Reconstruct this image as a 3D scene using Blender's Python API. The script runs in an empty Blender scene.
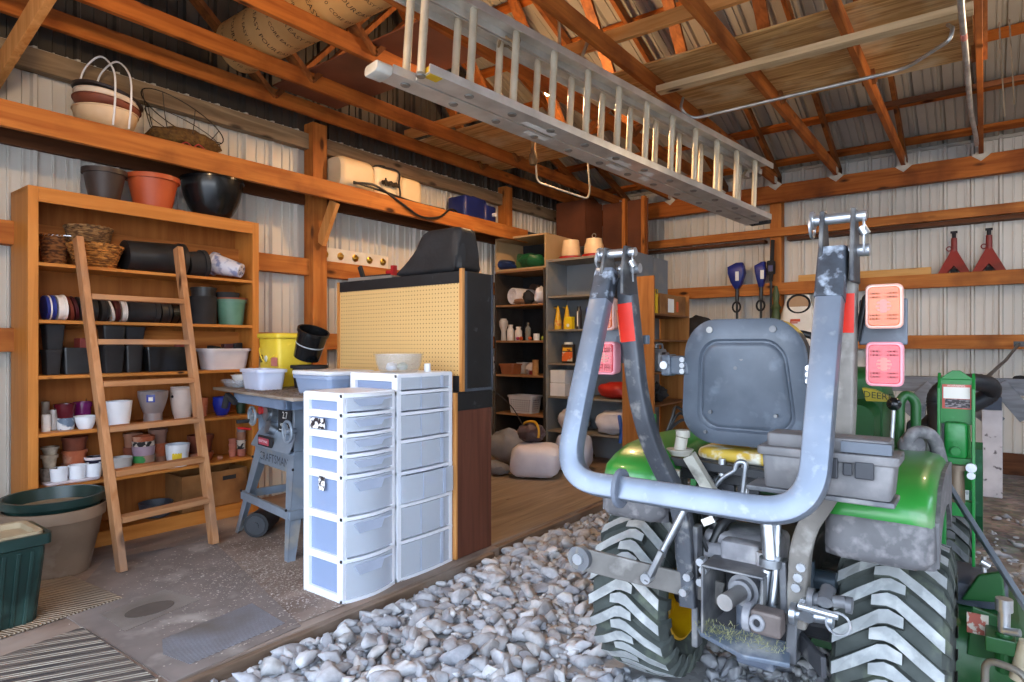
import bpy, bmesh, math, random
import numpy as np
from mathutils import Vector, Matrix, noise
SC=bpy.context.scene; COL=SC.collection
PI=math.pi; R=math.radians
rnd=random.Random(7)
V=Vector
# ---------------------------------------------------------------- camera model (the place is measured from it)
FPX=624.; YAW=R(37.16); HZ=345.; CH=1.27
_f=(-math.sin(YAW),math.cos(YAW)); _r=(math.cos(YAW),math.sin(YAW))
def A(px,py,x=None,y=None,z=None,t=None):
    k=(px-512)/FPX; d=V((_f[0]+_r[0]*k,_f[1]+_r[1]*k,(HZ-py)/FPX))
    if x is not None: t=x/d.x
    elif y is not None: t=y/d.y
    elif z is not None: t=(z-CH)/d.z
    return V((t*d.x,t*d.y,CH+t*d.z))
def depth(p): return p[0]*_f[0]+p[1]*_f[1]
# ---------------------------------------------------------------- mesh builder
class MB:
    def __init__(s): s.v=[]; s.f=[]
    def add(s,vs,fs,M=None):
        o=len(s.v)
        for p in vs:
            p=V(p)
            if M is not None: p=M@p
            s.v.append(p)
        for f in fs: s.f.append([i+o for i in f])
        return s
    def bx(s,x0,x1,y0,y1,z0,z1,M=None):
        vs=[(x0,y0,z0),(x1,y0,z0),(x1,y1,z0),(x0,y1,z0),(x0,y0,z1),(x1,y0,z1),(x1,y1,z1),(x0,y1,z1)]
        return s.add(vs,[(3,2,1,0),(4,5,6,7),(0,1,5,4),(1,2,6,5),(2,3,7,6),(3,0,4,7)],M)
    def box(s,c,d,M=None):
        return s.bx(c[0]-d[0]/2,c[0]+d[0]/2,c[1]-d[1]/2,c[1]+d[1]/2,c[2]-d[2]/2,c[2]+d[2]/2,M)
    def frame(s,p,q,up=(0,0,1)):
        p=V(p);q=V(q);a=(q-p); L=a.length; a=a/L; u=V(up)
        if abs(a.dot(u))>.98: u=V((1,0,0)) if abs(a.x)<.9 else V((0,1,0))
        b=u.cross(a).normalized(); c=a.cross(b)
        return Matrix(((a.x,b.x,c.x,p.x),(a.y,b.y,c.y,p.y),(a.z,b.z,c.z,p.z),(0,0,0,1))),L
    def beam(s,p,q,w,h,up=(0,0,1),ext=0):
        M,L=s.frame(p,q,up); return s.bx(-ext,L+ext,-w/2,w/2,-h/2,h/2,M)
    def cyl(s,p,q,r0,r1=None,n=16,cap=True):
        if r1 is None: r1=r0
        M,L=s.frame(p,q); vs=[];fs=[]
        for k in range(n):
            a=2*PI*k/n; vs.append((0,r0*math.cos(a),r0*math.sin(a)))
        for k in range(n):
            a=2*PI*k/n; vs.append((L,r1*math.cos(a),r1*math.sin(a)))
        for k in range(n): j=(k+1)%n; fs.append((k,j,n+j,n+k))
        if cap: fs.append(tuple(range(n-1,-1,-1))); fs.append(tuple(range(n,2*n)))
        return s.add(vs,fs,M)
    def loft(s,rings,cap0=True,cap1=True,closed=False,M=None):
        n=len(rings[0]); vs=[p for r in rings for p in r]; fs=[]; m=len(rings)
        for i in range(m if closed else m-1):
            a=i*n; b=((i+1)%m)*n
            for k in range(n): j=(k+1)%n; fs.append((a+k,a+j,b+j,b+k))
        if not closed:
            if cap0: fs.append(tuple(range(n-1,-1,-1)))
            if cap1: fs.append(tuple(range((m-1)*n,m*n)))
        return s.add(vs,fs,M)
    def tube(s,pts,r,n=8,closed=False,sec=None,up=(0,0,1)):
        pts=[V(p) for p in pts]; m=len(pts); rings=[]; nrm=None
        for i in range(m):
            if closed: d=pts[(i+1)%m]-pts[i-1]
            elif i==0: d=pts[1]-pts[0]
            elif i==m-1: d=pts[-1]-pts[-2]
            else: d=(pts[i+1]-pts[i]).normalized()+(pts[i]-pts[i-1]).normalized()
            d=d.normalized() if d.length>1e-9 else V((0,0,1))
            if nrm is None:
                u=V(up)
                if abs(d.dot(u))>.95: u=V((1,0,0)) if abs(d.x)<.9 else V((0,1,0))
                nrm=(u-d*u.dot(d)).normalized()
            else:
                w=nrm-d*nrm.dot(d)
                if w.length>1e-6: nrm=w.normalized()
            b=d.cross(nrm)
            rr=r[i] if isinstance(r,(list,tuple)) else r
            if sec: rings.append([pts[i]+nrm*a+b*c for a,c in sec])
            else: rings.append([pts[i]+nrm*rr*math.cos(2*PI*k/n)+b*rr*math.sin(2*PI*k/n) for k in range(n)])
        return s.loft(rings,closed=closed)
    def lathe(s,prof,n=24,M=None,c=(0,0,0)):
        vs=[];fs=[];idx=[]
        for r,z in prof:
            if r<1e-6: idx.append([len(vs)]); vs.append((c[0],c[1],c[2]+z))
            else:
                idx.append(list(range(len(vs),len(vs)+n)))
                vs+= [(c[0]+r*math.cos(2*PI*k/n),c[1]+r*math.sin(2*PI*k/n),c[2]+z) for k in range(n)]
        for a,b in zip(idx,idx[1:]):
            for k in range(n):
                j=(k+1)%n
                if len(a)==1 and len(b)==1: continue
                if len(a)==1: fs.append((a[0],b[j],b[k]))
                elif len(b)==1: fs.append((a[k],a[j],b[0]))
                else: fs.append((a[k],a[j],b[j],b[k]))
        return s.add(vs,fs,M)
    def prism(s,poly,h,M=None):
        n=len(poly); vs=[(x,y,0) for x,y in poly]+[(x,y,h) for x,y in poly]
        fs=[tuple(range(n-1,-1,-1)),tuple(range(n,2*n))]+[(k,(k+1)%n,n+(k+1)%n,n+k) for k in range(n)]
        return s.add(vs,fs,M)
    def blob(s,c,d,seed=0,amp=.15,freq=1.6,nu=20,nv=12,flat=None,M=None,pw=1.0):
        vs=[];fs=[]
        for i in range(nv+1):
            th=PI*i/nv
            for k in range(nu):
                ph=2*PI*k/nu
                p=V((math.sin(th)*math.cos(ph),math.sin(th)*math.sin(ph),math.cos(th)))
                if pw!=1: p=V([math.copysign(abs(q)**pw,q) for q in p])
                e=1+amp*noise.noise(p*freq+V((seed*3.1,seed*1.7,seed)))+.4*amp*noise.noise(p*freq*3+V((seed,0,9)))
                q=V((p.x*e*d[0]/2,p.y*e*d[1]/2,p.z*e*d[2]/2))
                if flat is not None: q.z=max(q.z,flat)
                vs.append(V(c)+q)
        for i in range(nv):
            for k in range(nu): j=(k+1)%nu; fs.append((i*nu+k,(i+1)*nu+k,(i+1)*nu+j,i*nu+j))
        return s.add(vs,fs,M)
def rrect(w,h,r,n=5):
    out=[]
    for cx,cy,a0 in ((w/2-r,h/2-r,0),(-w/2+r,h/2-r,90),(-w/2+r,-h/2+r,180),(w/2-r,-h/2+r,270)):
        for k in range(n+1):
            a=R(a0+90*k/n); out.append((cx+r*math.cos(a),cy+r*math.sin(a)))
    return out
def rbox(mb,c,d,r=.02,e=.01,taper=1.0,M=None,n=4):
    """rounded box standing on z (corner radius r, edge e), taper = bottom size / top size"""
    rings=[]; w,h,H=d
    for z,sh in ((0,e),(e*.3,e*.3),(e,0),(H-e,0),(H-e*.3,e*.3),(H,e)):
        k=taper+(1-taper)*z/H
        rings.append([V((c[0]+x*k,c[1]+y*k,c[2]+z)) for x,y in rrect(w-2*sh,h-2*sh,max(r-sh*.5,.001),n)])
    return mb.loft(rings,M=M)
def tub(mb,c,w,d,H,r=.03,taper=.85,th=.006,rim=.012,n=4,M=None):
    """open box with a lip"""
    rings=[]
    def ring(a,z,k): return [V((c[0]+x*k,c[1]+y*k,c[2]+z)) for x,y in rrect(w-2*a,d-2*a,max(r-a,.002),n)]
    rings.append(ring(0,0,taper)); rings.append(ring(0,H-.02,1-(1-taper)*.06)); rings.append(ring(-rim,H-.02,1)); rings.append(ring(-rim,H,1))
    rings.append(ring(th,H,1)); rings.append(ring(th,th,taper))
    return mb.loft(rings,M=M)
def catmull(pts,k=6,closed=False):
    pts=[V(p) for p in pts]; n=len(pts); out=[]
    for i in range(n if closed else n-1):
        g=lambda j: pts[j%n] if closed else pts[min(max(j,0),n-1)]
        p0,p1,p2,p3=g(i-1),g(i),g(i+1),g(i+2)
        for q in range(k):
            t=q/k; out.append(.5*((2*p1)+(p2-p0)*t+(2*p0-5*p1+4*p2-p3)*t*t+(3*p1-p0-3*p2+p3)*t**3))
    if not closed: out.append(pts[-1])
    return out
def fillet(pts,r,k=6):
    pts=[V(p) for p in pts]; out=[pts[0]]
    for a,b,c in zip(pts,pts[1:],pts[2:]):
        u=(a-b); w=(c-b); rr=min(r,u.length*.49,w.length*.49); p=b+u.normalized()*rr; q=b+w.normalized()*rr
        for i in range(k+1):
            t=i/k; out.append((1-t)**2*p+2*t*(1-t)*b+t*t*q)
    out.append(pts[-1]); return out
# ---------------------------------------------------------------- linking
def root_of(o):
    while o.parent: o=o.parent
    return o
def O(name,mb,mat,parent=None,label=None,cat=None,group=None,kind=None,loc=None,rot=None,smooth=None,bev=0,local=False,sub=0):
    me=bpy.data.meshes.new(name)
    vs=mb.v
    if parent is not None and not local:
        inv=root_of(parent).matrix_basis.inverted(); vs=[inv@p for p in vs]
    elif parent is None and loc is not None and not local:
        L=V(loc); vs=[p-L for p in vs]
    me.from_pydata([tuple(p) for p in vs],[],mb.f); me.update()
    bm=bmesh.new(); bm.from_mesh(me); bmesh.ops.recalc_face_normals(bm,faces=bm.faces); bm.to_mesh(me); bm.free()
    if smooth is not None:
        me.shade_smooth(); me.set_sharp_from_angle(angle=R(smooth))
    o=bpy.data.objects.new(name,me); COL.objects.link(o)
    if isinstance(mat,(list,tuple)):
        for m in mat: me.materials.append(m)
    else: me.materials.append(mat)
    if parent is not None: o.parent=parent
    if loc is not None: o.location=loc
    if rot is not None: o.rotation_euler=rot
    if bev:
        b=o.modifiers.new('bevel','BEVEL'); b.width=bev; b.segments=2; b.limit_method='ANGLE'; b.angle_limit=R(40)
    if sub:
        b=o.modifiers.new('sub','SUBSURF'); b.levels=sub; b.render_levels=sub
    if label: o['label']=label
    if cat: o['category']=cat
    if group: o['group']=group
    if kind: o['kind']=kind
    return o
def T(name,label,cat,loc=(0,0,0),rotz=0,group=None,kind=None):
    o=bpy.data.objects.new(name,None); COL.objects.link(o); o.empty_display_size=.05
    o.matrix_basis=Matrix.Translation(V(loc))@Matrix.Rotation(rotz,4,'Z')
    if label: o['label']=label
    if cat: o['category']=cat
    if group: o['group']=group
    if kind: o['kind']=kind
    return o
def dup(src,loc,rotz=None,label=None,group=None):
    def cp(o,par):
        c=o.copy(); COL.objects.link(c)
        if par is not None: c.parent=par
        for ch in list(o.children): cp(ch,c)
        return c
    c=cp(src,None); c.location=loc
    if rotz is not None: c.rotation_euler=(0,0,rotz)
    if label: c['label']=label
    if group: c['group']=group
    return c
def text_mb(s,size,align='CENTER'):
    cu=bpy.data.curves.new('txt','FONT'); cu.body=s; cu.size=size; cu.align_x=align; cu.align_y='CENTER'; cu.resolution_u=2
    ob=bpy.data.objects.new('txt',cu); COL.objects.link(ob)
    dg=bpy.context.evaluated_depsgraph_get(); me=bpy.data.meshes.new_from_object(ob.evaluated_get(dg))
    vs=[v.co.copy() for v in me.vertices]; fs=[list(p.vertices) for p in me.polygons]
    bpy.data.objects.remove(ob); bpy.data.curves.remove(cu); bpy.data.meshes.remove(me)
    return vs,fs
# ---------------------------------------------------------------- materials
def lin(h):
    h=h.lstrip('#'); c=[int(h[i:i+2],16)/255 for i in (0,2,4)]
    return tuple((x/12.92 if x<=.04045 else ((x+.055)/1.055)**2.4) for x in c)+(1,)
_mats={}
def newmat(name):
    m=bpy.data.materials.new(name); m.use_nodes=True; nt=m.node_tree
    return m,nt,nt.nodes,nt.links,nt.nodes['Principled BSDF']
def PM(name,c1,c2=None,rough=.6,metal=0,scale=6,stretch=(1,1,1),bump=0,detail=4,lo=.35,hi=.65,spec=None,dist=0,wear=None,wscale=3,wlo=.55,whi=.7,bscale=None,trans=0,alpha=1,coord='Object',emit=None,coat=0):
    if name in _mats: return _mats[name]
    m,nt,N,L,B=newmat(name)
    c1=lin(c1) if isinstance(c1,str) else c1
    c2=(lin(c2) if isinstance(c2,str) else c2) if c2 else tuple(x*.75 for x in c1[:3])+(1,)
    tc=N.new('ShaderNodeTexCoord'); mp=N.new('ShaderNodeMapping'); mp.inputs['Scale'].default_value=stretch
    L.new(tc.outputs[coord],mp.inputs[0])
    nz=N.new('ShaderNodeTexNoise'); nz.inputs['Scale'].default_value=scale; nz.inputs['Detail'].default_value=detail; nz.inputs['Distortion'].default_value=dist
    L.new(mp.outputs[0],nz.inputs['Vector'])
    rp=N.new('ShaderNodeValToRGB'); rp.color_ramp.elements[0].position=lo; rp.color_ramp.elements[1].position=hi
    rp.color_ramp.elements[0].color=c1; rp.color_ramp.elements[1].color=c2
    L.new(nz.outputs['Fac'],rp.inputs[0]); out=rp.outputs[0]
    if wear:
        n2=N.new('ShaderNodeTexNoise'); n2.inputs['Scale'].default_value=wscale; n2.inputs['Detail'].default_value=8
        L.new(tc.outputs[coord],n2.inputs['Vector'])
        r2=N.new('ShaderNodeValToRGB'); r2.color_ramp.elements[0].position=wlo; r2.color_ramp.elements[1].position=whi
        L.new(n2.outputs['Fac'],r2.inputs[0])
        mx=N.new('ShaderNodeMix'); mx.data_type='RGBA'; L.new(r2.outputs[0],mx.inputs['Factor']); L.new(out,mx.inputs['A'])
        mx.inputs['B'].default_value=lin(wear); out=mx.outputs['Result']
    L.new(out,B.inputs['Base Color']); B.inputs['Roughness'].default_value=rough; B.inputs['Metallic'].default_value=metal
    if spec is not None: B.inputs['Specular IOR Level'].default_value=spec
    if trans: B.inputs['Transmission Weight'].default_value=trans
    if alpha<1: B.inputs['Alpha'].default_value=alpha
    if coat: B.inputs['Coat Weight'].default_value=coat
    if emit: B.inputs['Emission Color'].default_value=lin(emit[0]); B.inputs['Emission Strength'].default_value=emit[1]
    if bump:
        bp=N.new('ShaderNodeBump'); bp.inputs['Strength'].default_value=bump; bp.inputs['Distance'].default_value=.01
        src=nz
        if bscale:
            src=N.new('ShaderNodeTexNoise'); src.inputs['Scale'].default_value=bscale; src.inputs['Detail'].default_value=6; L.new(mp.outputs[0],src.inputs['Vector'])
        L.new(src.outputs['Fac'],bp.inputs['Height']); L.new(bp.outputs[0],B.inputs['Normal'])
    _mats[name]=m; return m
def WOOD(name,c1,c2,axis='x',rough=.65,knots='#3a1c0a',scale=1,kd=.075,dirt=None,rotz=0):
    key=name+axis+str(rotz)
    if key in _mats: return _mats[key]
    m,nt,N,L,B=newmat(key)
    tc=N.new('ShaderNodeTexCoord'); mp=N.new('ShaderNodeMapping')
    st={'x':(.5,7,7),'y':(7,.5,7),'z':(7,7,.5)}[axis]
    mp.inputs['Scale'].default_value=tuple(q*scale for q in st); L.new(tc.outputs['Object'],mp.inputs[0])
    nz=N.new('ShaderNodeTexNoise'); nz.inputs['Scale'].default_value=3; nz.inputs['Detail'].default_value=6; nz.inputs['Distortion'].default_value=.8; L.new(mp.outputs[0],nz.inputs['Vector'])
    rp=N.new('ShaderNodeValToRGB'); rp.color_ramp.elements[0].position=.3; rp.color_ramp.elements[1].position=.68
    rp.color_ramp.elements[0].color=lin(c2); rp.color_ramp.elements[1].color=lin(c1); L.new(nz.outputs['Fac'],rp.inputs[0])
    out=rp.outputs[0]
    mp2=N.new('ShaderNodeMapping'); sc={'x':(2.2,6,6),'y':(6,2.2,6),'z':(6,6,2.2)}[axis]; mp2.inputs['Scale'].default_value=sc; L.new(tc.outputs['Object'],mp2.inputs[0])
    vo=N.new('ShaderNodeTexVoronoi'); vo.inputs['Scale'].default_value=1.0; L.new(mp2.outputs[0],vo.inputs['Vector'])
    r3=N.new('ShaderNodeValToRGB'); r3.color_ramp.elements[0].position=kd; r3.color_ramp.elements[1].position=kd*2.2
    r3.color_ramp.elements[0].color=(1,1,1,1); r3.color_ramp.elements[1].color=(0,0,0,1); L.new(vo.outputs['Distance'],r3.inputs[0])
    mx=N.new('ShaderNodeMix'); mx.data_type='RGBA'; L.new(r3.outputs[0],mx.inputs['Factor']); L.new(out,mx.inputs['A']); mx.inputs['B'].default_value=lin(knots); out=mx.outputs['Result']
    if dirt:
        n2=N.new('ShaderNodeTexNoise'); n2.inputs['Scale'].default_value=2.5; n2.inputs['Detail'].default_value=8; L.new(tc.outputs['Object'],n2.inputs['Vector'])
        r2=N.new('ShaderNodeValToRGB'); r2.color_ramp.elements[0].position=.5; r2.color_ramp.elements[1].position=.75; L.new(n2.outputs['Fac'],r2.inputs[0])
        m2=N.new('ShaderNodeMix'); m2.data_type='RGBA'; L.new(r2.outputs[0],m2.inputs['Factor']); L.new(out,m2.inputs['A']); m2.inputs['B'].default_value=lin(dirt); out=m2.outputs['Result']
    L.new(out,B.inputs['Base Color']); B.inputs['Roughness'].default_value=rough; B.inputs['Specular IOR Level'].default_value=.25
    bp=N.new('ShaderNodeBump'); bp.inputs['Strength'].default_value=.25; bp.inputs['Distance'].default_value=.004; L.new(nz.outputs['Fac'],bp.inputs['Height']); L.new(bp.outputs[0],B.inputs['Normal'])
    _mats[key]=m; return m
def timber(a): return WOOD('timber','#c07a3a','#9a5522',a,dirt='#6e3c1a')
def rafterw(a): return WOOD('rafterw','#b96b2c','#8a4518',a,dirt='#6a3212')
def pine(a): return WOOD('pine','#d3975a','#b47436',a)
def graywood(a): return WOOD('graywood','#9a8468','#6f5c46',a,knots='#40342a')
def birch(a): return WOOD('birch','#c88440','#b06c2c',a,kd=.03,rough=.45)
def SEE(name,c,fac=.5,rough=.3):
    """see-through plastic: part of the light goes straight through"""
    if name in _mats: return _mats[name]
    m,nt,N,L,B=newmat(name); B.inputs['Base Color'].default_value=lin(c); B.inputs['Roughness'].default_value=rough
    tr=N.new('ShaderNodeBsdfTransparent'); tr.inputs[0].default_value=(.95,.97,1,1); mx=N.new('ShaderNodeMixShader'); mx.inputs[0].default_value=fac
    L.new(B.outputs[0],mx.inputs[1]); L.new(tr.outputs[0],mx.inputs[2]); L.new(mx.outputs[0],N['Material Output'].inputs[0])
    _mats[name]=m; return m
BLACKP=PM('black_plastic','#1b1c1e','#26272a',rough=.38,scale=9)
BLACKM=PM('black_matte','#17171a','#222226',rough=.8,scale=9)
WHITEP=PM('white_plastic','#e6e8ee','#d6dae2',rough=.4,scale=6)
CREAM=PM('cream_plastic','#e2c8a6','#d4b48e',rough=.45,scale=6)
TERRA=PM('terracotta','#b5603a','#984a2a',rough=.8,scale=14,wear='#c99a80',wscale=9)
STEEL=PM('steel','#b8bcc2','#8f9399',rough=.35,metal=.9,scale=12)
GALV=PM('galvanised','#c3c6c8','#a3a7aa',rough=.42,metal=.85,scale=14)
ALU=PM('aluminium','#c9c6bd','#aaa69c',rough=.35,metal=.85,scale=5,stretch=(1,1,1))
# ================================================================ camera, world, lights
cam=bpy.data.cameras.new('camera'); co=bpy.data.objects.new('camera',cam); COL.objects.link(co)
co.location=(0,0,CH); co.rotation_euler=(PI/2,0,YAW); cam.sensor_width=36; cam.lens=FPX/1024*36; cam.shift_y=(HZ-341)/1024; cam.clip_start=.02
SC.camera=co
w=bpy.data.worlds.new('sky'); SC.world=w; w.use_nodes=True; wn=w.node_tree.nodes; wl=w.node_tree.links
bg=wn['Background']; tc=wn.new('ShaderNodeTexCoord'); sx=wn.new('ShaderNodeSeparateXYZ'); wl.new(tc.outputs['Generated'],sx.inputs[0])
rp=wn.new('ShaderNodeValToRGB'); rp.color_ramp.elements[0].position=.45; rp.color_ramp.elements[1].position=.8
rp.color_ramp.elements[0].color=(.86,.92,1,1); rp.color_ramp.elements[1].color=(.55,.74,1,1)
ma=wn.new('ShaderNodeMapRange'); ma.inputs[1].default_value=-1; wl.new(sx.outputs[2],ma.inputs[0]); wl.new(ma.outputs[0],rp.inputs[0]); wl.new(rp.outputs[0],bg.inputs[0])
bg.inputs[1].default_value=4.2
SC.view_settings.view_transform='Standard'; SC.view_settings.look='None'; SC.view_settings.exposure=0.75; SC.view_settings.gamma=1; SC.view_settings.use_curve_mapping=False
SC.cycles.max_bounces=8; SC.cycles.diffuse_bounces=5; SC.cycles.transparent_max_bounces=24
# ================================================================ the shed
WX=-4.66; WY=7.93; HEEL=(.05,7.95); RIDGE=4.0; PITCH=.36; CHZ=3.15
def roofz(y): return 3.22+PITCH*(min(y,8-y)-.05)
def corr(n0,n1,pitch=.229,h=.03):
    out=[]; a=n0
    while a<n1:
        for d,q in ((0,0),(.070,0),(.073,.013),(.083,.013),(.086,0),(.143,0),(.146,.013),(.156,.013),(.159,0),(.185,0),(.197,h),(.217,h),(.229,0)):
            if n0<=a+d<=n1: out.append((a+d,q))
        a+=pitch
    return out
def wall_metal(lo,up): 
    return PM('wall_metal','#d0ccc4','#c4c0b8',rough=.45,metal=0,scale=1.2,bump=.05,wear='#a0968a',wscale=1.4,wlo=.6,whi=.85)
WM=wall_metal(0,0)
mb=MB(); pr=corr(-.3,WY); vs=[];fs=[]
for y,q in pr: vs+= [(WX+q,y,-.05),(WX+q,y,3.1)]
for i in range(len(pr)-1): fs.append((2*i,2*i+2,2*i+3,2*i+1))
mb.add(vs,fs); o=O('wall_left',mb,WM,kind='structure',label='pale corrugated metal wall on the left',cat='wall')
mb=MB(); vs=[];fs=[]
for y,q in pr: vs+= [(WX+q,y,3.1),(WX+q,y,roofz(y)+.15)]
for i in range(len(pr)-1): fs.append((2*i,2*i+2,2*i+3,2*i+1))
mb.add(vs,fs); O('wall_gable',mb,PM('gable_attic_shade','#3f3a36','#4c4741',rough=.45,metal=.3,scale=3),kind='structure',label='metal gable above the left wall, coloured dark for the attic shade',cat='wall')  # the darkness of the attic is put into this wall's colour
mb=MB(); pr=corr(WX,5.0); vs=[];fs=[]
for x,q in pr: vs+= [(x,WY-q,-.05),(x,WY-q,3.35)]
for i in range(len(pr)-1): fs.append((2*i,2*i+2,2*i+3,2*i+1))
mb.add(vs,fs); O('wall_back',mb,WM,kind='structure',label='pale corrugated metal wall at the back',cat='wall')
RM=PM('roof_metal','#a9a49a','#9a958c',rough=.5,scale=1.5)
mb=MB(); pr=corr(WX,5.0)
for y0,y1 in ((-.35,4.0),(4.0,8.3)):
    vs=[];fs=[]
    for x,q in pr: vs+= [(x,y0,roofz(y0)+.13+q),(x,y1,roofz(y1)+.13+q)]
    for i in range(len(pr)-1): fs.append((2*i,2*i+2,2*i+3,2*i+1))
    mb.add(vs,fs)
O('ceiling',mb,RM,kind='structure',label='grey corrugated metal roof underside',cat='ceiling')
# front wall around the open door, unseen; shaped to keep daylight off the rafters
mb=MB(); mb.bx(WX,5.0,-.5,-.42,2.5,3.3); mb.bx(WX,-3.2,-.5,-.42,-.05,2.5); O('wall_front',mb,WM,kind='structure',label='unseen front wall around the open garage door',cat='wall')
mb=MB(); mb.bx(WX,5.0,WY-.03,WY+.4,3.33,3.36); mb.bx(WX,5,WY+.012,WY+.03,3.1,3.6); O('trim_3',mb,RM,kind='structure')
mb=MB(); mb.bx(5.0,5.06,-.5,WY+.4,-.05,3.3); O('wall_right',mb,WM,kind='structure',label='far right metal wall outside the view',cat='wall')  # unseen wall, put in to keep the sun from entering sideways
sl=bpy.data.lights.new('sun','SUN'); sl.energy=4.5; sl.angle=.01; sl.color=(.95,.97,1); so=bpy.data.objects.new('sun',sl); COL.objects.link(so); so.rotation_euler=V((-1,-.35,-.95)).to_track_quat('-Z','Y').to_euler()
# ground
def ground_mat():
    m,nt,N,L,B=newmat('ground'); tc=N.new('ShaderNodeTexCoord')
    nz=N.new('ShaderNodeTexNoise'); nz.inputs['Scale'].default_value=5; nz.inputs['Detail'].default_value=10; L.new(tc.outputs['Object'],nz.inputs['Vector'])
    rp=N.new('ShaderNodeValToRGB'); e=rp.color_ramp.elements; e[0].position=.3; e[1].position=.7; e[0].color=lin('#5d4a3e'); e[1].color=lin('#a08d80'); L.new(nz.outputs['Fac'],rp.inputs[0])
    vo=N.new('ShaderNodeTexVoronoi'); vo.inputs['Scale'].default_value=28; L.new(tc.outputs['Object'],vo.inputs['Vector'])
    mx=N.new('ShaderNodeMix'); mx.data_type='RGBA'; mx.blend_type='OVERLAY'; mx.inputs['Factor'].default_value=.35; L.new(rp.outputs[0],mx.inputs['A']); L.new(vo.outputs['Color'],mx.inputs['B'])
    hs=N.new('ShaderNodeHueSaturation'); hs.inputs['Saturation'].default_value=.45; L.new(mx.outputs['Result'],hs.inputs['Color'])
    sp=N.new('ShaderNodeSeparateXYZ'); L.new(tc.outputs['Object'],sp.inputs[0]); mr=N.new('ShaderNodeMapRange'); mr.inputs[1].default_value=3.6; mr.inputs[2].default_value=5.2; L.new(sp.outputs[1],mr.inputs[0])
    gm=N.new('ShaderNodeMix'); gm.data_type='RGBA'; L.new(mr.outputs[0],gm.inputs['Factor']); L.new(hs.outputs[0],gm.inputs['B']); r5=N.new('ShaderNodeValToRGB'); r5.color_ramp.elements[0].color=lin('#8d8a88'); r5.color_ramp.elements[1].color=lin('#b0acaa'); L.new(vo.outputs['Color'],r5.inputs[0]); L.new(r5.outputs[0],gm.inputs['A'])
    L.new(gm.outputs['Result'],B.inputs['Base Color']); B.inputs['Roughness'].default_value=.95
    bp=N.new('ShaderNodeBump'); bp.inputs['Strength'].default_value=.8; bp.inputs['Distance'].default_value=.03; L.new(nz.outputs['Fac'],bp.inputs['Height']); L.new(bp.outputs[0],B.inputs['Normal'])
    return m
mb=MB(); mb.bx(-12,12,-14,12,-.2,-.015); O('ground',mb,ground_mat(),kind='structure',label='bare dirt and stone ground under the shed',cat='ground')
# raised board floor
FX=-2.36
OSB=PM('osb_floor','#948073','#77655a',rough=.85,scale=9,stretch=(1,.35,1),detail=8,wear='#a39489',wscale=2.0,wlo=.45,whi=.75,bump=.2)
mb=MB(); mb.bx(WX+.02,FX,-.2,2.98,-.02,.038); mb.bx(WX+.02,FX-.05,2.98,WY-.02,-.02,.04)
O('floor',mb,OSB,kind='structure',label='worn raised board floor along the left side',cat='floor')
EDGE=WOOD('edge','#8a7462','#5e4a3c','y',dirt='#9d9188')
mb=MB(); mb.bx(FX,FX+.035,-.2,2.9,-.02,.033); mb.bx(FX-.05,FX-.01,2.99,6.0,-.02,.035); O('trim_1',mb,EDGE,kind='structure',bev=.003,label='timber edge of the raised floor',cat='trim')
# posts, girts, plates
TY,TX,TZ=timber('y'),timber('x'),timber('z')
def post(x0,x1,y0,y1,z1,m=None):
    mb=MB(); mb.bx(x0,x1,y0,y1,0,z1); return O('post',mb,m or TZ,kind='structure',bev=.004,label='square timber wall post',cat='post')
post(WX+.03,WX+.17,.86,1.0,3.15,WOOD('darkpost','#6a3f22','#4a2812','z')); post(WX+.03,WX+.16,3.17,3.31,3.15); post(WX+.03,WX+.15,5.83,5.96,3.15); post(-2.04,-1.91,WY-.16,WY-.02,3.0); post(.6,.73,WY-.16,WY-.02,3.0)
for z0,z1 in ((1.23,1.37),(1.86,2.0)):
    mb=MB(); mb.bx(WX+.02,WX+.11,-.2,3.17,z0,z1); mb.bx(WX+.02,WX+.11,3.31,WY-.2,z0,z1); O('wall_girt',mb,TY,kind='structure',bev=.003)
    mb=MB(); mb.bx(WX+.1,4.5,WY-.22,WY-.161,z0,z1); mb.bx(WX+.1,4.5,WY-.161,WY-.02,z1-.03,z1); O('wall_girt',mb,TX,kind='structure',bev=.003)
mb=MB(); mb.bx(WX+.1,4.5,WY-.22,WY-.161,2.545,2.645); O('wall_girt',mb,TX,kind='structure',bev=.003)
mb=MB(); mb.bx(WX+.1,-2.1,WY-.16,WY-.02,2.5,2.53); mb.bx(-1.85,4.5,WY-.16,WY-.02,2.5,2.54); O('wall_girt',mb,WOOD('darkpost','#6a3f22','#4a2812','x'),kind='structure')
mb=MB(); mb.bx(WX+.12,4.5,WY-.25,WY-.161,2.94,3.145); O('header_beam',mb,rafterw('x'),kind='structure',bev=.004)
mb=MB(); mb.bx(WX+.02,WX+.1,-.2,WY-.3,2.93,3.06); O('trim_2',mb,graywood('y'),kind='structure',bev=.003)
# front beam of the high shelf and its back rail + plank
SB=A(0,98.5,x=-4.25)
mb=MB(); mb.bx(-4.28,-4.24,.5,5.9,2.46,2.605); O('shelf_beam',mb,TY,kind='structure',bev=.003)
mb=MB(); mb.bx(WX+.02,WX+.06,-.1,3.16,2.46,2.59); mb.bx(WX+.02,WX+.06,3.32,6.6,2.46,2.59); O('wall_girt',mb,WOOD('darkpost','#6a3f22','#4a2812','y'),kind='structure')
mb=MB(); mb.bx(WX+.07,-4.285,.5,3.165,2.57,2.606); mb.bx(WX+.165,-4.285,3.165,3.315,2.57,2.606); mb.bx(WX+.07,-4.285,3.315,5.82,2.57,2.606); mb.bx(WX+.16,-4.285,5.82,5.97,2.57,2.606); mb.bx(WX+.07,-4.285,5.97,6.6,2.57,2.606)
O('shelf_deck',mb,PM('blue_tarp','#2c3a55','#1d2638',rough=.7),kind='structure')
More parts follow.
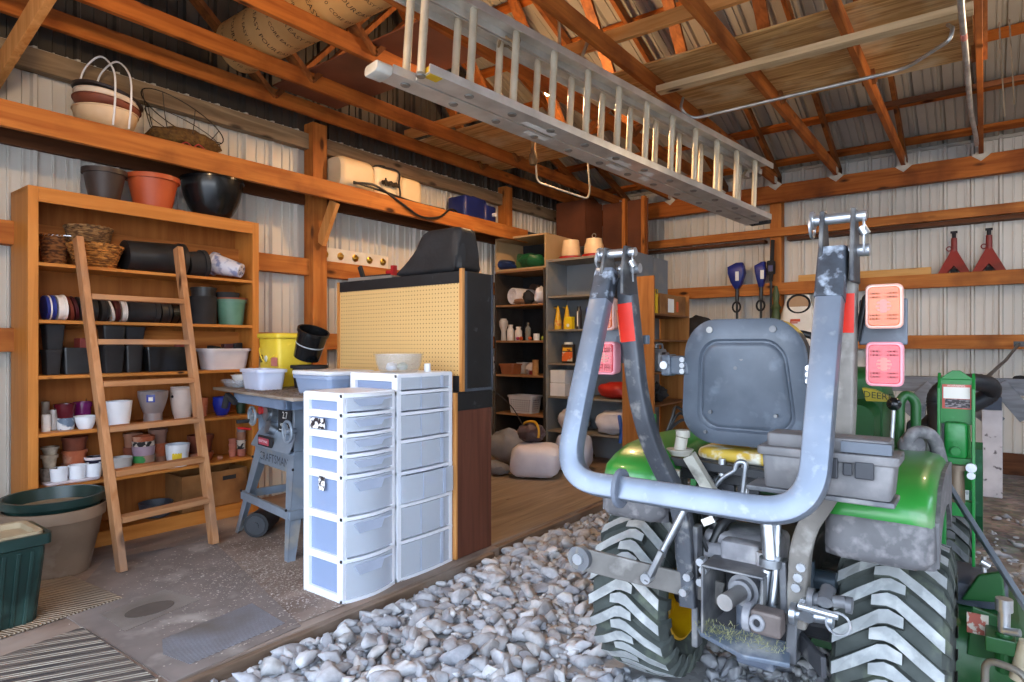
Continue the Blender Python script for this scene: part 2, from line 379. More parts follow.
mb=MB(); mb.beam((WX+.17,3.24,2.13),(-4.3,3.24,2.46),.1,.04,up=(0,1,0)); O('shelf_brace',mb,pine('z'),kind='structure',bev=.003)
# trusses
def truss(x,dark=False,x0=None):
    t=T('roof_truss','timber roof truss',None,(x,RIDGE,CHZ),kind='structure')
    RY=rafterw('y'); mbs=MB(); mbs.bx(x-.019,x+.019,HEEL[0],HEEL[1]-.0,CHZ,CHZ+.115); O('bottom_chord',mbs,RY,t,bev=.003)
    zr=roofz(RIDGE)
    for sg in (0,1):
        y=HEEL[sg]; mb=MB(); mb.beam((x,y,CHZ+.07),(x,RIDGE,zr),.038,.09,up=(0,0,1)); O('rafter',mb,WOOD('rafterdark','#94592a','#68391a','y'),t)
        mb=MB(); ym=y+(1.9 if sg==0 else -1.9); yb=y+(2.7 if sg==0 else -2.7)
        mb.beam((x,ym,roofz(ym)-.04),(x,yb,CHZ+.05),.036,.088,up=(1,0,0)); O('web',mb,WOOD('rafterdark','#94592a','#68391a','z'),t)
        mb=MB(); mb.beam((x,yb,CHZ+.05),(x,RIDGE,zr-.06),.036,.088,up=(1,0,0)); O('web',mb,WOOD('rafterdark','#94592a','#68391a','z'),t)
    mb=MB(); y=WY-.31; mb.prism([(-.075,0),(0,-.06),(.075,0),(0,.06)],.003,Matrix.Translation((x,WY-.255,CHZ-.01))@Matrix(((1,0,0,0),(0,0,-1,0),(0,1,0,0),(0,0,0,1))))
    for sx in (-.024,.022): mb.bx(x+sx,x+sx+.002,y-.06,y+.05,CHZ-.005,CHZ+.07)
    O('gusset_plate',mb,PM('gusset','#d9d3c6','#b9b2a4',rough=.5),t)
    return t
for x in (-4.42,-3.94,-3.25,-2.6,-1.955,-1.315,-.68,-.03,.61,1.25,1.9): truss(x)
# purlins on the rafters
for k in range(-6,7):
    y=RIDGE+k*.6+(.1 if k>0 else -.1 if k<0 else 0)
    if k==0: continue
    mb=MB(); a=math.atan(PITCH)*(1 if y<RIDGE else -1)
    M=Matrix.Translation((0,y,roofz(y)+.085))@Matrix.Rotation(a,4,'X'); mb.bx(WX+.02,4.6,-.045,.045,-.019,.019,M); O('purlin',mb,rafterw('x'),kind='structure')
# knee brace at the near post
mb=MB(); mb.beam(A(0,70,x=-4.42),A(46,-5,x=-3.7),.13,.04,up=(0,1,0),ext=.15); O('knee_brace',mb,pine('z'),kind='structure',bev=.003)
# hanging bulb
bl=A(548,91,z=3.3)
t=T('ceiling_bulb','bare glowing bulb among the roof trusses above the ladder','light bulb',bl)
mb=MB(); mb.lathe([(0,-.035),(.02,-.03),(.03,-.01),(.028,.012),(.016,.035),(.013,.05),(0,.05)],16,c=bl); O('bulb',mb,PM('bulb_glow','#ffd9a0',emit=('#ffc070',40)),t,smooth=60)
mb=MB(); mb.lathe([(0,.05),(.02,.05),(.022,.09),(.03,.1),(.03,.115),(0,.115)],16,c=bl); O('socket',mb,CREAM,t,smooth=40)
def lamp(loc,e,col,r=.05):
    l=bpy.data.lights.new('bulb_and_fill_light','POINT'); l.energy=e; l.color=col; l.shadow_soft_size=r; o=bpy.data.objects.new('bulb_and_fill_light',l); o.location=loc; COL.objects.link(o)
lamp(bl+V((0,0,-.06)),80,(1,.62,.3)); lamp((-2.6,.9,3.0),30,(1,.66,.34)); lamp((.6,5.2,3.0),24,(1,.74,.46))  # first lights the hanging bulb; other two are added warm fills without fixtures
# ================================================================ bookcase of pots on the left
BX=-4.3; BB=WX+.05; BY0,BY1=1.155,2.56; SH=(1.745,1.415,1.093,.76,.447)
bc=T('bookcase','tall wide honey-coloured wooden bookcase full of flower pots','bookcase',(-4.45,(BY0+BY1)/2,.038))
by,bz=birch('y'),birch('z')
for y0 in (BY0,BY1-.02):
    mb=MB(); mb.bx(BB,BX-.02,y0,y0+.02,.038,2.16); O('side_panel',mb,bz,bc)
for y0,y1 in ((BY0,BY0+.05),(BY1-.05,BY1)):
    mb=MB(); mb.bx(BX-.02,BX,y0,y1,.038,2.175); O('face_frame',mb,bz,bc,bev=.002)
mb=MB(); mb.bx(BX-.02,BX,BY0+.05,BY1-.05,2.09,2.175); O('face_frame',mb,by,bc,bev=.002)
mb=MB(); mb.bx(BX-.02,BX,BY0+.05,BY1-.05,.038,.13); O('kick_board',mb,by,bc,bev=.002)
mb=MB(); mb.bx(BB,BX-.02,BY0,BY1,2.155,2.174); O('top_board',mb,by,bc)
mb=MB(); mb.bx(BB,BB+.01,BY0+.02,BY1-.02,.04,2.155); O('back_panel',mb,WOOD('birchback','#a3622a','#8a4c1c','z',kd=.02),bc)
for z in SH+(.12,):
    mb=MB(); mb.bx(BB+.01,BX-.004,BY0+.02,BY1-.02,z-.02,z); O('shelf',mb,by,bc,bev=.002)
# ---- pots
def prof(rb,rt,h,th=.006,rim=0,rimh=.02):
    p=[(0,0),(rb,0)]
    if rim: p+=[(rb+(rt-rb)*(1-rimh/h),h-rimh),(rt+rim,h-rimh),(rt+rim,h)]
    else: p+=[((rb+rt)/2+.02*rt,h/2),(rt,h)]
    return p+[(rt-th,h),(max(rb-th,.002),th),(0,th)]
def bowlprof(rb,rt,h,th=.007,rim=.008):
    p=[(0,0),(rb,0)]
    for k in range(1,8):
        a=k/8; p.append((rb+(rt-rb)*math.sin(a*PI/2)**.8,h*a*.95))
    p+=[(rt,h*.95),(rt+rim,h*.95),(rt+rim,h),(rt-th,h)]
    for k in range(7,0,-1):
        a=k/8; p.append((max(rb+(rt-rb)*math.sin(a*PI/2)**.8-th,.01),max(h*a*.95,th)))
    return p+[(0,th)]
def span(pl,pr,pt,z,x):
    """width, height and centre y of something seen between pixels pl..pr, rising to pt, on a shelf at z in the plane x"""
    c=A((pl+pr)/2,345,x=x); t=depth(c); return c.y,(pr-pl)*t/FPX,CH+(345-pt)*t/FPX-z
def pot(name,label,cat,pl,pr,pt,z,mat,x=-4.43,rb=.75,kind='pot',group=None,rim=0,n=28,h=None,parts=()):
    y,w,hh=span(pl,pr,pt,z,x); w*=.97; h=h or max(hh,.02)
    pf=prof(rb*w/2,w/2-rim,h,rim=rim,rimh=min(.03,h*.25)) if kind=='pot' else bowlprof(rb*w/2,w/2-.008,h) if kind=='bowl' else kind(w/2,h)
    mb=MB(); mb.lathe(pf,n)
    return O(name,mb,mat,label=label,cat=cat,group=group,loc=(x,y,z+.0015),smooth=35,local=True),w,h,y
DARKB=PM('dark_brown_plastic','#2e2422','#3a2d28',rough=.5); TERP=PM('terracotta_plastic','#b8542a','#a5461f',rough=.5,scale=5)
GLOSSB=PM('gloss_black','#0e1012','#16181b',rough=.22)
zt=2.175
o,w_,h_,y_=pot('planter_bowl','dark brown plastic planter bowl with price sticker on top of the bookcase','bowl',84,125,171,zt,DARKB,kind='pot',rb=.66,rim=.006)
def sticker(parent,name,r,z,a,w,h,mat,loc=None,lbl=None):
    """a small curved label on a round pot: centre angle a, size w x h"""
    mb=MB(); n=6; vs=[];fs=[]
    for k in range(n+1):
        aa=a+(k/n-.5)*w/r; 
        for zz in (z-h/2,z+h/2): vs.append((r*math.cos(aa),r*math.sin(aa),zz))
    for k in range(n): fs.append((2*k,2*k+2,2*k+3,2*k+1))
    mb.add(vs,fs); p=O(name,mb,mat,parent,local=True)
    if lbl: p['label']=lbl
    return p
CAMA=lambda y,x=-4.43: math.atan2(-y,-x)
STW=PM('paper_white','#e9e6e0','#dedbd5',rough=.7)
sticker(o,'price_sticker',w_/2*.78,h_*.5,CAMA(y_)-.15,.055,.025,STW,None,'white price sticker')
pot('planter_bowl','terracotta-coloured plastic bowl between two dark bowls on top of the bookcase','bowl',128,178,178,zt,TERP,kind='pot',rb=.68,rim=.008)
pot('planter_bowl','shiny black plastic bowl at the right end of the bookcase top','bowl',182,243,181,zt,GLOSSB,kind='bowl',rb=.5)
# ---- shelf 1 (top): woven pots, baskets, big black pots on their side, speckled pot
def wicker(name,c1,c2): return PM(name,c1,c2,rough=.8,scale=30,stretch=(1,1,2.5),bump=.9,lo=.42,hi=.58,detail=2)
WK1=wicker('wicker_brown','#8a5a2e','#4a2a14'); WK2=wicker('wicker_honey','#b87a35','#704416'); WK3=wicker('wicker_braid','#8f6b42','#5a3d22')
def basket(label,pl,pr,pt,z,x,m,rb=.7,h=None,name='wicker_basket'):
    y,w,hh=span(pl,pr,pt,z,x); h=h or hh; t=T(name,label,"basket",(x,y,z+.0015))
    mb=MB(); pf=[(0,0),(rb*w/2,0)]
    nb=9
    for k in range(nb+1):
        a=k/nb; r=(rb+(1-rb)*a)*w/2
        pf+=[(r+.003,h*(a*.92+.0)),(r-.001,h*(a*.92+.05))]
    pf+=[(w/2-.012,h),(rb*w/2-.01,.01),(0,.01)]
    mb.lathe(pf,36); O('weave',mb,m,t,local=True,smooth=50)
    mb=MB(); pts=[]
    n=72
    for s in (0,1):
        mb.tube([((w/2+.004*math.cos(8*PI*k/n*3+s*PI))*math.cos(2*PI*k/n),(w/2+.004*math.cos(8*PI*k/n*3+s*PI))*math.sin(2*PI*k/n),h+.005*math.sin(8*PI*k/n*3+s*PI)) for k in range(n)],.006,5,closed=True)
    O('braided_rim',mb,m,t,local=True,smooth=60); return t
z=SH[0]
t=basket('brown woven pot with a metal rim at the left end of the top shelf',43,65.5,237,z,-4.5,WK1,rb=.85,name='woven_pot')
mb=MB(); y,w,h=span(43,65.5,237,z,-4.5); mb.tube([(w/2*1.02*math.cos(k*PI/12),w/2*1.02*math.sin(k*PI/12),h) for k in range(24)],.006,6,closed=True); mb.beam((.06,w/2-.04,h+.004),(.09,w/2+.05,h+.004),.03,.006); O('metal_rim',mb,STEEL,t,local=True,smooth=50)
basket('honey wicker basket under a shallow basket on the top shelf',71.5,119,247,z,-4.43,WK2)
y,w,h=span(71.5,119,247,z,-4.43)
basket('shallow braided basket resting in the honey wicker basket','68','0','0',0,0,WK3) if 0 else basket('shallow braided basket resting in the honey wicker basket',69,109,229,z+h+.008,-4.45,WK3,rb=.85)
def lying(name,label,cat,pl,pr,ptop,pbot,z,x,mat,r=None,flip=False,taper=.8,rim=.006,group=None,ring=None):
    """a pot lying on its side along the shelf, open end towards +y unless flipped"""
    a=A(pl,345,x=x); b=A(pr,345,x=x); L=b.y-a.y; t=depth((a+b)/2); L-=.011; r=r or (pbot-ptop)*t/FPX/2
    mb=MB(); mb.lathe(prof(r*taper,r-rim,L,rim=rim,rimh=min(.03,L*.3)),28)
    ang=math.asin(min(.6,r*(1-taper)/L))
    rt=(-PI/2+ang,0,0) if not flip else (PI/2-ang,0,0)
    M=Matrix.Rotation(rt[0],4,'X'); zz=min((M@v).z for v in mb.v)
    return O(name,mb,mat,label=label,cat=cat,group=group,loc=(x,(a.y if not flip else b.y),z-zz+.0015),rot=rt,smooth=35,local=True)
lying('nursery_pot','largest black nursery pot lying on its side on the top shelf','pot',124,184,237,270,z,-4.44,BLACKP,taper=.9,r=.112)
lying('nursery_pot','ribbed black pot lying against the largest nursery pot','pot',186,206,241,272,z,-4.43,BLACKM,taper=.86,r=.098)
SPK=PM('speckled_white','#cfd0dc','#7c86ac',rough=.4,scale=18,lo=.5,hi=.62)
sp=lying('ceramic_pot','white and blue speckled pot lying on its side on the top shelf','pot',212,243,245,275,z,-4.42,SPK,taper=.6,flip=True,r=.085)
sp.rotation_euler=(PI/2-.25,0,-.95); sp.location.y-=.06; sp.location.x+=.085; sp.location.z+=.012
mb=MB(); 
for k in range(5): a=k*2*PI/5; mb.cyl((.028*math.cos(a),.028*math.sin(a),-.001),(.028*math.cos(a),.028*math.sin(a),.001),.006,n=10)
O('drain_hole',mb,BLACKM,sp,local=True)
# ---- shelf 2: a row of nested pots lying on their sides
z=SH[1]; BLUEL=PM('blue_label','#1f2f7a','#2a3d94',rough=.4); WHC=PM('white_ceramic','#e4dfdb','#d3ccc8',rough=.35,scale=4); BRN=PM('brown_pot','#7a3524','#64281a',rough=.55); WINE=PM('wine_pot','#4e1c22','#3a1218',rough=.4)
row=[(43.5,55,BLUEL,'blue printed pot at the left end of the lying row on the second shelf'),(55,66,WHC,'white pot lying next to the blue printed pot'),(66,71,BRN,'rust brown pot lying right of the broad white pot'),(71,76,WINE,'thin dark red pot lying beside the rust brown pot'),(76,96,BLACKP,'wide black pot lying behind the left rail of the ladder'),(98,107,BLACKM,'narrow black pot lying just right of the ladder rail'),(107,111,WHC,'thin white pot lying between a black and a wine red pot'),(111,118,WINE,'wine red pot lying between two white pots'),(118,125,WHC,'white pot lying left of the long black pots'),(125,158,BLACKM,'long black pot lying in the middle of the second shelf'),(158,169,BLACKP,'short black pot lying right of the long black pot'),(169,180,GLOSSB,'shiny black pot lying at the right end of the row')]
for pl,pr,m,lb in row:
    if pl<44: bl_=lying('plant_pot',lb,'pot',pl,pr,292,317,z,-4.44,m,taper=.97,r=.075)
    else: lying('plant_pot',lb,'pot',pl,pr,292,317,z,-4.44,m,taper=.96,r=.077 if m is not WHC else .079)
vs,fs=text_mb('Pot',.05); mb=MB(); r=.0765
mb.add([(r*math.cos(CAMA(1.3)+.0+(-p.x)/r),r*math.sin(CAMA(1.3)-(p.x)/r),.035+p.y) for p in vs],fs) if 0 else None
def bands(parent,r,zs,mat,name='band'):
    mb=MB()
    for zz in zs: mb.lathe([(r,zz-.004),(r+.0015,zz-.004),(r+.0015,zz+.004),(r,zz+.004)],28)
    return O(name,mb,mat,parent,local=True)
bands(bl_,.0745,(.02,.065),WHC,'white_band')
o,w,h,y=pot('nursery_pot','black pot standing right of the ladder on the second shelf','pot',190,216,297,z,BLACKM,rb=.95)
pot('nursery_pot','black pot with a pale rim stacked on the standing black pot','pot',191,216,288,z+h+.001,BLACKP,rb=.9,rim=.003)
SAGE=PM('sage_pot','#5f8a76','#4e7663',rough=.5); RUSTR=PM('rust_rim','#8a4a30','#7a3e26',rough=.6)
o,w,h,y=pot('plant_pot','sage green pot at the right end of the second shelf','pot',216,246,299,z,SAGE,rb=.75,rim=.004)
mb=MB(); mb.lathe([(w/2-.004,h-.008),(w/2+.0055,h-.008),(w/2+.0055,h+.003),(w/2-.006,h+.003)],28); O('rust_rim',mb,RUSTR,o,local=True,smooth=30)
pot('nursery_pot','black pot nested in the sage green pot','pot',216,239,293,z+h+.004,BLACKM,rb=.95)
# ---- shelf 3: black square pots and trays
z=SH[2]
def sqpot(label,pl,pr,pt,z,x,mat,d=.11,taper=.82,name='square_pot',group=None,rot=0,th=.004):
    a=A(pl,345,x=x); b=A(pr,345,x=x); y=(a.y+b.y)/2; t=depth((a+b)/2); h=CH+(345-pt)*t/FPX-z
    mb=MB(); tub(mb,(0,0,0),d,(b.y-a.y),h,r=.012,taper=taper,th=th,rim=.003)
    o=O(name,mb,mat,label=label,cat='pot',group=group,loc=(x,y,z+.0015),rot=(0,0,rot),smooth=30,local=True); return h
h=sqpot('black square pot at the left end of the third shelf','42','0',0,0,0,None) if 0 else sqpot('black square pot at the left end of the third shelf',43,59,350,z,-4.42,BLACKM)
sqpot('black square pot stacked on the leftmost square pot',43,62,325,z+h+.001,-4.42,BLACKM)
h=sqpot('low black square pot below the small red box',61,90,348,z,-4.42,BLACKP,taper=.9)
REDB=PM('dull_red','#7e2f26','#682219',rough=.6)
mb=MB(); a=A(77,345,x=-4.41); b=A(90,345,x=-4.41); mb.bx(-4.46,-4.36,a.y,b.y,z+h+.001,z+h+.06); O('small_box',mb,REDB,label='small red box on the low black square pot',cat='box',loc=(-4.41,(a.y+b.y)/2,z+h+.001),bev=.003)
h=sqpot('black square pot right of the left ladder rail on the third shelf',101,122,346,z,-4.42,BLACKM,taper=.8); sqpot('black tray pot stacked above the square pot by the ladder rail',100,123,326,z+h+.001,-4.42,BLACKP)
h=sqpot('narrow black square pot in the middle of the third shelf',123,140,346,z,-4.42,BLACKP,taper=.85); sqpot('black square pot stacked on the narrow middle one',123,142,327,z+h+.001,-4.42,BLACKM)
sqpot('wide black planter box right of centre on the third shelf',142,188,347,z,-4.41,GLOSSB,d=.16,taper=.9)
mb=MB(); a=A(174,345,x=-4.42); b=A(185,345,x=-4.42); mb.lathe([(0,0),(.03,0),(.036,.07),(.031,.07),(.026,.005),(0,.005)],18); O('plant_pot',mb,REDB,label='small red and white pot standing in the wide black planter box',cat='pot',loc=(-4.42,(a.y+b.y)/2,z+.12),local=True,smooth=30)
a=A(201,345,x=-4.43); b=A(245,345,x=-4.43); yy=(a.y+b.y)/2; ww=b.y-a.y; mb=MB(); tub(mb,(0,0,0),.2,ww,.15,r=.05,taper=.85); O('dish_tub',mb,PM('tub_white','#d6cfd2','#c6bfc4',rough=.4),label='white plastic tub of small square pots on the third shelf',cat='tub',loc=(-4.43,yy,z+.0015),local=True,smooth=40)
GRN=PM('dark_green_pot','#23402f','#1b3326',rough=.5)
for k,(dy,dz,m,rz,lb) in enumerate(((-.095,.06,BLACKM,.2,'black square pot leaning at the left of the white tub'),(-.055,.045,GRN,.1,'dark green square pot in the white tub'),(.03,.075,WINE,-.15,'maroon square pot in the white tub'),(.1,.08,BLACKP,.1,'black square pot at the right of the white tub'))):
    mb=MB(); tub(mb,(0,0,0),.066,.066,.15,r=.008,taper=.78,th=.003,rim=.002); O('square_pot',mb,m,label=lb,cat='pot',loc=(-4.42+.015*(k%2),yy+dy,z+dz-.04),rot=(.1*(k-1.5),.0,rz),local=True)
# ---- shelf 4: glazed pots
z=SH[3]; GLZ=PM('glazed_white','#dcd2d2','#c9bdbf',rough=.25); BLU=PM('cobalt','#1c2f9a','#15247a',rough=.2); PUR=PM('purple_glaze','#7a1c66','#5c124c',rough=.25); GREYU=PM('taupe_glaze','#8e8484','#766c6d',rough=.45); WINEG=PM('wine_glaze','#5a1420','#420c16',rough=.2)
GLASSJ=SEE('jar_glass','#cfc9c4',.55,.08)
def bulge(r,h): return [(0,0),(r*.6,0),(r*.85,h*.3),(r,h*.65),(r*.96,h*.9),(r,h),(r-.007,h),(r*.9,h*.8),(r*.55,.01),(0,.01)]
h1=.085
pot('jar','small clear jar at the left end of the fourth shelf','jar',42,50,432-17,z,WHC,x=-4.40,rb=.95); pot('ceramic_pot','small cream pot behind the clear jar on the fourth shelf','pot',42,49,402,z,PM('crackle','#b9ab9c','#9a8b7c',rough=.5),x=-4.52,rb=.8)
pot('jar','slim glass jar second from the left on the fourth shelf','jar',50,57,410,z,GLASSJ,x=-4.42,rb=.9)
DECO=PM('blue_deco','#5c6c80','#c9cdd0',rough=.25,scale=28,lo=.45,hi=.55)
o,w,h,y=pot('ceramic_bowl','blue patterned bowl under the dark red pot on the fourth shelf','bowl',57,74,418,z,DECO,x=-4.42,rb=.9)
pot('ceramic_pot','dark red glazed pot standing on the blue patterned bowl','pot',55,75,404,z+h+.001,WINEG,x=-4.42,rb=.75)
pot('ceramic_pot','purple glazed pot behind the small white bowl','pot',74,91,402,z+.0,PUR,x=-4.5,rb=.75,rim=.003)
pot('ceramic_bowl','small white bowl in front of the purple pot','bowl',75,96,416,z,WHITEP,x=-4.36,rb=.55,kind='bowl')
pot('ceramic_pot','plain white pot right of the left ladder rail on the fourth shelf','pot',107,131,401,z,WHITEP,x=-4.4,rb=.78)
def urn(r,h): return [(0,0),(r*.62,0),(r*.6,h*.28),(r*.64,h*.3),(r*.8,h*.5),(r*.97,h*.8),(r,h*.92),(r,h),(r-.007,h),(r*.75,h*.5),(r*.5,h*.32),(0,h*.31)]
o,w,h,y=pot('footed_pot','taupe footed pot with a round blue sticker on the fourth shelf','pot',139,167,391,z,GREYU,x=-4.42,kind=urn)
sticker(o,'round_sticker',w/2*1.0,h*.78,CAMA(y)-.15,.05,.05,BLU); sticker(o,'white_dot',w/2*1.01,h*.76,CAMA(y)-.15,.025,.025,STW)
def crock(r,h): return [(0,0),(r*.66,0),(r*.85,h*.25),(r,h*.65),(r,h*.92),(r*.93,h*.94),(r*.97,h),(r-.008,h),(r*.9,h*.8),(r*.6,.01),(0,.01)]
o,w,h,y=pot('ceramic_crock','tall white crock behind the right ladder rail','crock',171,194,387,z,PM('crock_white','#cdbdb4','#b9a79f',rough=.4),x=-4.42,kind=crock)
mb=MB(); mb.lathe([(0,-.01),(.008,-.008),(.01,.004),(0,.01)],8,Matrix.Translation((w/2*math.cos(CAMA(y)-.9),w/2*math.sin(CAMA(y)-.9),h*.72))); O('handle_stub',mb,BLACKM,o,local=True)
pot('ceramic_pot','terracotta striped pot half hidden behind the right ladder rail','pot',199,208,398,z,TERRA,x=-4.46,rb=.7)
pot('ceramic_pot','bright cobalt blue pot on the fourth shelf near the table saw','pot',213,231,397,z,BLU,x=-4.42,kind=bulge)
pot('ceramic_pot','small dark green pot on the fourth shelf above the saw wheel','pot',236,246,401,z,GRN,x=-4.42,rb=.8)
# ---- shelf 5: terracotta and white pots
z=SH[4]
CRK=PM('mossy_cream','#a99a86','#77695a',rough=.7,scale=18); SPOT=PM('black_white_spot','#c9bcae','#1e1a1a',rough=.4,scale=30,lo=.5,hi=.55)
o,w,h,y=pot('garden_pot','speckled grey pot at the left end of the fifth shelf','pot',41,56,468,z,SPOT and PM('grey_speckle','#7a6f66','#4a423c',rough=.7,scale=40),x=-4.42,rb=.85)
o,w,h2,y=pot('garden_pot','cream pot stacked on the speckled grey pot','pot',42,57,455,z+h+.001,CRK,x=-4.42,rb=.7,rim=.004); pot('garden_pot','cream pot on top of the left stack on the fifth shelf','pot',42,58,447,z+h+h2+.002,CRK,x=-4.42,rb=.7,rim=.004)
zz=z; nm=['terracotta pot at the bottom of the four-pot stack','pale banded terracotta pot second in the four-pot stack','terracotta pot third in the four-pot stack','dark terracotta pot topping the four-pot stack']
TD=PM('terracotta_dark','#7a3a22','#5e2a16',rough=.8,scale=10); TP=PM('terracotta_pale','#a87860','#94614a',rough=.8,scale=10)
for k,(pt,m) in enumerate(((474,TD),(463,TP),(450,TERRA),(437,TD))):
    o,w,h,y=pot('terracotta_pot',nm[k],'pot',63,86,pt,zz,m,x=-4.5,rb=.85,rim=.004,group='terracotta pots stacked behind the white cups'); zz+=h+.001
t0=A(43,345,x=-4.36).y; t1=A(100,345,x=-4.36).y
mb=MB(); rbox(mb,(-4.365,(t0+t1)/2,z+.0015),(.1,t1-t0,.018),.03,.005,taper=.94); O('cup_tray',mb,PM('tray_white','#cfc6cc','#bdb4ba',rough=.4),label='long pale tray under the three white cups',cat='tray',loc=(-4.365,(t0+t1)/2,z),smooth=40)
for k,(pl,pr,pt,lb) in enumerate(((51,67,468,'leftmost of three white cups on the pale tray'),(69,85,465,'middle of three white cups on the pale tray'),(86,101,463,'white cup at the right end of the pale tray'))):
    pot('white_cup',lb,'cup',pl,pr,pt,z+.0185,WHITEP,x=-4.365,rb=.88,group='white cups on the pale tray')
NAVY=PM('navy_glaze','#1c1c34','#12122a',rough=.3)
o,w,h,y=pot('ceramic_pot','navy pot with a pale lip behind the white cups','pot',86,103,457,z,NAVY,x=-4.43,rb=.8); mb=MB(); mb.lathe([(w/2-.008,h-.014),(w/2+.004,h-.014),(w/2+.004,h+.002),(w/2-.008,h+.002)],28); O('pale_lip',mb,GLZ,o,local=True,smooth=30)
pot('ceramic_bowl','grey-white bowl just right of the left ladder rail','bowl',113,132,457,z,PM('grey_glaze','#b9b4b2','#99948f',rough=.35),x=-4.38,rb=.7)
zz=z
for k,(pt,m,lb) in enumerate(((462,PM('basket_terra','#a8642f','#7e4219',rough=.8,scale=25),'tan textured pot at the bottom of the painted stack'),(455,PM('painted_green','#9a7a6a','#2e7a3c',rough=.5,scale=9,lo=.5,hi=.53),'pot with a painted green leaf in the painted stack'),(446,PM('lilac','#a78f9a','#93798a',rough=.5),'lilac pot in the painted stack'),(441,SPOT,'black and white spotted pot near the top of the painted stack'),(436,TERRA,'plain terracotta pot topping the painted stack'))):
    o,w,h,y=pot('painted_pot',lb,'pot',133,154,pt,zz,m,x=-4.38,rb=.92); zz+=h+.001
zz=z
for k,(pl,pr,pt,m,lb) in enumerate(((152,166,456,TP,'pale terracotta pot at the bottom of the stack behind the painted pots'),(151,167,443,TERRA,'orange terracotta pot in the middle of the stack behind the painted pots'),(149,167,429,PM('dusty_terra','#8f6a5c','#7a574a',rough=.85),'dusty terracotta pot topping the stack behind the painted pots'))):
    o,w,h,y=pot('terracotta_pot',lb,'pot',pl,pr,pt,zz,m,x=-4.48,rb=.8,rim=.003); zz+=h+.001
o,w,h,y=pot('terracotta_pot','terracotta pot at the far back left of the painted stack','pot',124,142,447,z,TD,x=-4.52,rb=.85,rim=.003); pot('terracotta_pot','pale pot stacked at the far back left of the painted stack','pot',124,142,433,z+h+.001,TP,x=-4.52,rb=.8,rim=.003)
o,w,h,y=pot('ceramic_pot','white pot with a yellow price sticker on the fifth shelf','pot',166,189,444,z,WHITEP,x=-4.38,rb=.78); sticker(o,'yellow_sticker',w/2*.93,h*.5,CAMA(y)-.05,.06,.055,PM('yellow_paper','#e3c81e','#d6b912',rough=.6))
o,w,h,y=pot('terracotta_pot','large terracotta pot behind the right ladder rail','pot',188,213,452,z,TERRA,x=-4.46,rb=.85,rim=.004); pot('terracotta_pot','large dark terracotta pot stacked behind the right ladder rail','pot',188,213,435,z+h+.001,TD,x=-4.46,rb=.8,rim=.004)
PNK=PM('pink_terra','#b8705c','#a05c4a',rough=.8)
zz=z
for k,pt in enumerate((450,444,439)):
    o,w,h,y=pot('tiny_pot',('lowest','middle','top')[k]+' tiny pink pot of the little stack near the saw leg','pot',228.5,236.5,pt,zz,PNK,x=-4.42,rb=.8,rim=.002); zz+=h+.001
zz=z
for k,(pt,m) in enumerate(((449,PNK),(440,SPOT),(432,TP),(428,GREYU))):
    o,w,h,y=pot('tiny_pot',('pink-brown pot at the foot of the little mixed stack by the saw','spotted pot second in the little mixed stack by the saw','pale terracotta pot third in the little mixed stack by the saw','grey-topped pot crowning the little mixed stack by the saw')[k],'pot',236.5,246,pt,zz,m,x=-4.40,rb=.85,rim=.002); zz+=h+.001
mb=MB(); mb.blob((0,0,.014),(.035,.04,.03),3); O('pebble',mb,TP,label='small round pebble on the fifth shelf',cat='stone',loc=(-4.38,A(220,345,x=-4.38).y,z),smooth=60,local=True)
# ---- bottom: grey bowl, cardboard box
z=.1215
pot('planter_bowl','shallow grey planter bowl on the bookcase floor','bowl',140,172,499,z,PM('grey_plastic','#4a4a52','#3c3c44',rough=.5),x=-4.45,rb=.8,h=.09)
CARD=PM('cardboard','#9a6a3c','#825428',rough=.85,scale=5,wear='#6a4420',wscale=4)
a=A(178,345,x=-4.40); b=A(243,345,x=-4.40)
cb=T('cardboard_box','open cardboard box on the bookcase floor behind the ladder','box',(-4.45,(a.y+b.y)/2,z))
mb=MB(); mb.bx(-4.59,-4.345,a.y,b.y,z,z+.005); mb.bx(-4.35,-4.345,a.y,b.y,z,z+.25); mb.bx(-4.59,-4.585,a.y,b.y,z,z+.25); mb.bx(-4.585,-4.35,a.y,a.y+.005,z,z+.25); mb.bx(-4.585,-4.35,b.y-.005,b.y,z,z+.25); O('box_body',mb,CARD,cb)
mb=MB(); y=(a.y+b.y)/2+.1; mb.add([V((-4.3445,y-.05,z+.18)),V((-4.3445,y+.05,z+.18)),V((-4.3445,y+.05,z+.21)),V((-4.3445,y-.05,z+.21))],[(0,1,2,3)]); O('hand_hole',mb,BLACKM,cb)
mb=MB(); mb.beam((-4.345,(a.y+b.y)/2,z+.25),(-4.30,(a.y+b.y)/2,z+.285),b.y-a.y-.02,.004,up=(0,1,0)) if 0 else None
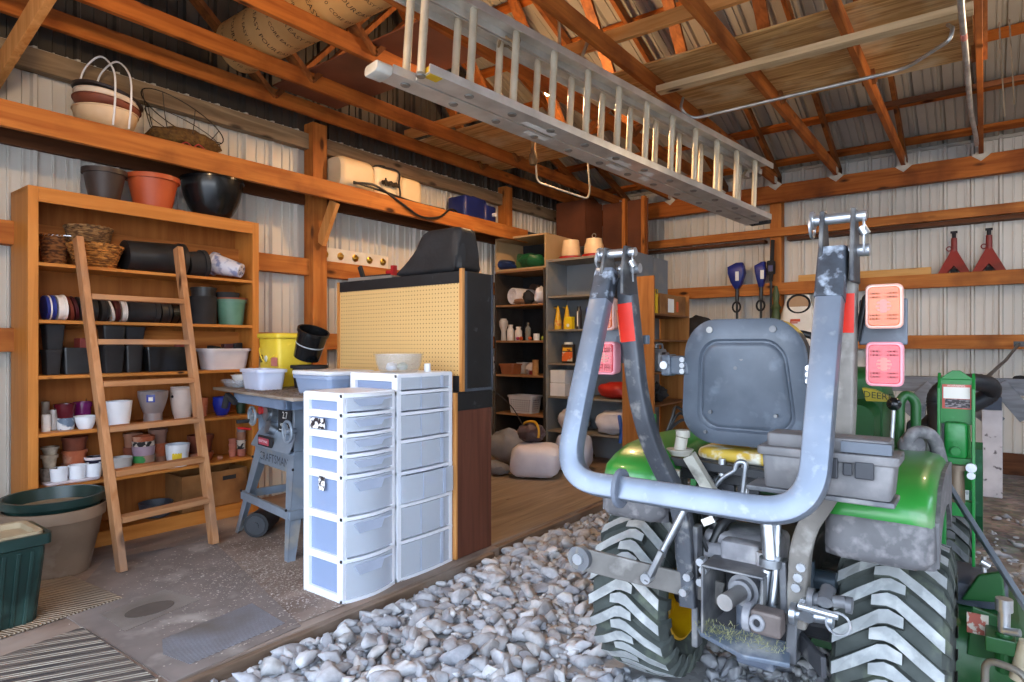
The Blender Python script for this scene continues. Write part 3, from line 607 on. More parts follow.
# ---------------------------------------------------------------- wooden ladder leaning on the bookcase
LW=lambda a: WOOD('ladderwood','#b98860','#98663e',a,dirt='#8d7260')
wl_=T('wooden_ladder','wooden step ladder leaning against the front of the bookcase','ladder',A(168,556,z=.04))
b0,b1=A(122,572,z=.04),A(214,544,z=.04); t0_,t1_=A(78,238,x=-4.275),A(178,248,x=-4.275)
for b_,t_ in ((b0,t0_),(b1,t1_)):
    mb=MB(); mb.beam(b_,t_,.038,.07,up=(1,0,.3)); o=O('rail',mb,LW('z'),wl_,bev=.004)
for pyl,pyr in ((299,299.5),(342,342),(384,380),(428,421),(470,462),(516,503)):
    fl=(572-pyl)/(572-238); fr=(544-pyr)/(544-248)
    # fraction along the rail in space
    def onrail(b_,t_,py):
        lo,hi=0,1
        for _ in range(30):
            m=(lo+hi)/2; p=b_.lerp(t_,m); v=HZ-FPX*(p.z-CH)/depth(p)
            if v>py: lo=m
            else: hi=m
        return b_.lerp(t_,lo)
    p,q=onrail(b0,t0_,pyl),onrail(b1,t1_,pyr); zz=(p.z+q.z)/2; p=b0.lerp(t0_,(zz-b0.z)/(t0_.z-b0.z)); q=b1.lerp(t1_,(zz-b1.z)/(t1_.z-b1.z))
    d=(q-p).normalized()*.018
    mb=MB(); mb.beam(p+d,q-d,.082,.032,up=(0,0,1)); O('rung',mb,LW('y'),wl_,bev=.003)
# ---------------------------------------------------------------- planters on the floor
TAN=PM('tan_plastic','#8c7561','#7a6350',rough=.6,scale=4,wear='#a39080',wscale=5); DGR=PM('forest_plastic','#16302c','#0f2522',rough=.35,scale=4,wear='#2b4540',wscale=6)
pc=V((-4.035,1.2,.0385))
mb=MB(); mb.lathe([(0,0),(.165,0),(.175,.06),(.2,.18),(.205,.185),(.222,.29),(.228,.3),(.238,.3),(.242,.36),(.226,.36),(.2,.2),(.16,.02),(0,.02)],40); O('round_planter',mb,TAN,label='large tan round planter standing beside the bookcase',cat='planter',loc=pc,smooth=40,local=True)
mb=MB(); mb.lathe([(0,.02),(.16,.02),(.2,.11),(.222,.16),(.236,.16),(.24,.2),(.222,.2),(.2,.13),(.15,.1),(0,.1)],40); o=O('round_planter',mb,DGR,label='dark green round planter stacked inside the tan planter',cat='planter',loc=pc+V((0,0,.22)),smooth=40,local=True)
mb=MB(); mb.lathe([(0,.105),(.17,.12),(.2,.135),(0,.14)],32); O('soil_residue',mb,PM('dusty_soil','#9d8c72','#7d6c55',rough=.95,scale=12),o,local=True,smooth=60)
# rectangular green trough
tr=T('trough_planter','dark green rectangular planter trough at the left edge of the floor','planter',(-3.46,.66,.0385),rotz=R(90))
def fl(w,d,z): return [V((x,y,z)) for x,y in rrect(w,d,.03,4)]
mb=MB(); mb.loft([fl(.54,.22,0),fl(.6,.28,.33),fl(.6,.285,.345),fl(.64,.32,.355),fl(.64,.32,.4),fl(.605,.285,.4),fl(.59,.27,.38),fl(.5,.19,.05)]); O('trough_body',mb,DGR,tr,local=True,smooth=35)
mb=MB()
for k in range(11):
    x=-.25+.05*k
    for sy in (-1,1): mb.beam((x*.9,sy*.114,.01),(x,sy*.141,.33),.016,.008,up=(0,1,0))
for k in range(5):
    y=-.1+.05*k; mb.beam((.272,y*.8,.01),(.301,y,.33),.016,.008,up=(1,0,0)); mb.beam((-.272,y*.8,.01),(-.301,y,.33),.016,.008,up=(1,0,0))
O('flutes',mb,DGR,tr,local=True,bev=.003)
mb=MB(); mb.loft([fl(.59,.27,.385),fl(.59,.27,.41),fl(.54,.22,.41),fl(.48,.17,.2)]); O('inner_liner',mb,PM('liner_tan','#a39377','#8c7c62',rough=.7),tr,local=True,smooth=35)
# ================================================================ things on the high shelf, left wall
DZ=2.6075
# stacked cream hanging pots
p=V((-4.45,1.6,DZ)); HB=T('hanging_pots','stack of cream hanging pots with white wire handles on the high shelf','pot',p)
def dish(r,h,z,tilt=(0,0),n=32):
    mb=MB(); M=Matrix.Translation(p+V((0,0,z)))@Matrix.Rotation(tilt[0],4,'X')@Matrix.Rotation(tilt[1],4,'Y'); mb.lathe(bowlprof(r*.55,r,h),n,M); return mb
O('lower_pot',dish(.175,.135,0),CREAM,HB,smooth=40); O('rust_pot',dish(.182,.07,.115,(-.12,0)),PM('rust_brown','#8a4a32','#6e3826',rough=.6),HB,smooth=40); O('upper_pot',dish(.178,.07,.15,(-.14,0)),PM('cream2','#e8d8c4','#dcc8ae',rough=.45),HB,smooth=40)
mb=MB(); M=Matrix.Translation(p+V((0,.01,.225)))@Matrix.Rotation(-.22,4,'X'); mb.lathe([(0,0),(.19,0),(.2,.012),(.19,.014),(0,.01)],32,M); O('dark_saucer',mb,DARKB,HB,smooth=40)
mb=MB()
for dy in (-.02,.07):
    mb.tube(catmull([p+V((.165,dy,.02)),p+V((.2,dy+.0,.2)),p+V((.17,dy,.36)),p+V((.08,dy-.04,.45)),p+V((-.03,dy-.09,.38)),p+V((-.06,dy-.11,.25))],6),.006,6)
O('wire_handle',mb,WHITEP,HB,smooth=60)
# wire basket with moss
p=V((-4.46,2.09,DZ)); t=T('wire_basket','dark wire hanging basket with brown moss liner on the high shelf','basket',p)
mb=MB(); mb.blob(p+V((0,0,.07)),(.3,.5,.2),4,.25,2.2,flat=-.07); O('moss_liner',mb,PM('moss','#4a3216','#6b4f22',rough=.95,scale=40,bump=1),t,smooth=70)
mb=MB(); ring=[p+V((.16*math.cos(a),.27*math.sin(a),.25-.2*math.sin(a)*.55+.02*math.cos(a))) for a in [k*2*PI/32 for k in range(32)]]; mb.tube(ring,.004,6,closed=True)
for k in range(0,32,4): a=k*2*PI/32; mb.tube(catmull([ring[k],p+V((.13*math.cos(a),.22*math.sin(a),.13)),p+V((.05*math.cos(a),.1*math.sin(a),.012))],4),.003,5)
for f in (.6,):
    mb.tube([p+V((.14*math.cos(a),.25*math.sin(a),.17-.08*math.sin(a))) for a in [k*2*PI/32 for k in range(32)]],.003,5,closed=True)
O('wire_frame',mb,PM('dark_wire','#3a3026','#2a2119',rough=.5,metal=.5),t,smooth=60)
mb=MB(); mb.tube(catmull([p+V((.17,-.1,.004)),p+V((.165,-.06,.03)),p+V((.17,-.02,.006)),p+V((.165,.02,.035)),p+V((.17,.06,.01))],5),.005,6); O('bungee_hook',mb,PM('red_cord','#b03a34','#932b28'),label='red and white bungee cord lying before the wire basket',cat='cord',loc=p+V((.17,0,0)),smooth=60)
# white spray tank
y0,y1=3.34,4.3; SPc=V((-4.47,(y0+y1)/2,DZ)); t=T('spray_tank','cream plastic spray tank with black hose on the high shelf','tank',SPc)
TNK=PM('tank_cream','#e6d2b2','#dac29c',rough=.45,scale=3)
mb=MB()
def seg(a,b,z1,d,r=.05):
    rings=[]
    for y,k in ((a,.86),(a+.02,.97),(a+.05,1),(b-.05,1),(b-.02,.97),(b,.86)):
        rings.append([V((-4.47+u*k,y,DZ+z1/2+.002+v*k)) for u,v in rrect(d,z1,r,4)])
    mb.loft(rings)
seg(y0,y0+.36,.29,.27,.09); seg(y0+.37,y0+.7,.27,.25,.03); seg(y0+.71,y1,.25,.23,.05); seg(y0+.34,y0+.73,.2,.2,.04)
O('tank_body',mb,TNK,t,smooth=40)
mb=MB(); mb.cyl((-4.44,y0+.5,DZ+.27),(-4.44,y0+.5,DZ+.305),.06,.055,20); O('fill_cap',mb,BLACKM,t,smooth=40)
mb=MB()
for dy in (0,.06,.12): mb.cyl((-4.33,y0+.45+dy,DZ+.13),(-4.29,y0+.45+dy,DZ+.13),.022,.02,12)
mb.cyl((-4.31,y0+.42,DZ+.13),(-4.31,y0+.62,DZ+.12),.012); mb.cyl((-4.31,y0+.46,DZ+.1),(-4.31,y0+.46,DZ+.17),.008); O('valve',mb,PM('valve_dark','#3a3430','#1f1c1a',rough=.4,metal=.5),t,smooth=40)
mb=MB()
mb.tube(catmull([(-4.31,y0+.1,DZ+.05),(-4.26,y0+.3,DZ+.06),(-4.23,y0+.55,DZ-.04),(-4.22,y0+.8,DZ-.13),(-4.22,y0+1.05,DZ-.1),(-4.25,y0+1.25,DZ+.015),(-4.3,y0+1.4,DZ+.02)],8),.011,8)
mb.tube(catmull([(-4.31,y0+.1,DZ+.06),(-4.27,y0+.4,DZ+.03),(-4.3,y0+.8,DZ+.012),(-4.29,y0+1.2,DZ+.012)],8),.010,8)
mb.tube(catmull([(-4.42,y0+.52,DZ+.3),(-4.34,y0+.64,DZ+.27),(-4.31,y0+.62,DZ+.15),(-4.3,y0+.62,DZ+.03),(-4.3,y0+.5,DZ+.02)],8),.009,8); O('hose',mb,BLACKP,t,smooth=60)
# blue cooler jug
p=V((-4.46,5.18,DZ)); t=T('jerry_can','deep blue plastic water can on the high shelf','can',p); BLC=PM('deep_blue','#1c2a6e','#16215a',rough=.4)
mb=MB(); rbox(mb,p+V((0,-.11,0)),(.26,.34,.24),.04,.02); rbox(mb,p+V((0,.17,0)),(.24,.2,.2),.04,.02); O('can_body',mb,BLC,t,smooth=40)
mb=MB(); mb.tube(fillet([p+V((0,-.04,.22)),p+V((0,-.02,.275)),p+V((0,.2,.262)),p+V((0,.22,.18))],.03),.018,8); O('handle',mb,BLC,t,smooth=60)
mb=MB(); mb.cyl(p+V((.12,.2,.1)),p+V((.155,.2,.1)),.022,n=14); O('spout_cap',mb,WHITEP,t,smooth=40)
# board of brass hooks
p=V((WX+.11,3.72,2.06)); t=T('hook_board','white board with five round brass hooks on the left wall','hook board',p)
mb=MB(); mb.bx(WX+.02,WX+.045,3.34,4.1,2.003,2.13); O('board',mb,PM('paint_white','#e4ddd0','#d4cbbb',rough=.6),t,bev=.003)
for k in range(5):
    y=3.37+.165*k; mb=MB(); mb.lathe([(0,0),(.032,0),(.034,.006),(.022,.01),(.012,.02),(.02,.026),(.014,.034),(0,.036)],20,Matrix.Translation((WX+.0455,y,2.066))@Matrix.Rotation(PI/2,4,'Y')); O('brass_hook',mb,PM('brass','#c8a04a','#8a6a26',rough=.3,metal=.9),t,smooth=40)
# ================================================================ in the trusses
KR=PM('kraft','#c79c62','#b58a52',rough=.75,scale=3)
tz=3.275+.185; ty=2.45; tb=T('form_tube','printed brown cardboard form tube lying across the roof trusses','tube',(-3.3,ty,tz))
mb=MB(); prf=[(.185,0),(.185,2.2),(.175,2.2),(.175,0),(.185,0)]; mb.lathe(prf,40,Matrix.Translation((-4.36,ty,tz))@Matrix.Rotation(PI/2,4,'Y')); O('tube_wall',mb,KR,tb,smooth=40)
mb=MB(); vsA,fsA=text_mb('EASY POUR',.055); vsB,fsB=text_mb('CORE EASY 10',.042)
def ontube(vs,fs,x0,a0,flip=1):
    out=[]
    for q in vs:
        a=a0+q.x/.1855; out.append(V((x0+q.y,ty-.1856*math.cos(a),tz-.1856*math.sin(a)*1)))
    mb.add(out,fs)
for k in range(15):
    for j in range(4): ontube(*((vsA,fsA) if k%2 else (vsB,fsB)),-4.28+.14*k,-.9+1.57*j+.5*(k%3))
O('printing',mb,PM('ink','#2c2016','#3a2a1c',rough=.8),tb)
def loose(name,label,cat,x0,x1,y0,y1,z0,z1,m,bev=.002):
    mb=MB(); mb.bx(x0,x1,y0,y1,z0,z1); return O(name,mb,m,label=label,cat=cat,loc=((x0+x1)/2,(y0+y1)/2,z0),bev=bev)
PLY=WOOD('plywood','#dcae70','#95652f','x',kd=.02,dirt='#e0caa0',scale=1.6); zc=CHZ+.1165
loose('panel_board','reddish brown panel laid on the trusses below the form tube','board',-4.38,-2.75,2.72,3.32,zc,zc+.012,PM('redboard','#7a4630','#663826',rough=.6,scale=3))
loose('plywood_sheet','plywood sheet lying on the trusses above the high shelf','plywood',-4.43,-3.35,4.32,5.62,zc,zc+.012,PLY)
loose('plywood_sheet','largest plywood sheet on the trusses above the long grey board','plywood',-2.4,-.06,4.12,5.4,zc,zc+.014,PLY)
loose('lumber_stick','orange stud along the near edge of the plywood above the high shelf','lumber',-4.5,-3.2,4.2,4.24,zc,zc+.09,pine('x'))
loose('lumber_stick','long orange stud across the trusses beside the hanging bulb','lumber',-2.75,-.6,3.68,3.72,zc,zc+.089,pine('x'))
loose('lumber_stick','short offcut on the near edge of the largest plywood sheet','lumber',-1.05,-.6,4.2,4.3,zc+.0145,zc+.053,TX)
loose('lumber_stick','dark stick laid on the trusses near the back right','lumber',-.8,1.4,6.06,6.1,zc,zc+.04,WOOD('darkpost','#6a3f22','#4a2812','x'))
# long grey board hanging under the trusses
loose('hung_board','long grey board fixed under the trusses in front of the plywood','board',-1.9,-.05,4.23,4.32,CHZ-.045,CHZ-.0015,WOOD('palegrey','#cbb08a','#a98f6a','x'))
mb=MB(); mb.tube(fillet([A(683,98,z=3.1),A(680,109,z=2.98),A(692,119,z=2.93),A(905,69,z=2.93),A(950,40,z=2.93),A(953,28,z=3.0),A(948,25,z=3.1)],.09,6),.011,8); O('hanging_rail',mb,GALV,label='bent metal rail hanging below the long grey board',cat='rail',loc=(-1,4.3,3.1),smooth=60)
mb=MB(); mb.tube(fillet([(-.1,3.6,3.13),(-.1,4.0,3.06),(-.085,5.9,3.03),(-.06,6.6,3.04),(-.06,7.1,3.1)],.2),.017,8); rd=O('hanging_pipe',mb,GALV,label='straight steel pipe hung along the truss at the upper right',cat='pipe',loc=(-.09,5.3,3.05),smooth=60)
mb=MB(); mb.cyl((-.0975,4.4,3.053),(-.096,4.48,3.052),.0178); O('pink_tape',mb,PM('pink_tape','#d98a80','#c8766c'),rd,smooth=60)
for k,(xa,lb) in enumerate(((.07,'longer thin lath hanging at the upper right corner'),(.12,'shorter thin lath hanging at the upper right corner'))):
    mb=MB(); mb.beam((xa,4.9,zc),(xa+.03,5.05+.1*k,2.72+.1*k),.03,.008,up=(1,0,0)); O('hanging_lath',mb,graywood('z'),label=lb,cat='lath',loc=(xa,4.9,zc))
# ---------------------------------------------------------------- aluminium extension ladder
La,Lb=V((-2.36,1.93,2.635)),V((-1.585,5.72,2.355)); Ld=(Lb-La).normalized(); Lh=V((Ld.y,-Ld.x,0)).normalized(); Lu=Lh.cross(Ld).normalized()
if Lu.z<0: Lu=-Lu
lad=T('extension_ladder','long aluminium extension ladder hung on edge below the trusses','ladder',(La+Lb)/2)
LL=(Lb-La).length; RG=.46; ALUD=PM('alu_bright','#dddbd5','#c4c1ba',rough=.34,metal=.6,scale=7)
ch=[(-.064,-.014),(.064,-.014),(.064,.032),(.055,.032),(.055,-.007),(-.055,-.007),(-.055,.032),(-.064,.032)]
for s in (0,1):
    off=Lh*(.142*s-.06)
    for e in (0,1):
        base=La+off+Lu*(RG*e)+Ld*(.12*s); fl_=1 if e==0 else -1
        rings=[]
        for q in (.17,LL-.2*s): rings.append([base+Ld*q+Lh*a+Lu*(b*fl_) for a,b in ch])
        mb=MB(); mb.loft(rings); O('rail',mb,ALUD,lad,bev=.001)
    n=12; mb=MB()
    for k in range(n):
        c=La+off+Ld*(.28+.302*k)
        mbr=MB(); mbr.cyl(c+Lu*.0,c+Lu*RG,.0215,n=12); O('rung',mbr,PM('rung_cream','#d6cdb8','#c2b8a2',rough=.4,metal=.3,scale=6),lad,smooth=50)
        for e in (0,1): q=c+Lu*(RG*e+(-.0145 if e==0 else .0145)); mb.cyl(q,q+Lu*(-.006 if e==0 else .006),.027,.022,14)
    O('rung_ends',mb,PM('rung_cap','#a5a39d','#85837e',rough=.35,metal=.7),lad,smooth=40)
for e in (0,1):
    q=La+Ld*.18-Lh*.06+Lu*(RG*e); mb=MB(); rbox(mb,(0,0,0),(.055,.13,.09),.02,.008,M=Matrix.Translation(q-Ld*.1)@Matrix((list(Lu)+[0],list(Lh)+[0],list(Ld)+[0],[0,0,0,1])).transposed()) ; O('foot',mb,PM('shoe_white','#d9d6cc','#b5b2a8',rough=.5),lad,smooth=40)
mb=MB(); M=Matrix((list(Ld)+[La.x],list(Lh)+[La.y],list(Lu)+[La.z],[0,0,0,1])); M=Matrix(((Ld.x,Lh.x,Lu.x,La.x),(Ld.y,Lh.y,Lu.y,La.y),(Ld.z,Lh.z,Lu.z,La.z),(0,0,0,1)))
mb.bx(.3,.37,.085,.142,-.017,.03,M); O('corner_guard',mb,PM('yellow_guard','#d9b020','#c69c14'),lad)
mb=MB()
for q,w_,h_ in ((1.0,.25,.04),(1.75,.22,.045),(2.1,.12,.05)): mb.bx(q,q+w_,.03,.03+h_,-.0156,-.0148,M); mb.bx(q+.1,q+.1+w_*.7,-.06,-.06+h_,-.0156,-.0148,M)
O('stickers',mb,STW,lad)
mb=MB(); mb.bx(LL-.03,LL+.03,-.09,.09,-.02,.03,M); O('rubber_end',mb,BLACKM,lad,bev=.008)
mb=MB(); q=La+Ld*.9+Lu*(RG-.03); mb.tube([q+Lh*.07*math.cos(a)+Lu*.02*math.sin(a*3)+Ld*.05*math.sin(a) for a in [k*PI/8 for k in range(16)]],.008,6,closed=True); O('rope_lashing',mb,graywood('x'),lad,smooth=60)
# hooks
HK=PM('hook_wire','#c9bda8','#a5987f',rough=.4,metal=.6)
def hook(label,pts,t,name='metal_hook',r=.008):
    P=[A(a,b,t=t) for a,b in pts]; mb=MB(); mb.tube(fillet(P,.05),r,8); return O('hanging_hook',mb,HK,label=label,cat='hook',loc=P[0],smooth=60)
hook('wide U-shaped metal hook hanging under the truss left of centre',[(535,100),(535,150),(537,182),(588,199),(590,190),(587,150)],4.9)
hook('bent metal hook rising past the top rail of the long ladder',[(592,30),(580,62),(570,71),(553,74)],4.05,r=.012)
hook('straight metal hanger rod beside the ladder at the top',[(557,-20),(559,20),(560,62)],4.1,r=.01)
hook('small metal hook at the far end of the long ladder',[(753,157),(748,168),(742,177)],5.55,r=.012)
P=A(533,150,t=4.85); mb=MB(); mb.lathe([(0,-.12),(.025,-.115),(.034,-.08),(.03,-.04),(.018,-.01),(.016,.1),(.0,.105)],14,c=P); O('hanging_grip',mb,PM('worn_grip','#8a6a40','#2a2018',rough=.7,scale=6),label='worn wooden grip hanging beside the U-shaped hook',cat='handle',loc=P,smooth=50)
# ================================================================ table saw
SW=T('table_saw','grey table saw on a splayed steel stand beside the bookcase','table saw',(-3.54,2.11,.0385),rotz=R(-9))
def SL(name,mb,m,parent=SW,**k): return O(name,mb,m,parent,local=True,**k)
SG=PM('saw_grey','#909cab','#7e8a97',rough=.45,metal=.3,scale=6,wear='#a5a29c',wscale=6); SGL=PM('saw_apron','#8fa3c0','#7b8eaa',rough=.4,metal=.3)
def ltrap(p,q,w0,w1,d,nx):  # angle-iron leg from foot p to top q
    p=V(p);q=V(q); mb=MB(); sx=nx[0]; sy=nx[1]
    for a,b in (((sx,0),1),((0,sy),0)):
        u=V((a[0],a[1],0)); n=V((0,sy,0)) if a[0] else V((sx,0,0))
        vs=[p,p+u*w0,q+u*w1,q]; vs=vs+[v+n*.004 for v in vs]
        mb.add(vs,[(0,1,2,3),(7,6,5,4),(0,4,5,1),(1,5,6,2),(2,6,7,3),(3,7,4,0)])
    return mb
for sx in (-1,1):
    for y0,y1,sy in ((0,.09,1),(.49,.43,-1)):
        SL('stand_leg',ltrap((sx*.4,y0,0),(sx*.285,y1,.56),.045,.1,.004,(-sx,sy)),SG)
mb=MB(); mb.bx(-.285,.285,.088,.092,.47,.58); SL('stand_apron',mb,SG)
for sx in (-1,1):
    mb=MB(); mb.bx(sx*.285-.002,sx*.285+.002,.09,.43,.47,.58); SL('stand_apron',mb,SG)
mb=MB(); mb.bx(-.285,.285,.428,.432,.47,.58); SL('stand_apron',mb,SG)
mb=MB(); mb.beam((-.355,.03,.25),(.355,.03,.25),.02,.05); mb.beam((-.355,.46,.25),(.355,.46,.25),.02,.05); mb.beam((-.355,.03,.25),(-.355,.46,.25),.02,.05); mb.beam((.355,.03,.25),(.355,.46,.25),.02,.05); SL('cross_brace',mb,SG)
vs,fs=text_mb('CRAFTSMAN',.075); mb=MB(); mb.add([(p.x,.0865,.52+p.y) for p in vs],fs); o=SL('lettering',mb,PM('dark_ink','#3b4450','#323a45'))
mb=MB(); 
for x in (-.3,-.34,.3,.34): mb.cyl((x,.02 if abs(x)>.32 else .08,.28 if abs(x)>.32 else .5),(x,.012 if abs(x)>.32 else .072,.28 if abs(x)>.32 else .5),.008,n=8)
SL('bolts',mb,BLACKM)
# body: cabinet with open front, works inside
mb=MB(); mb.bx(-.27,.27,.12,.125,.585,.87); mb.bx(-.27,-.255,.1,.43,.585,.87); mb.bx(.255,.27,.1,.43,.585,.87); mb.bx(-.27,.27,.42,.43,.585,.87); mb.bx(-.29,.29,.088,.44,.58,.6); SL('cabinet',mb,SG,bev=.002)
mb=MB(); mb.add([(-.285,.06,.59),(.0,.045,.59),(.285,.06,.59),(.27,.118,.70),(0,.11,.70),(-.27,.118,.70)],[(0,1,4,5),(1,2,3,4)]); mb.bx(-.285,.285,.06,.12,.58,.592); SL('front_slope',mb,SG)
mb=MB(); mb.bx(.02,.2,.108,.119,.69,.87); SL('black_panel',mb,BLACKM)
vs,fs=text_mb('2.7',.06); vs2,fs2=text_mb('HP  10 in',.03); mb=MB(); mb.add([(.12+p.x,.107,.8+p.y) for p in vs],fs); mb.add([(.11+p.x,.107,.74+p.y) for p in vs2],fs2); mb.bx(.04,.19,.1065,.1075,.708,.712); SL('panel_lettering',mb,STW)
mb=MB(); mb.bx(-.14,.06,.045,.06,.6,.665); SL('badge_frame',mb,BLACKM,bev=.004)
mb=MB(); mb.bx(-.11,.03,.038,.046,.612,.653); b_=SL('badge',mb,PM('badge_red','#b8485a','#a83c4e',rough=.4)); vs,fs=text_mb('CRAFTSMAN',.024); mb=MB(); mb.add([(-.04+p.x,.0375,.632+p.y) for p in vs],fs); SL('badge_lettering',mb,WHITEP,parent=b_)
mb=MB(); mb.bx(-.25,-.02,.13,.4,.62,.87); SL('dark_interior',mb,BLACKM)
mb=MB(); mb.cyl((-.06,.2,.78),(-.06,.08,.8),.06,n=20); mb.cyl((-.06,.08,.8),(-.06,.06,.8),.045,n=20); mb.cyl((-.03,.12,.7),(-.03,.06,.72),.04,n=14); SL('motor',mb,STEEL,smooth=40)
mb=MB(); mb.cyl((-.11,.06,.82),(-.11,.045,.82),.025,n=12); mb.cyl((-.2,.06,.86),(-.16,.06,.86),.01); mb.cyl((-.24,.04,.69),(-.34,.0,.69),.008,n=8); SL('red_knob',mb,PM('saw_red','#c22b28','#a32020',rough=.4),smooth=40)
def hwheel(c,r,mm):
    mb=MB(); mb.tube([V(c)+V((r*math.cos(a),0,r*math.sin(a))) for a in [k*PI/12 for k in range(24)]],.009,8,closed=True)
    for k in range(3): a=k*2*PI/3+.3; mb.beam(c,V(c)+V((r*math.cos(a),0,r*math.sin(a))),.012,.02,up=(0,1,0))
    mb.cyl(V(c)+V((0,.05,0)),V(c)+V((0,-.015,0)),.018); return SL('hand_wheel',mb,mm,smooth=50)
hw=hwheel((-.19,.03,.78),.055,SG); mb=MB(); mb.cyl((-.23,.03,.745),(-.23,-.05,.745),.012); SL('grip',mb,BLACKM,parent=hw,smooth=50)
hwheel((.33,.03,.73),.06,SG)
mb=MB(); mb.bx(-.37,.42,-.02,.02,.862,.925); mb.bx(-.37,.42,.46,.49,.862,.925); mb.bx(-.37,-.33,-.02,.49,.862,.925); mb.bx(.38,.42,-.02,.49,.862,.925); SL('table_apron',mb,SGL,bev=.004)
mb=MB(); mb.bx(-.36,.41,0,.47,.9,.926); SL('table_top',mb,GALV)
mb=MB(); mb.beam((-.42,-.045,.905),(-.3,-.03,.86),.03,.03); mb.cyl((-.4,-.05,.9),(-.42,-.06,.82),.02,n=10); SL('fence_clamp',mb,BLACKM)
TOPZ=.0385+.9285
bdz=.9275; mb=MB(); mb.bx(-.5,.62,-.06,.72,bdz,bdz+.018); bd=MB(); 
M=Matrix.Translation((-3.54,2.11,.0385))@Matrix.Rotation(R(-9),4,'Z')
def SWP(x,y,z=0): return M@V((x,y,z))
mb2=MB(); mb2.bx(-.64,.6,-.06,.5,0,.018); O('board_top',mb2,WOOD('greyboard','#8f8072','#6d6055','x',dirt='#b3a79b'),label='weathered board covering the saw table, scattered with wood chips',cat='board',loc=SWP(0,0,bdz),rot=(0,0,R(-9)),local=True,bev=.002)
bz_=.0385+bdz+.0195
# grinder disc / motor housing under the saw
p=A(257,507,t=4.0); 
mt=T('saw_motor','round dark motor with end cap lying on the floor under the saw','motor',V((p.x,p.y,.04)))
mb=MB(); d=V((.62,-.75,0)).normalized(); c=V((p.x,p.y,.04+.08)); mb.cyl(c-d*.01,c+d*.0,.078,n=28); mb.cyl(c-d*.01,c-d*-.02,.078,n=28); mb.cyl(c-d*.22,c-d*.01,.075,n=28); O('motor_body',mb,PM('motor_dark','#1d2026','#15171b',rough=.5),mt,smooth=40)
mb=MB(); mb.cyl(c+d*.02,c+d*.026,.06,n=24); mb.cyl(c+d*.026,c+d*.034,.02,n=14); O('end_cap',mb,PM('cap_grey','#34373d','#2a2d33',rough=.5),mt,smooth=40)
# ---- on the saw board
TUBW=PM('tub_blue_white','#cfd6ea','#bcc6e0',rough=.4); CLEARG=SEE('clear_tray','#b9bcc2',.65,.15)
q=SWP(-.53,.1,0); mb=MB(); tub(mb,(0,0,0),.26,.2,.05,r=.04,taper=.9); O('clear_tray',mb,CLEARG,label='low clear plastic tray at the left end of the saw board',cat='tray',loc=(q.x,q.y,bz_),rot=(0,0,R(-9)),local=True,smooth=40)
q=SWP(-.52,.11,0); cr=T('glass_dish','small glass dish with a teal base standing in the clear tray','dish',(q.x,q.y,bz_+.0075)); mb=MB(); mb.lathe(bowlprof(.04,.085,.075),28); O('dish_bowl',mb,SEE('dish_glass','#d7d3cf',.3,.1),cr,local=True,smooth=50); mb=MB(); mb.lathe([(0,.0),(.042,0),(.06,.02),(.055,.022),(0,.006)],28,c=(0,0,-.0005)); O('teal_base',mb,PM('teal','#1f6a6c','#185658',rough=.4),cr,local=True,smooth=50)
q=SWP(-.21,.11,0); mb=MB(); tub(mb,(0,0,0),.32,.18,.13,r=.04,taper=.86); O('white_tub',mb,TUBW,label='white plastic tub in front of the yellow bucket on the saw',cat='tub',loc=(q.x,q.y,bz_),rot=(0,0,R(-9)),local=True,smooth=40)
q=SWP(-.46,.37,0); YEL=PM('bucket_yellow','#efd648','#e0c434',rough=.45)
yb=T('yellow_bucket','large yellow square bucket at the back of the saw board','bucket',(q.x,q.y,bz_),rotz=R(-9)); mb=MB(); rbox(mb,(0,0,0),(.33,.26,.33),.03,.008,taper=.93); O('bucket_body',mb,YEL,yb,local=True,smooth=40)
mb=MB(); rbox(mb,(0,0,.3305),(.355,.285,.035),.035,.008); O('bucket_lid',mb,YEL,yb,local=True,smooth=40)
mb=MB(); mb.tube(catmull([(-.175,-.03,.3),(-.1,-.145,.26),(.0,-.15,.16),(.1,-.145,.2),(.175,-.03,.3)],6),.004,6); O('bail_handle',mb,YEL,yb,local=True,smooth=60)
mb=MB(); 
for k in range(7): a=k*2*PI/7; mb.cyl((-.11+.022*math.cos(a),-.1265,.19+.022*math.sin(a)),(-.11+.022*math.cos(a),-.13,.19+.022*math.sin(a)),.009,n=8)
mb.cyl((-.11,-.1265,.19),(-.11,-.13,.19),.012,n=8); O('paw_print',mb,PM('print_dark','#6b5a20','#4a3d14'),yb,local=True)
mb=MB(); mb.bx(.06,.155,-.131,-.127,.14,.2); O('pink_label',mb,PM('label_pink','#d48a86','#c2746f'),yb,local=True); mb=MB(); mb.cyl((-.03,-.1265,.19),(-.03,-.1305,.19),.022,n=14); O('blue_mark',mb,PM('mark_blue','#4aa0b8','#e0e6e8',scale=20),yb,local=True)
q=SWP(-.13,.385,0); mb=MB(); tub(mb,(0,0,0),.22,.2,.15,r=.09,taper=.85); O('nursery_pot',mb,BLACKM,label='lower black pot beside the yellow bucket on the saw',cat='pot',loc=(q.x,q.y,bz_),local=True,smooth=40)
mb=MB(); mb.lathe(prof(.085,.1,.2,rim=.006),28); pt_=O('nursery_pot',mb,GLOSSB,label='shiny black pot tilted on the lower black pot by the yellow bucket',cat='pot',loc=(q.x-.03,q.y+.0,bz_+.2),rot=(0,.42,0),smooth=35,local=True); bands(pt_,.092,(.1,.12,.135),PM('white_line','#aab0b8','#9aa0a8'),'white_band')
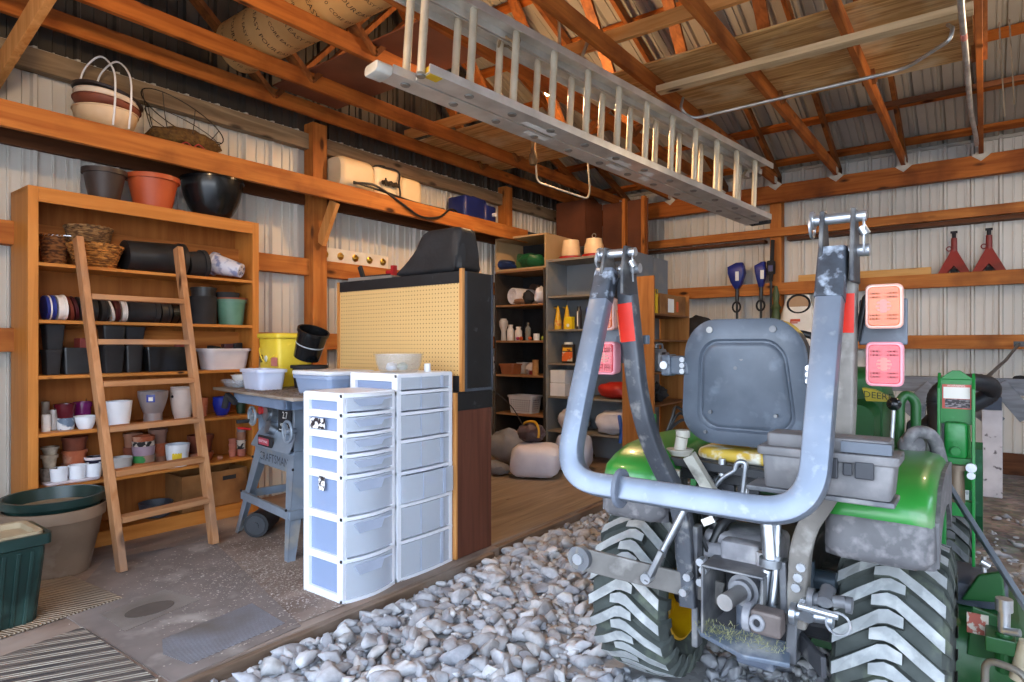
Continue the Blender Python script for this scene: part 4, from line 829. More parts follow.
# clear lidded bin
q=SWP(.42,.27,0); bn=T('storage_bin','clear storage bin with a white lid between the saw and the drawer towers','bin',(q.x,q.y,bz_),rotz=R(-4)); mb=MB(); tub(mb,(0,0,0),.38,.3,.11,r=.03,taper=.9); O('bin_body',mb,SEE('bin_clear','#a9bcdc',.35,.25),bn,local=True,smooth=40); mb=MB(); rbox(mb,(0,0,.111),(.4,.33,.025),.035,.006); O('bin_lid',mb,WHITEP,bn,local=True,smooth=40)
mb=MB(); rbox(mb,(0,0,.0075),(.32,.24,.075),.03,.02); O('contents',mb,PM('bin_stuff','#7f93b8','#a9b6cc',scale=20),bn,local=True)
# ================================================================ plastic drawer towers
FRW=PM('drawer_frame','#eef1f8','#e2e7f2',rough=.4,scale=4); SIDE=SEE('drawer_side','#a4b6d8',.42,.3); FRONT=SEE('drawer_front','#e4ebf6',.55,.22); HANDM=PM('handle_grey','#b9c3d8','#a9b5cd',rough=.35)
def tower(label,xf,y0,y1,dep,hs,z0=.0385,bulge=.03,div=False,push=None):
    w=y1-y0; H=sum(hs); t=T('drawer_tower',label,'drawers',(xf-dep/2,(y0+y1)/2,z0)); hx=dep/2; hy=w/2
    mb=MB(); z=0; P=.042
    for sx in (-1,1):
        for sy in (-1,1): mb.box((sx*(hx-P/2),sy*(hy-P*.35),H/2),(P,P*.7,H))
    zs=[0]; 
    for h in hs: zs.append(zs[-1]+h)
    for zz in zs:
        b=.018
        z1=min(max(zz,b),H-b)
        for sy in (-1,1): mb.box((0,sy*(hy-.012),z1),(dep-.01,.02,2*b))
        mb.box((-hx+.01,0,z1),(.02,w-.02,2*b))
        mb.box((0,0,z1),(dep-.02,w-.02,.006))
    rbox(mb,(0,0,H-.006),(dep,w,.012),.012,.003)
    o=O('frame',mb,FRW,t,local=True,bev=.002)
    # front lips that bow with the drawers
    for k,zz in enumerate(zs):
        mb=MB(); n=8; top=[];
        pts=[(hx,-hy)]+[(hx+bulge*math.sin(PI*j/n),-hy+w*j/n) for j in range(1,n)]+[(hx,hy),(hx-.02,hy),(hx-.02,-hy)]
        mb.prism(pts,.016,Matrix.Translation((0,0,min(max(zz-.008,0),H-.016)))); O('front_lip',mb,FRW,t,local=True,smooth=40)
    mb=MB()
    for sy in (-1,1): mb.box((0,sy*(hy-.02),H/2),(dep-.07,.003,H-.03))
    O('side_panel',mb,SIDE,t,local=True)
    for k,h in enumerate(hs):
        zb=zs[k]+.017; zt=zs[k+1]-.012; n=10; off=(push or {}).get(k,0); d=MB(); vs=[];fs=[]
        for j in range(n+1):
            y=-hy+.012+(w-.024)*j/n; x=hx+bulge*math.sin(PI*j/n)-.002+off
            vs+= [(x,y,zb),(x,y,zt),(x-.004,y,zt),(x-.004,y,zb)]
        for j in range(n):
            for q in range(4): fs.append((4*j+q,4*j+(q+1)%4,4*j+4+(q+1)%4,4*j+4+q))
        d.add(vs,fs); d.bx(-hx+.03,hx-.01+off,-hy+.03,-hy+.033,zb,zt-.02); d.bx(-hx+.03,hx-.01+off,hy-.033,hy-.03,zb,zt-.02); d.bx(-hx+.03,hx+off,-hy+.03,hy-.03,zb,zb+.003); d.bx(-hx+.03,-hx+.033,-hy+.03,hy-.03,zb,zt-.02)
        dr=O('drawer',d,FRONT,t,local=True,smooth=30)
        m=MB(); hw=w*.36; hh=min(.05,(zt-zb)*.5); zc_=zt-.012
        x=hx+bulge*.95+off
        if div:
            m.bx(x-bulge*.3,x-bulge*.3+.004,-.05,-.046,zb,zt); m.bx(x-bulge*.35,x+.004-bulge*.35,hy*.5,hy*.5+.02,zb,zt)
        else:
            m.prism([(-hw,0),(hw,0),(hw-.0,-.006),(hw*.55,-.012),(hw*.4,-hh),(-hw*.7,-hh),(-hw*.95,-.008)],.008,Matrix.Translation((x-.004,0,zc_))@Matrix(((0,0,1,0),(1,0,0,0),(0,1,0,0),(0,0,0,1))))
        O('handle' if not div else 'divider_rib',m,HANDM,dr,local=True)
    return t,zs
D1,zs1=tower('seven-drawer white plastic tower nearest the camera, speckled label on its side',-2.425,1.87,2.2,.31,[.2,.2,.2,.1,.098,.098,.1])
CHK=PM('check_label','#ece9ea','#2a2226',rough=.6,scale=45,lo=.47,hi=.53,detail=1)
mb=MB(); mb.bx(-.1,.02,-.1665,-.1655,.82,.872); O('patterned_label',mb,CHK,D1,local=True); mb=MB(); mb.bx(-.03,.02,-.1665,-.1655,.52,.59); O('patterned_label',mb,CHK,D1,local=True)
mb=MB()
for k in range(60): x=rnd.uniform(-.12,.14);y=rnd.uniform(-.05,.14); s=rnd.uniform(.004,.012); mb.blob((x,y,.9985),(s,s*1.4,.004),k,.3,nu=6,nv=4)
O('wood_debris',mb,PM('debris','#6e6660','#4b443f',rough=.9),D1,local=True,kind='stuff')
D2,zs2=tower('taller white plastic drawer tower behind the nearest one, against the pegboard',-2.425,2.215,2.635,.38,[.2,.19,.17,.165,.145,.11,.096],bulge=.012,div=True,push={2:.02})
q=V((-2.49,2.53,.0385+zs2[2]+.0215)); jr=T('small_jar','small white jar with a blue lid inside the pulled-out drawer of the taller tower','jar',q); mb=MB(); mb.lathe([(0,0),(.035,0),(.037,.05),(.03,.055),(0,.055)],18); O('jar_body',mb,WHITEP,jr,local=True,smooth=40); mb=MB(); mb.lathe([(0,.056),(.032,.056),(.032,.08),(0,.082)],18); O('blue_lid',mb,PM('lid_blue','#4f6fd4','#3f5cc0',rough=.35),jr,local=True,smooth=40)
p=V((-2.57,2.36,.0385+zs2[-1]+.0075)); CLB=SEE('clamshell','#cfcac2',.8,.12)
mb=MB(); mb.lathe(bowlprof(.1,.13,.1),30); O('clear_bowl',mb,CLB,label='clear plastic bowl of odds and ends on the taller drawer tower',cat='bowl',loc=p,local=True,smooth=50)
for k,(dx,dy,s,m,lb) in enumerate(((-.028,-.028,.045,WHITEP,'crumpled white wrapper in the clear bowl'),(.03,.0,.04,PM('sage_lump','#8c9a84','#b9bdb0',scale=20),'grey-green lump in the clear bowl'),(-.01,.04,.035,CREAM,'cream lump at the far side of the clear bowl'))):
    mb=MB(); mb.blob((0,0,s*.45),(s*1.4,s*1.4,s),k+11,.35,2.5); O('odd_item',mb,m,label=lb,cat='scrap',loc=p+V((dx,dy,.0085+.004*k)),local=True,smooth=60)
mb=MB(); mb.cyl((0,0,0),(0,0,.045),.02,.018,16); O('white_cap',mb,WHITEP,label='small white bottle cap beside the clear bowl',cat='cap',loc=p+V((.1,.12,0)),local=True,smooth=40)
# ================================================================ workbench with pegboard back
WB=T('workbench','brown workbench with a black pegboard cabinet behind the drawer towers','workbench',(-3.0,2.82,.0415))
BRNP=WOOD('brownpanel','#6e4334','#5a3428','z',kd=.01,rough=.5); BLKL=PM('black_laminate','#141416','#1c1c1f',rough=.55,scale=8,wear='#3a3a3e',wscale=14,wlo=.66,whi=.72)
mb=MB(); mb.bx(-2.43,-2.41,2.66,2.97,.0415,.89); O('end_panel',mb,BRNP,WB,bev=.002)
mb=MB(); mb.bx(-3.6,-3.58,2.72,2.97,.0415,.89); mb.bx(-3.58,-2.43,2.94,2.96,.0415,.89); O('back_panel',mb,BRNP,WB)
mb=MB(); mb.bx(-2.4335,-2.407,2.645,2.66,.0415,.995); O('edge_strip',mb,pine('z'),WB)
mb=MB(); mb.bx(-3.6,-2.41,2.66,2.98,.89,.995); O('bench_top',mb,BLKL,WB,bev=.002)
mb=MB(); mb.bx(-2.46,-2.408,2.72,2.985,.996,1.70); mb.bx(-3.56,-3.53,2.72,2.985,.996,1.70); mb.bx(-3.53,-2.46,2.96,2.985,.996,1.70); mb.bx(-3.53,-2.46,2.72,2.96,1.675,1.70); O('cabinet_case',mb,BLKL,WB,bev=.002)
mb=MB(); mb.bx(-2.409,-2.404,2.725,2.74,.998,1.70); mb.bx(-2.409,-2.404,2.965,2.98,.998,1.70); mb.bx(-2.409,-2.404,2.74,2.965,.998,1.015); O('side_moulding',mb,PM('mould_grey','#4d525c','#3b3f47',rough=.4),WB)
mb=MB(); mb.bx(-3.54,-2.43,2.706,2.72,1.632,1.70); O('black_band',mb,BLKL,WB)
mb=MB(); mb.bx(-3.56,-3.54,2.7,2.722,.996,1.70); mb.bx(-2.43,-2.408,2.7,2.722,1.0,1.715); O('edge_strip',mb,pine('z'),WB)
def peg_mat():
    m,nt,N,L,B=newmat('pegboard'); tc=N.new('ShaderNodeTexCoord'); mp=N.new('ShaderNodeMapping'); mp.inputs['Scale'].default_value=(1/.0254,1/.0254,1/.0254); L.new(tc.outputs['Object'],mp.inputs[0])
    fr=N.new('ShaderNodeVectorMath'); fr.operation='FRACTION'; L.new(mp.outputs[0],fr.inputs[0]); sb=N.new('ShaderNodeVectorMath'); sb.operation='SUBTRACT'; sb.inputs[1].default_value=(.5,.5,.5); L.new(fr.outputs[0],sb.inputs[0])
    ml=N.new('ShaderNodeVectorMath'); ml.operation='MULTIPLY'; ml.inputs[1].default_value=(1,0,1); L.new(sb.outputs[0],ml.inputs[0]); ln=N.new('ShaderNodeVectorMath'); ln.operation='LENGTH'; L.new(ml.outputs[0],ln.inputs[0])
    lt=N.new('ShaderNodeMath'); lt.operation='LESS_THAN'; lt.inputs[1].default_value=.15; L.new(ln.outputs['Value'],lt.inputs[0])
    mx=N.new('ShaderNodeMix'); mx.data_type='RGBA'; L.new(lt.outputs[0],mx.inputs['Factor']); mx.inputs['A'].default_value=lin('#d9b478'); mx.inputs['B'].default_value=lin('#7a5526'); L.new(mx.outputs['Result'],B.inputs['Base Color']); B.inputs['Roughness'].default_value=.6; return m
mb=MB(); mb.bx(-3.54,-2.43,2.71,2.72,.996,1.632); O('pegboard',mb,peg_mat(),WB)
mb=MB(); mb.bx(-2.48,-2.431,2.7,2.71,.997,1.09); O('black_block',mb,BLACKM,WB)
# on the cabinet
z=1.7015
c=V((-2.74,2.85,z)); mb=MB(); rings_=[]
for zz,w_,d_,ox in ((0,.58,.24,-.02),(.03,.55,.24,-.005),(.1,.44,.22,.045),(.18,.38,.2,.07),(.25,.33,.18,.085),(.275,.31,.16,.09),(.285,.22,.1,.1)):
    rings_.append([V((ox+x*(1+.06*math.sin(k*1.7+zz*60)*1.3),y*(1+.08*math.sin(k*2.3+zz*30)),zz)) for k,(x,y) in enumerate(rrect(w_,d_,.05,5))])
mb.loft(rings_); O('black_cover',mb,PM('cover_black','#26272b','#191a1d',rough=.6,scale=5,bump=1,bscale=9),label='crumpled black cloth cover bundle on top of the pegboard cabinet',cat='cover',loc=c,local=True,smooth=50,sub=1)
mb=MB(); mb.bx(-.2,.2,-.1,.1,0,.025); O('flat_case',mb,PM('case_grey','#8f8780','#7d756e',rough=.5),label='flat grey case on the left of the pegboard cabinet top',cat='case',loc=(-3.28,2.84,z),rot=(0,0,.1),local=True,bev=.004)
cl=T('bar_clamp','red bar clamp lying on the flat grey case','clamp',(-3.25,2.84,z+.0265)); RDC=PM('clamp_red','#b8242a','#981c22',rough=.4)
mb=MB(); mb.beam((-.22,0,.012),(.2,.02,.012),.012,.02); O('bar',mb,BLACKM,cl,local=True); mb=MB(); mb.beam((.12,-.01,.0),(.12,-.01,.07),.03,.03); mb.cyl((.1,.02,.03),(.02,.02,.035),.014); O('jaw',mb,RDC,cl,local=True); mb=MB(); mb.beam((-.2,0,.003),(-.24,0,.09),.02,.03); O('fixed_jaw',mb,BLACKM,cl,local=True)
# ================================================================ floor things
MATW=MB()
# large dark rubber sheet with ribbed patches
def flat(name,label,cat,poly,z,th,m):
    mb=MB(); mb.prism([(p.x,p.y) for p in poly],th); c=sum((V(p) for p in poly),V())/len(poly)
    for i,v in enumerate(mb.v): mb.v[i]=V((v.x,v.y,v.z+z))
    return O(name,mb,m,label=label,cat=cat,loc=(c.x,c.y,z))
def ribmat(name,c1,c2,axis,freq,c3=None):
    m,nt,N,L,B=newmat(name); tc=N.new('ShaderNodeTexCoord'); mp=N.new('ShaderNodeMapping'); mp.inputs['Rotation'].default_value=(0,0,axis); L.new(tc.outputs['Object'],mp.inputs[0])
    wv=N.new('ShaderNodeTexWave'); wv.inputs['Scale'].default_value=freq; wv.inputs['Distortion'].default_value=.6; wv.inputs['Detail'].default_value=3; wv.inputs['Detail Scale'].default_value=4; L.new(mp.outputs[0],wv.inputs['Vector'])
    rp=N.new('ShaderNodeValToRGB'); rp.color_ramp.elements[0].color=lin(c1); rp.color_ramp.elements[1].color=lin(c2); rp.color_ramp.elements[0].position=.3; rp.color_ramp.elements[1].position=.7; L.new(wv.outputs['Fac'],rp.inputs[0]); out=rp.outputs[0]
    if c3:
        w2=N.new('ShaderNodeTexWave'); w2.inputs['Scale'].default_value=freq*.28; w2.inputs['Distortion'].default_value=.3; L.new(mp.outputs[0],w2.inputs['Vector']); r2=N.new('ShaderNodeValToRGB'); r2.color_ramp.elements[0].position=.55; r2.color_ramp.elements[1].position=.65; L.new(w2.outputs['Fac'],r2.inputs[0])
        mx=N.new('ShaderNodeMix'); mx.data_type='RGBA'; L.new(r2.outputs[0],mx.inputs['Factor']); L.new(out,mx.inputs['A']); mx.inputs['B'].default_value=lin(c3); out=mx.outputs['Result']
    nz=N.new('ShaderNodeTexNoise'); nz.inputs['Scale'].default_value=3; nz.inputs['Detail'].default_value=8; L.new(tc.outputs['Object'],nz.inputs['Vector'])
    m2=N.new('ShaderNodeMix'); m2.data_type='RGBA'; r4=N.new('ShaderNodeValToRGB'); r4.color_ramp.elements[0].position=.4; r4.color_ramp.elements[1].position=.75; L.new(nz.outputs['Fac'],r4.inputs[0]); L.new(r4.outputs[0],m2.inputs['Factor']); L.new(out,m2.inputs['A']); m2.inputs['B'].default_value=lin('#6f6258'); L.new(m2.outputs['Result'],B.inputs['Base Color'])
    B.inputs['Roughness'].default_value=.9; bp=N.new('ShaderNodeBump'); bp.inputs['Strength'].default_value=.8; bp.inputs['Distance'].default_value=.01; L.new(wv.outputs['Fac'],bp.inputs['Height']); L.new(bp.outputs[0],B.inputs['Normal']); return m
g=lambda a,b,z=.04: A(a,b,z=z)
sheet=flat('floor_mat','large worn grey-brown rubber sheet on the board floor','mat',[g(172,683),g(58,612),g(105,560),g(212,540),g(301,626)],.0385,.004,PM('rubber_sheet','#857973','#6f645f',rough=.8,scale=4,wear='#a0968f',wscale=4,detail=8,bump=.2))
def patch(name,poly,m,z=.0428):
    mb=MB(); mb.prism([(p.x,p.y) for p in poly],.0015)
    for i,v in enumerate(mb.v): mb.v[i]=V((v.x,v.y,v.z+z))
    return O(name,mb,m,sheet)
RB=ribmat('rib_blue','#6c696e','#9d9da6',R(20),28)
patch('ribbed_patch',[g(163,655),g(162,640),g(252,604),g(285,624),g(190,665)],RB); patch('ribbed_patch',[g(100,615),g(165,590),g(200,600),g(125,632)],ribmat('rib_tan','#7d6f66','#a0948b',R(60),30))
mb=MB(); c=g(150,610); mb.lathe([(0,0),(.07,0),(.07,.003),(0,.003)],24,Matrix.Translation((c.x,c.y,.043))@Matrix.Diagonal((1,1.5,1,1))); O('dark_oval',mb,PM('oval','#51463f','#5d524a',rough=.9),sheet)
flat('ribbed_mat','tan ribbed mat beneath the green planter trough','mat',[g(0,640),g(122,599),g(66,575),V((-3.9,.5,.04)),V((-3.4,.1,.04))],.0435,.006,ribmat('rib_beige','#8d7a66','#a6937c',R(70),20))
flat('striped_rug','striped black and cream woven rug in the near left corner','rug',[g(158,684),g(82,631),g(0,661),V((-3.0,.2,.04)),V((-2.45,.3,.04))],.05,.008,ribmat('rug','#6a5d54','#c4b9a8',R(28),18,'#3a3230'))
# sawdust and chips
def chips(label,area,n,zf,seed,cols,smax=.008):
    r=random.Random(seed); mb=MB()
    for k in range(n):
        u,v=area(r); s=r.uniform(.0025,smax); a=r.uniform(0,6.28); ca,sa=math.cos(a)*s,math.sin(a)*s; z=zf+r.uniform(.001,.003); t=r.uniform(-.002,.002)
        mb.add([(u+ca,v+sa,z+t),(u-sa*.5,v+ca*.5,z+.002),(u-ca,v-sa,z-t*.3+.0006),(u+sa*.5,v-ca*.5,z+.001)],[(0,1,2,3)])
    return O('wood_chips',mb,cols,label=label,cat='wood chips',kind='stuff',loc=(0,0,0))
CHP=PM('chips','#c9bdb4','#8e7f74',rough=.9,scale=60)
def ar1(r):
    x=r.gauss(-3.05,.4); y=r.gauss(1.85,.3)
    return (min(x,-2.42),max(min(y,2.6),.9))
chips('pale wood chips scattered on the floor around the saw stand',ar1,5200,.0395,3,CHP,.01)
def ar2(r): q=SWP(r.uniform(-.25,.55),min(max(r.gauss(.1,.12),-.05),.6)); return q.x,q.y
chips('wood chips and grit strewn on the saw board',ar2,900,bz_,4,PM('chips2','#b9aaa4','#4a4240',rough=.9,scale=70),.012)
# ---------------------------------------------------------------- gravel
def gravel():
    tmpl=[]
    for k in range(14):
        bm=bmesh.new(); bmesh.ops.create_icosphere(bm,subdivisions=1 if k>5 else 2,radius=1); vs=[]
        for v in bm.verts:
            p=v.co.copy(); e=1+.3*noise.noise(p*1.1+V((k*7.3,k,k*2.1)))
            q=p*e
            for j in range(9):   # chop flat facets
                n=V((math.sin(k*3.7+j*2.1),math.cos(k*1.9+j*4.3),math.sin(k*5.1+j*1.3))).normalized(); d=q.dot(n)
                if d>.5: q-=n*(d-.5)
            vs.append(q)
        mxr=sum(v.length for v in vs)/len(vs); vs=[v/mxr*.98 for v in vs]
        tmpl.append((np.array([tuple(v) for v in vs]),np.array([[v.index for v in f.verts] for f in bm.faces]))); bm.free()
    r=np.random.RandomState(11); VV=[];FF=[];off=0
    def put(n,x0,x1,y0,y1,smin,smax,zl,big=False):
        nonlocal off
        for _ in range(n):
            x=r.uniform(x0,x1); y=r.uniform(y0,y1); s=smin+(smax-smin)*r.rand()**2.2
            if x-s<FX+.03 and y<2.99 or x-s<FX-.02: continue
            if abs(y-2.33)<.13 and (abs(x+1.035)<.2 or abs(x+.222)<.2) or abs(y-3.78)<.1 and (abs(x+1.13)<.14 or abs(x+.135)<.14) or abs(y-2.52)<.08 and abs(x-.06)<.12: continue
            if y>4.4 and x>-.7 and r.rand()<.75: continue
            tv,tf=tmpl[r.randint(6,14)] if s<.028 else tmpl[r.randint(0,6)]
            sc=np.array([s*r.uniform(.75,1.3),s*r.uniform(.65,1.05),s*r.uniform(.5,.8)])
            a=r.uniform(0,6.28); b=r.uniform(-.5,.5); c=r.uniform(-.5,.5)
            Rz=np.array([[math.cos(a),-math.sin(a),0],[math.sin(a),math.cos(a),0],[0,0,1]]); Rx=np.array([[1,0,0],[0,math.cos(b),-math.sin(b)],[0,math.sin(b),math.cos(b)]]); Ry=np.array([[math.cos(c),0,math.sin(c)],[0,1,0],[-math.sin(c),0,math.cos(c)]])
            v=(tv*sc)@(Rz@Rx@Ry).T+np.array([x,y,zl+r.uniform(-.4,.5)*s])
            VV.append(v); FF.append(tf+off); off+=len(v)
    put(3000,-2.36,-.7,.25,3.6,.018,.055,-.004); put(3200,-1.3,.6,.4,3.4,.014,.042,-.006); put(8500,-2.36,.8,.2,5.4,.010,.030,-.008); put(700,-2.4,.6,3.0,6.0,.02,.045,-.008); put(260,-2.36,-1.0,.4,3.4,.035,.06,.012)
    v=np.concatenate(VV); f=np.concatenate(FF); me=bpy.data.meshes.new('gravel'); me.vertices.add(len(v)); me.vertices.foreach_set('co',v.ravel()); me.loops.add(f.size); me.loops.foreach_set('vertex_index',f.ravel()); me.polygons.add(len(f)); me.polygons.foreach_set('loop_start',np.arange(0,f.size,3)); me.update(); me.validate()
    m,nt,N,L,B=newmat('gravel'); gi=N.new('ShaderNodeNewGeometry'); rp=N.new('ShaderNodeValToRGB'); e=rp.color_ramp.elements; e[0].color=lin('#8a8b92'); e[1].color=lin('#c9c8cb'); x=e.new(.3); x.color=lin('#adacb0'); x=e.new(.6); x.color=lin('#9a9a9e'); x=e.new(.8); x.color=lin('#b3b1b1'); L.new(gi.outputs['Random Per Island'],rp.inputs[0])
    tc=N.new('ShaderNodeTexCoord'); nz=N.new('ShaderNodeTexNoise'); nz.inputs['Scale'].default_value=30; nz.inputs['Detail'].default_value=6; L.new(tc.outputs['Object'],nz.inputs['Vector']); mx=N.new('ShaderNodeMix'); mx.data_type='RGBA'; mx.blend_type='OVERLAY'; mx.inputs['Factor'].default_value=.5; L.new(rp.outputs[0],mx.inputs['A']); L.new(nz.outputs['Fac'],mx.inputs['B']); L.new(mx.outputs['Result'],B.inputs['Base Color']); B.inputs['Roughness'].default_value=.85; B.inputs['Specular IOR Level'].default_value=.3
    bp=N.new('ShaderNodeBump'); bp.inputs['Strength'].default_value=.4; bp.inputs['Distance'].default_value=.006; L.new(nz.outputs['Fac'],bp.inputs['Height']); L.new(bp.outputs[0],B.inputs['Normal'])
    me.materials.append(m); o=bpy.data.objects.new('gravel',me); COL.objects.link(o); o['label']='loose grey crushed-stone gravel covering the ground by the tractor'; o['category']='gravel'; o['kind']='stuff'
gravel()
mb=MB(); mb.blob((0,0,.01),(.16,.06,.02),5,.3,2); c=A(712,644,z=.0); O('bark_chip',mb,PM('bark','#7a5644','#5f4234',rough=.9,scale=20),label='reddish brown piece of bark on the gravel under the tractor hitch',cat='bark',loc=(c.x,c.y,.035),rot=(0,0,.3),local=True,smooth=50)
# ================================================================ shelving at the back left
PLF=WOOD('plyfloor','#9c8b78','#7a6a5a','y',kd=.03,dirt='#8f7a64'); mb=MB(); mb.bx(-4.62,FX-.06,2.99,5.55,.0402,.044); O('floor_2',mb,PLF,kind='structure',label='plywood floor before the back shelves',cat='floor')
YS=5.6; SY1=6.15
UNW=WOOD('shelfwood','#9c7450','#7a5636','x',kd=.03); TANL=PM('tan_laminate','#b99a72','#a88a62',rough=.5,scale=2)
U1=T('shelf_unit','tall dark-backed shelving unit of sacks and bottles left of the grey cabinet','shelves',(-4.2,5.85,.0445))
S1=(.50,.935,1.32,1.725,2.11)
mb=MB(); mb.bx(-4.495,-3.8,SY1-.02,SY1,.0445,2.1); O('back_panel',mb,BLACKM,U1)
for x in (-4.495,-3.82): mb=MB(); mb.bx(x,x+.02,YS,SY1,.0445,2.09); O('side_panel',mb,PM('side_dark','#3b332e','#2c2622',rough=.7),U1)
for z in S1: mb=MB(); mb.bx(-4.475,-3.82,YS,SY1-.02,z-.022,z); O('shelf',mb,UNW,U1,bev=.002)
U0=T('wall_cabinet','open tan cabinet box on top of the dark-backed shelving unit','cabinet',(-4.2,5.85,2.1115))
mb=MB(); mb.bx(-4.495,-3.79,YS+.01,SY1,2.112,2.13); mb.bx(-4.495,-3.79,YS+.01,SY1,2.47,2.49); O('boards',mb,TANL,U0,bev=.002)
for x in (-4.495,-3.81): mb=MB(); mb.bx(x,x+.02,YS+.01,SY1,2.13,2.47); O('side_panel',mb,TANL,U0)
mb=MB(); mb.bx(-4.475,-3.81,SY1-.02,SY1,2.13,2.47); O('back_panel',mb,BLACKM,U0)
U2=T('grey_cabinet','open grey cabinet of shelves behind the tractor loop','cabinet',(-3.26,5.85,.0445)); GC=PM('cabinet_grey','#7d8288','#6f747a',rough=.5,scale=2,wear='#8f8a80',wscale=3); GC2=PM('cabinet_shelf','#8b8377','#7a7266',rough=.55,scale=3)
S2=(.355,.72,1.075,1.437,1.795)
for x in (-3.785,-2.755): mb=MB(); mb.bx(x,x+.02,YS,6.02,.0445,2.19); O('side_panel',mb,GC,U2)
mb=MB(); mb.bx(-3.765,-2.755,6.0,6.02,.0445,2.17); O('back_panel',mb,GC,U2); mb=MB(); mb.bx(-3.765,-2.755,YS,6.0,2.165,2.19); O('top_panel',mb,GC2,U2)
for z in S2: mb=MB(); mb.bx(-3.765,-2.755,YS+.01,6.0,z-.02,z); O('shelf',mb,GC2,U2,bev=.002)
mb=MB(); mb.bx(-3.785,-2.735,6.03,6.4,.0445,2.18); rc=O('locker_box',mb,GC,label='second grey cabinet standing back to back behind the open grey one',cat='cabinet',loc=(-3.26,6.2,.0445),bev=.003)
# brown bookcase facing the tractor
U3=T('brown_bookcase','narrow oak-look bookcase standing at right angles to the grey cabinet','bookcase',(-2.52,5.7,.0445)); OAK=WOOD('oak','#a9713c','#8a5526','z',kd=.01,rough=.5); OAKD=WOOD('oakdark','#7c5130','#5c3a20','y',kd=.01,rough=.6)
BXF,BXB,BYa,BYb=-2.385,-2.7,5.27,6.12; S3=(.35,.72,1.02,1.32,1.56)
mb=MB(); mb.bx(BXB,BXF,BYa,BYa+.02,.0445,1.9); O('end_panel',mb,OAK,U3); mb=MB(); mb.bx(BXB+.0,BXF,BYb-.02,BYb,.0445,1.77); O('end_panel',mb,OAK,U3); mb=MB(); mb.bx(BXB,BXB+.01,BYa+.02,5.58,.0445,1.75); O('back_panel',mb,OAKD,U3)
for z in S3: mb=MB(); mb.bx(BXB+.012,BXF,BYa+.021,BYb-.021,z-.018,z); O('shelf',mb,OAKD,U3)
# plywood partition in the corner under the roof
U4=T('plywood_partition','dark plywood partition of panels and studs in the upper back corner','partition',(-3.9,6.9,2.5),kind='structure'); PD=PM('dark_ply','#6b3a20','#552c16',rough=.7,scale=3); yq=6.72
mb=MB(); mb.bx(-4.38,-3.94,yq,yq+.012,2.5,3.08); mb.bx(-3.95,-3.935,yq,yq+.4,2.5,3.08); O('front_panel',mb,PD,U4); mb=MB(); mb.bx(-3.93,-3.3,yq+.4,yq+.412,2.3,3.08); O('rear_panel',mb,PD,U4)
for x in (-3.62,-3.36): mb=MB(); mb.bx(x,x+.045,yq+.33,yq+.398,2.2,3.1); O('stud',mb,TZ,U4)
# ---- contents, dark-backed unit
def at1(px,z,y): return A(px,345,y=y)
def put(name,label,cat,px,z,mb,mat,y=5.78,rot=(0,0,0),smooth=40,group=None,**k):
    c=A(px,345,y=y); return O(name,mb,mat,label=label,cat=cat,group=group,loc=(c.x,y,z+.0015),rot=rot,smooth=smooth,local=True,**k)
def lath(pf,n=20): m=MB(); m.lathe(pf,n); return m
def blobm(d,seed,amp=.2,freq=1.8,pw=1,flat=True): m=MB(); m.blob((0,0,d[2]/2),d,seed,amp,freq,24,14,flat=-d[2]*.5 if flat else None,pw=pw); mz=min(v.z for v in m.v); m.v=[V((v.x,v.y,v.z-mz)) for v in m.v]; return m
def wid(n,y=5.78): return n*depth(A(520,345,y=y))/FPX
SACKW=PM('sack_white','#d8d5da','#c2bfc8',rough=.6,scale=5,bump=.5,bscale=9); SACKG=PM('sack_grey','#8f9096','#7a7b84',rough=.6,scale=5,bump=.5,bscale=9); TARPG=PM('tarp_green','#1f6a40','#16502f',rough=.45,scale=5,bump=.6,bscale=9); TARPB=PM('tarp_blue','#1c3468','#142850',rough=.5,bump=.6,bscale=9); TARPO=PM('tarp_olive','#5a7a4a','#48653c',rough=.5,bump=.6,bscale=9)
z=2.1305
put('folded_tarp','folded navy tarp on the left in the tan cabinet','tarp',506,z,blobm((.24,.28,.13),1,.2),TARPB,y=5.76); put('folded_tarp','bright green folded tarp on the right in the tan cabinet','tarp',532,z,blobm((.34,.26,.17),2,.25),TARPG); put('folded_tarp','olive tarp rolled behind the bright green one','tarp',512,z,blobm((.56,.1,.24),3,.15),TARPO,y=6.03)
z=1.725
rl=MB(); rl.lathe([(0,.004),(.02,.006),(.022,0),(.045,.003),(.047,.008),(.07,.006),(.085,.0),(.095,.012),(.09,.34),(0,.35)],24); put('cloth_roll','white roll with its spiral end facing out on the upper shelf','roll',512,z+.1,rl,SACKW,rot=(-PI/2,0,-.25),y=5.66); put('bundle','grey crumpled sheet bundle at the left of the upper shelf','bundle',502,z,blobm((.14,.2,.24),5,.35),SACKG,y=5.98); put('bundle','brown paper bundle below the white roll','bundle',519,z,blobm((.15,.1,.06),6,.3),PM('paper_brown','#8a6448','#6f4d36',rough=.8),y=5.63); put('bundle','black plastic bundle between the white rolls','bundle',528.5,z,blobm((.13,.16,.15),7,.3),BLACKM,y=5.7); put('bundle','white bundle at the right end of the upper shelf','bundle',541,z,blobm((.11,.2,.19),8,.25),SACKW,y=5.72); put('bundle','dark brown sack at the back of the upper shelf','bundle',534,z,blobm((.24,.12,.24),9,.3),PM('sack_brown','#4a3226','#38251b',rough=.8),y=5.98)
z=1.32; BOT=PM('bottle_white','#b9b4b0','#a39e9b',rough=.4)
def bottle(r,h,nk=.4): return [(0,0),(r,0),(r,h*.68),(r*nk,h*.82),(r*nk,h*.9),(r*nk*1.15,h*.9),(r*nk*1.15,h),(0,h)]
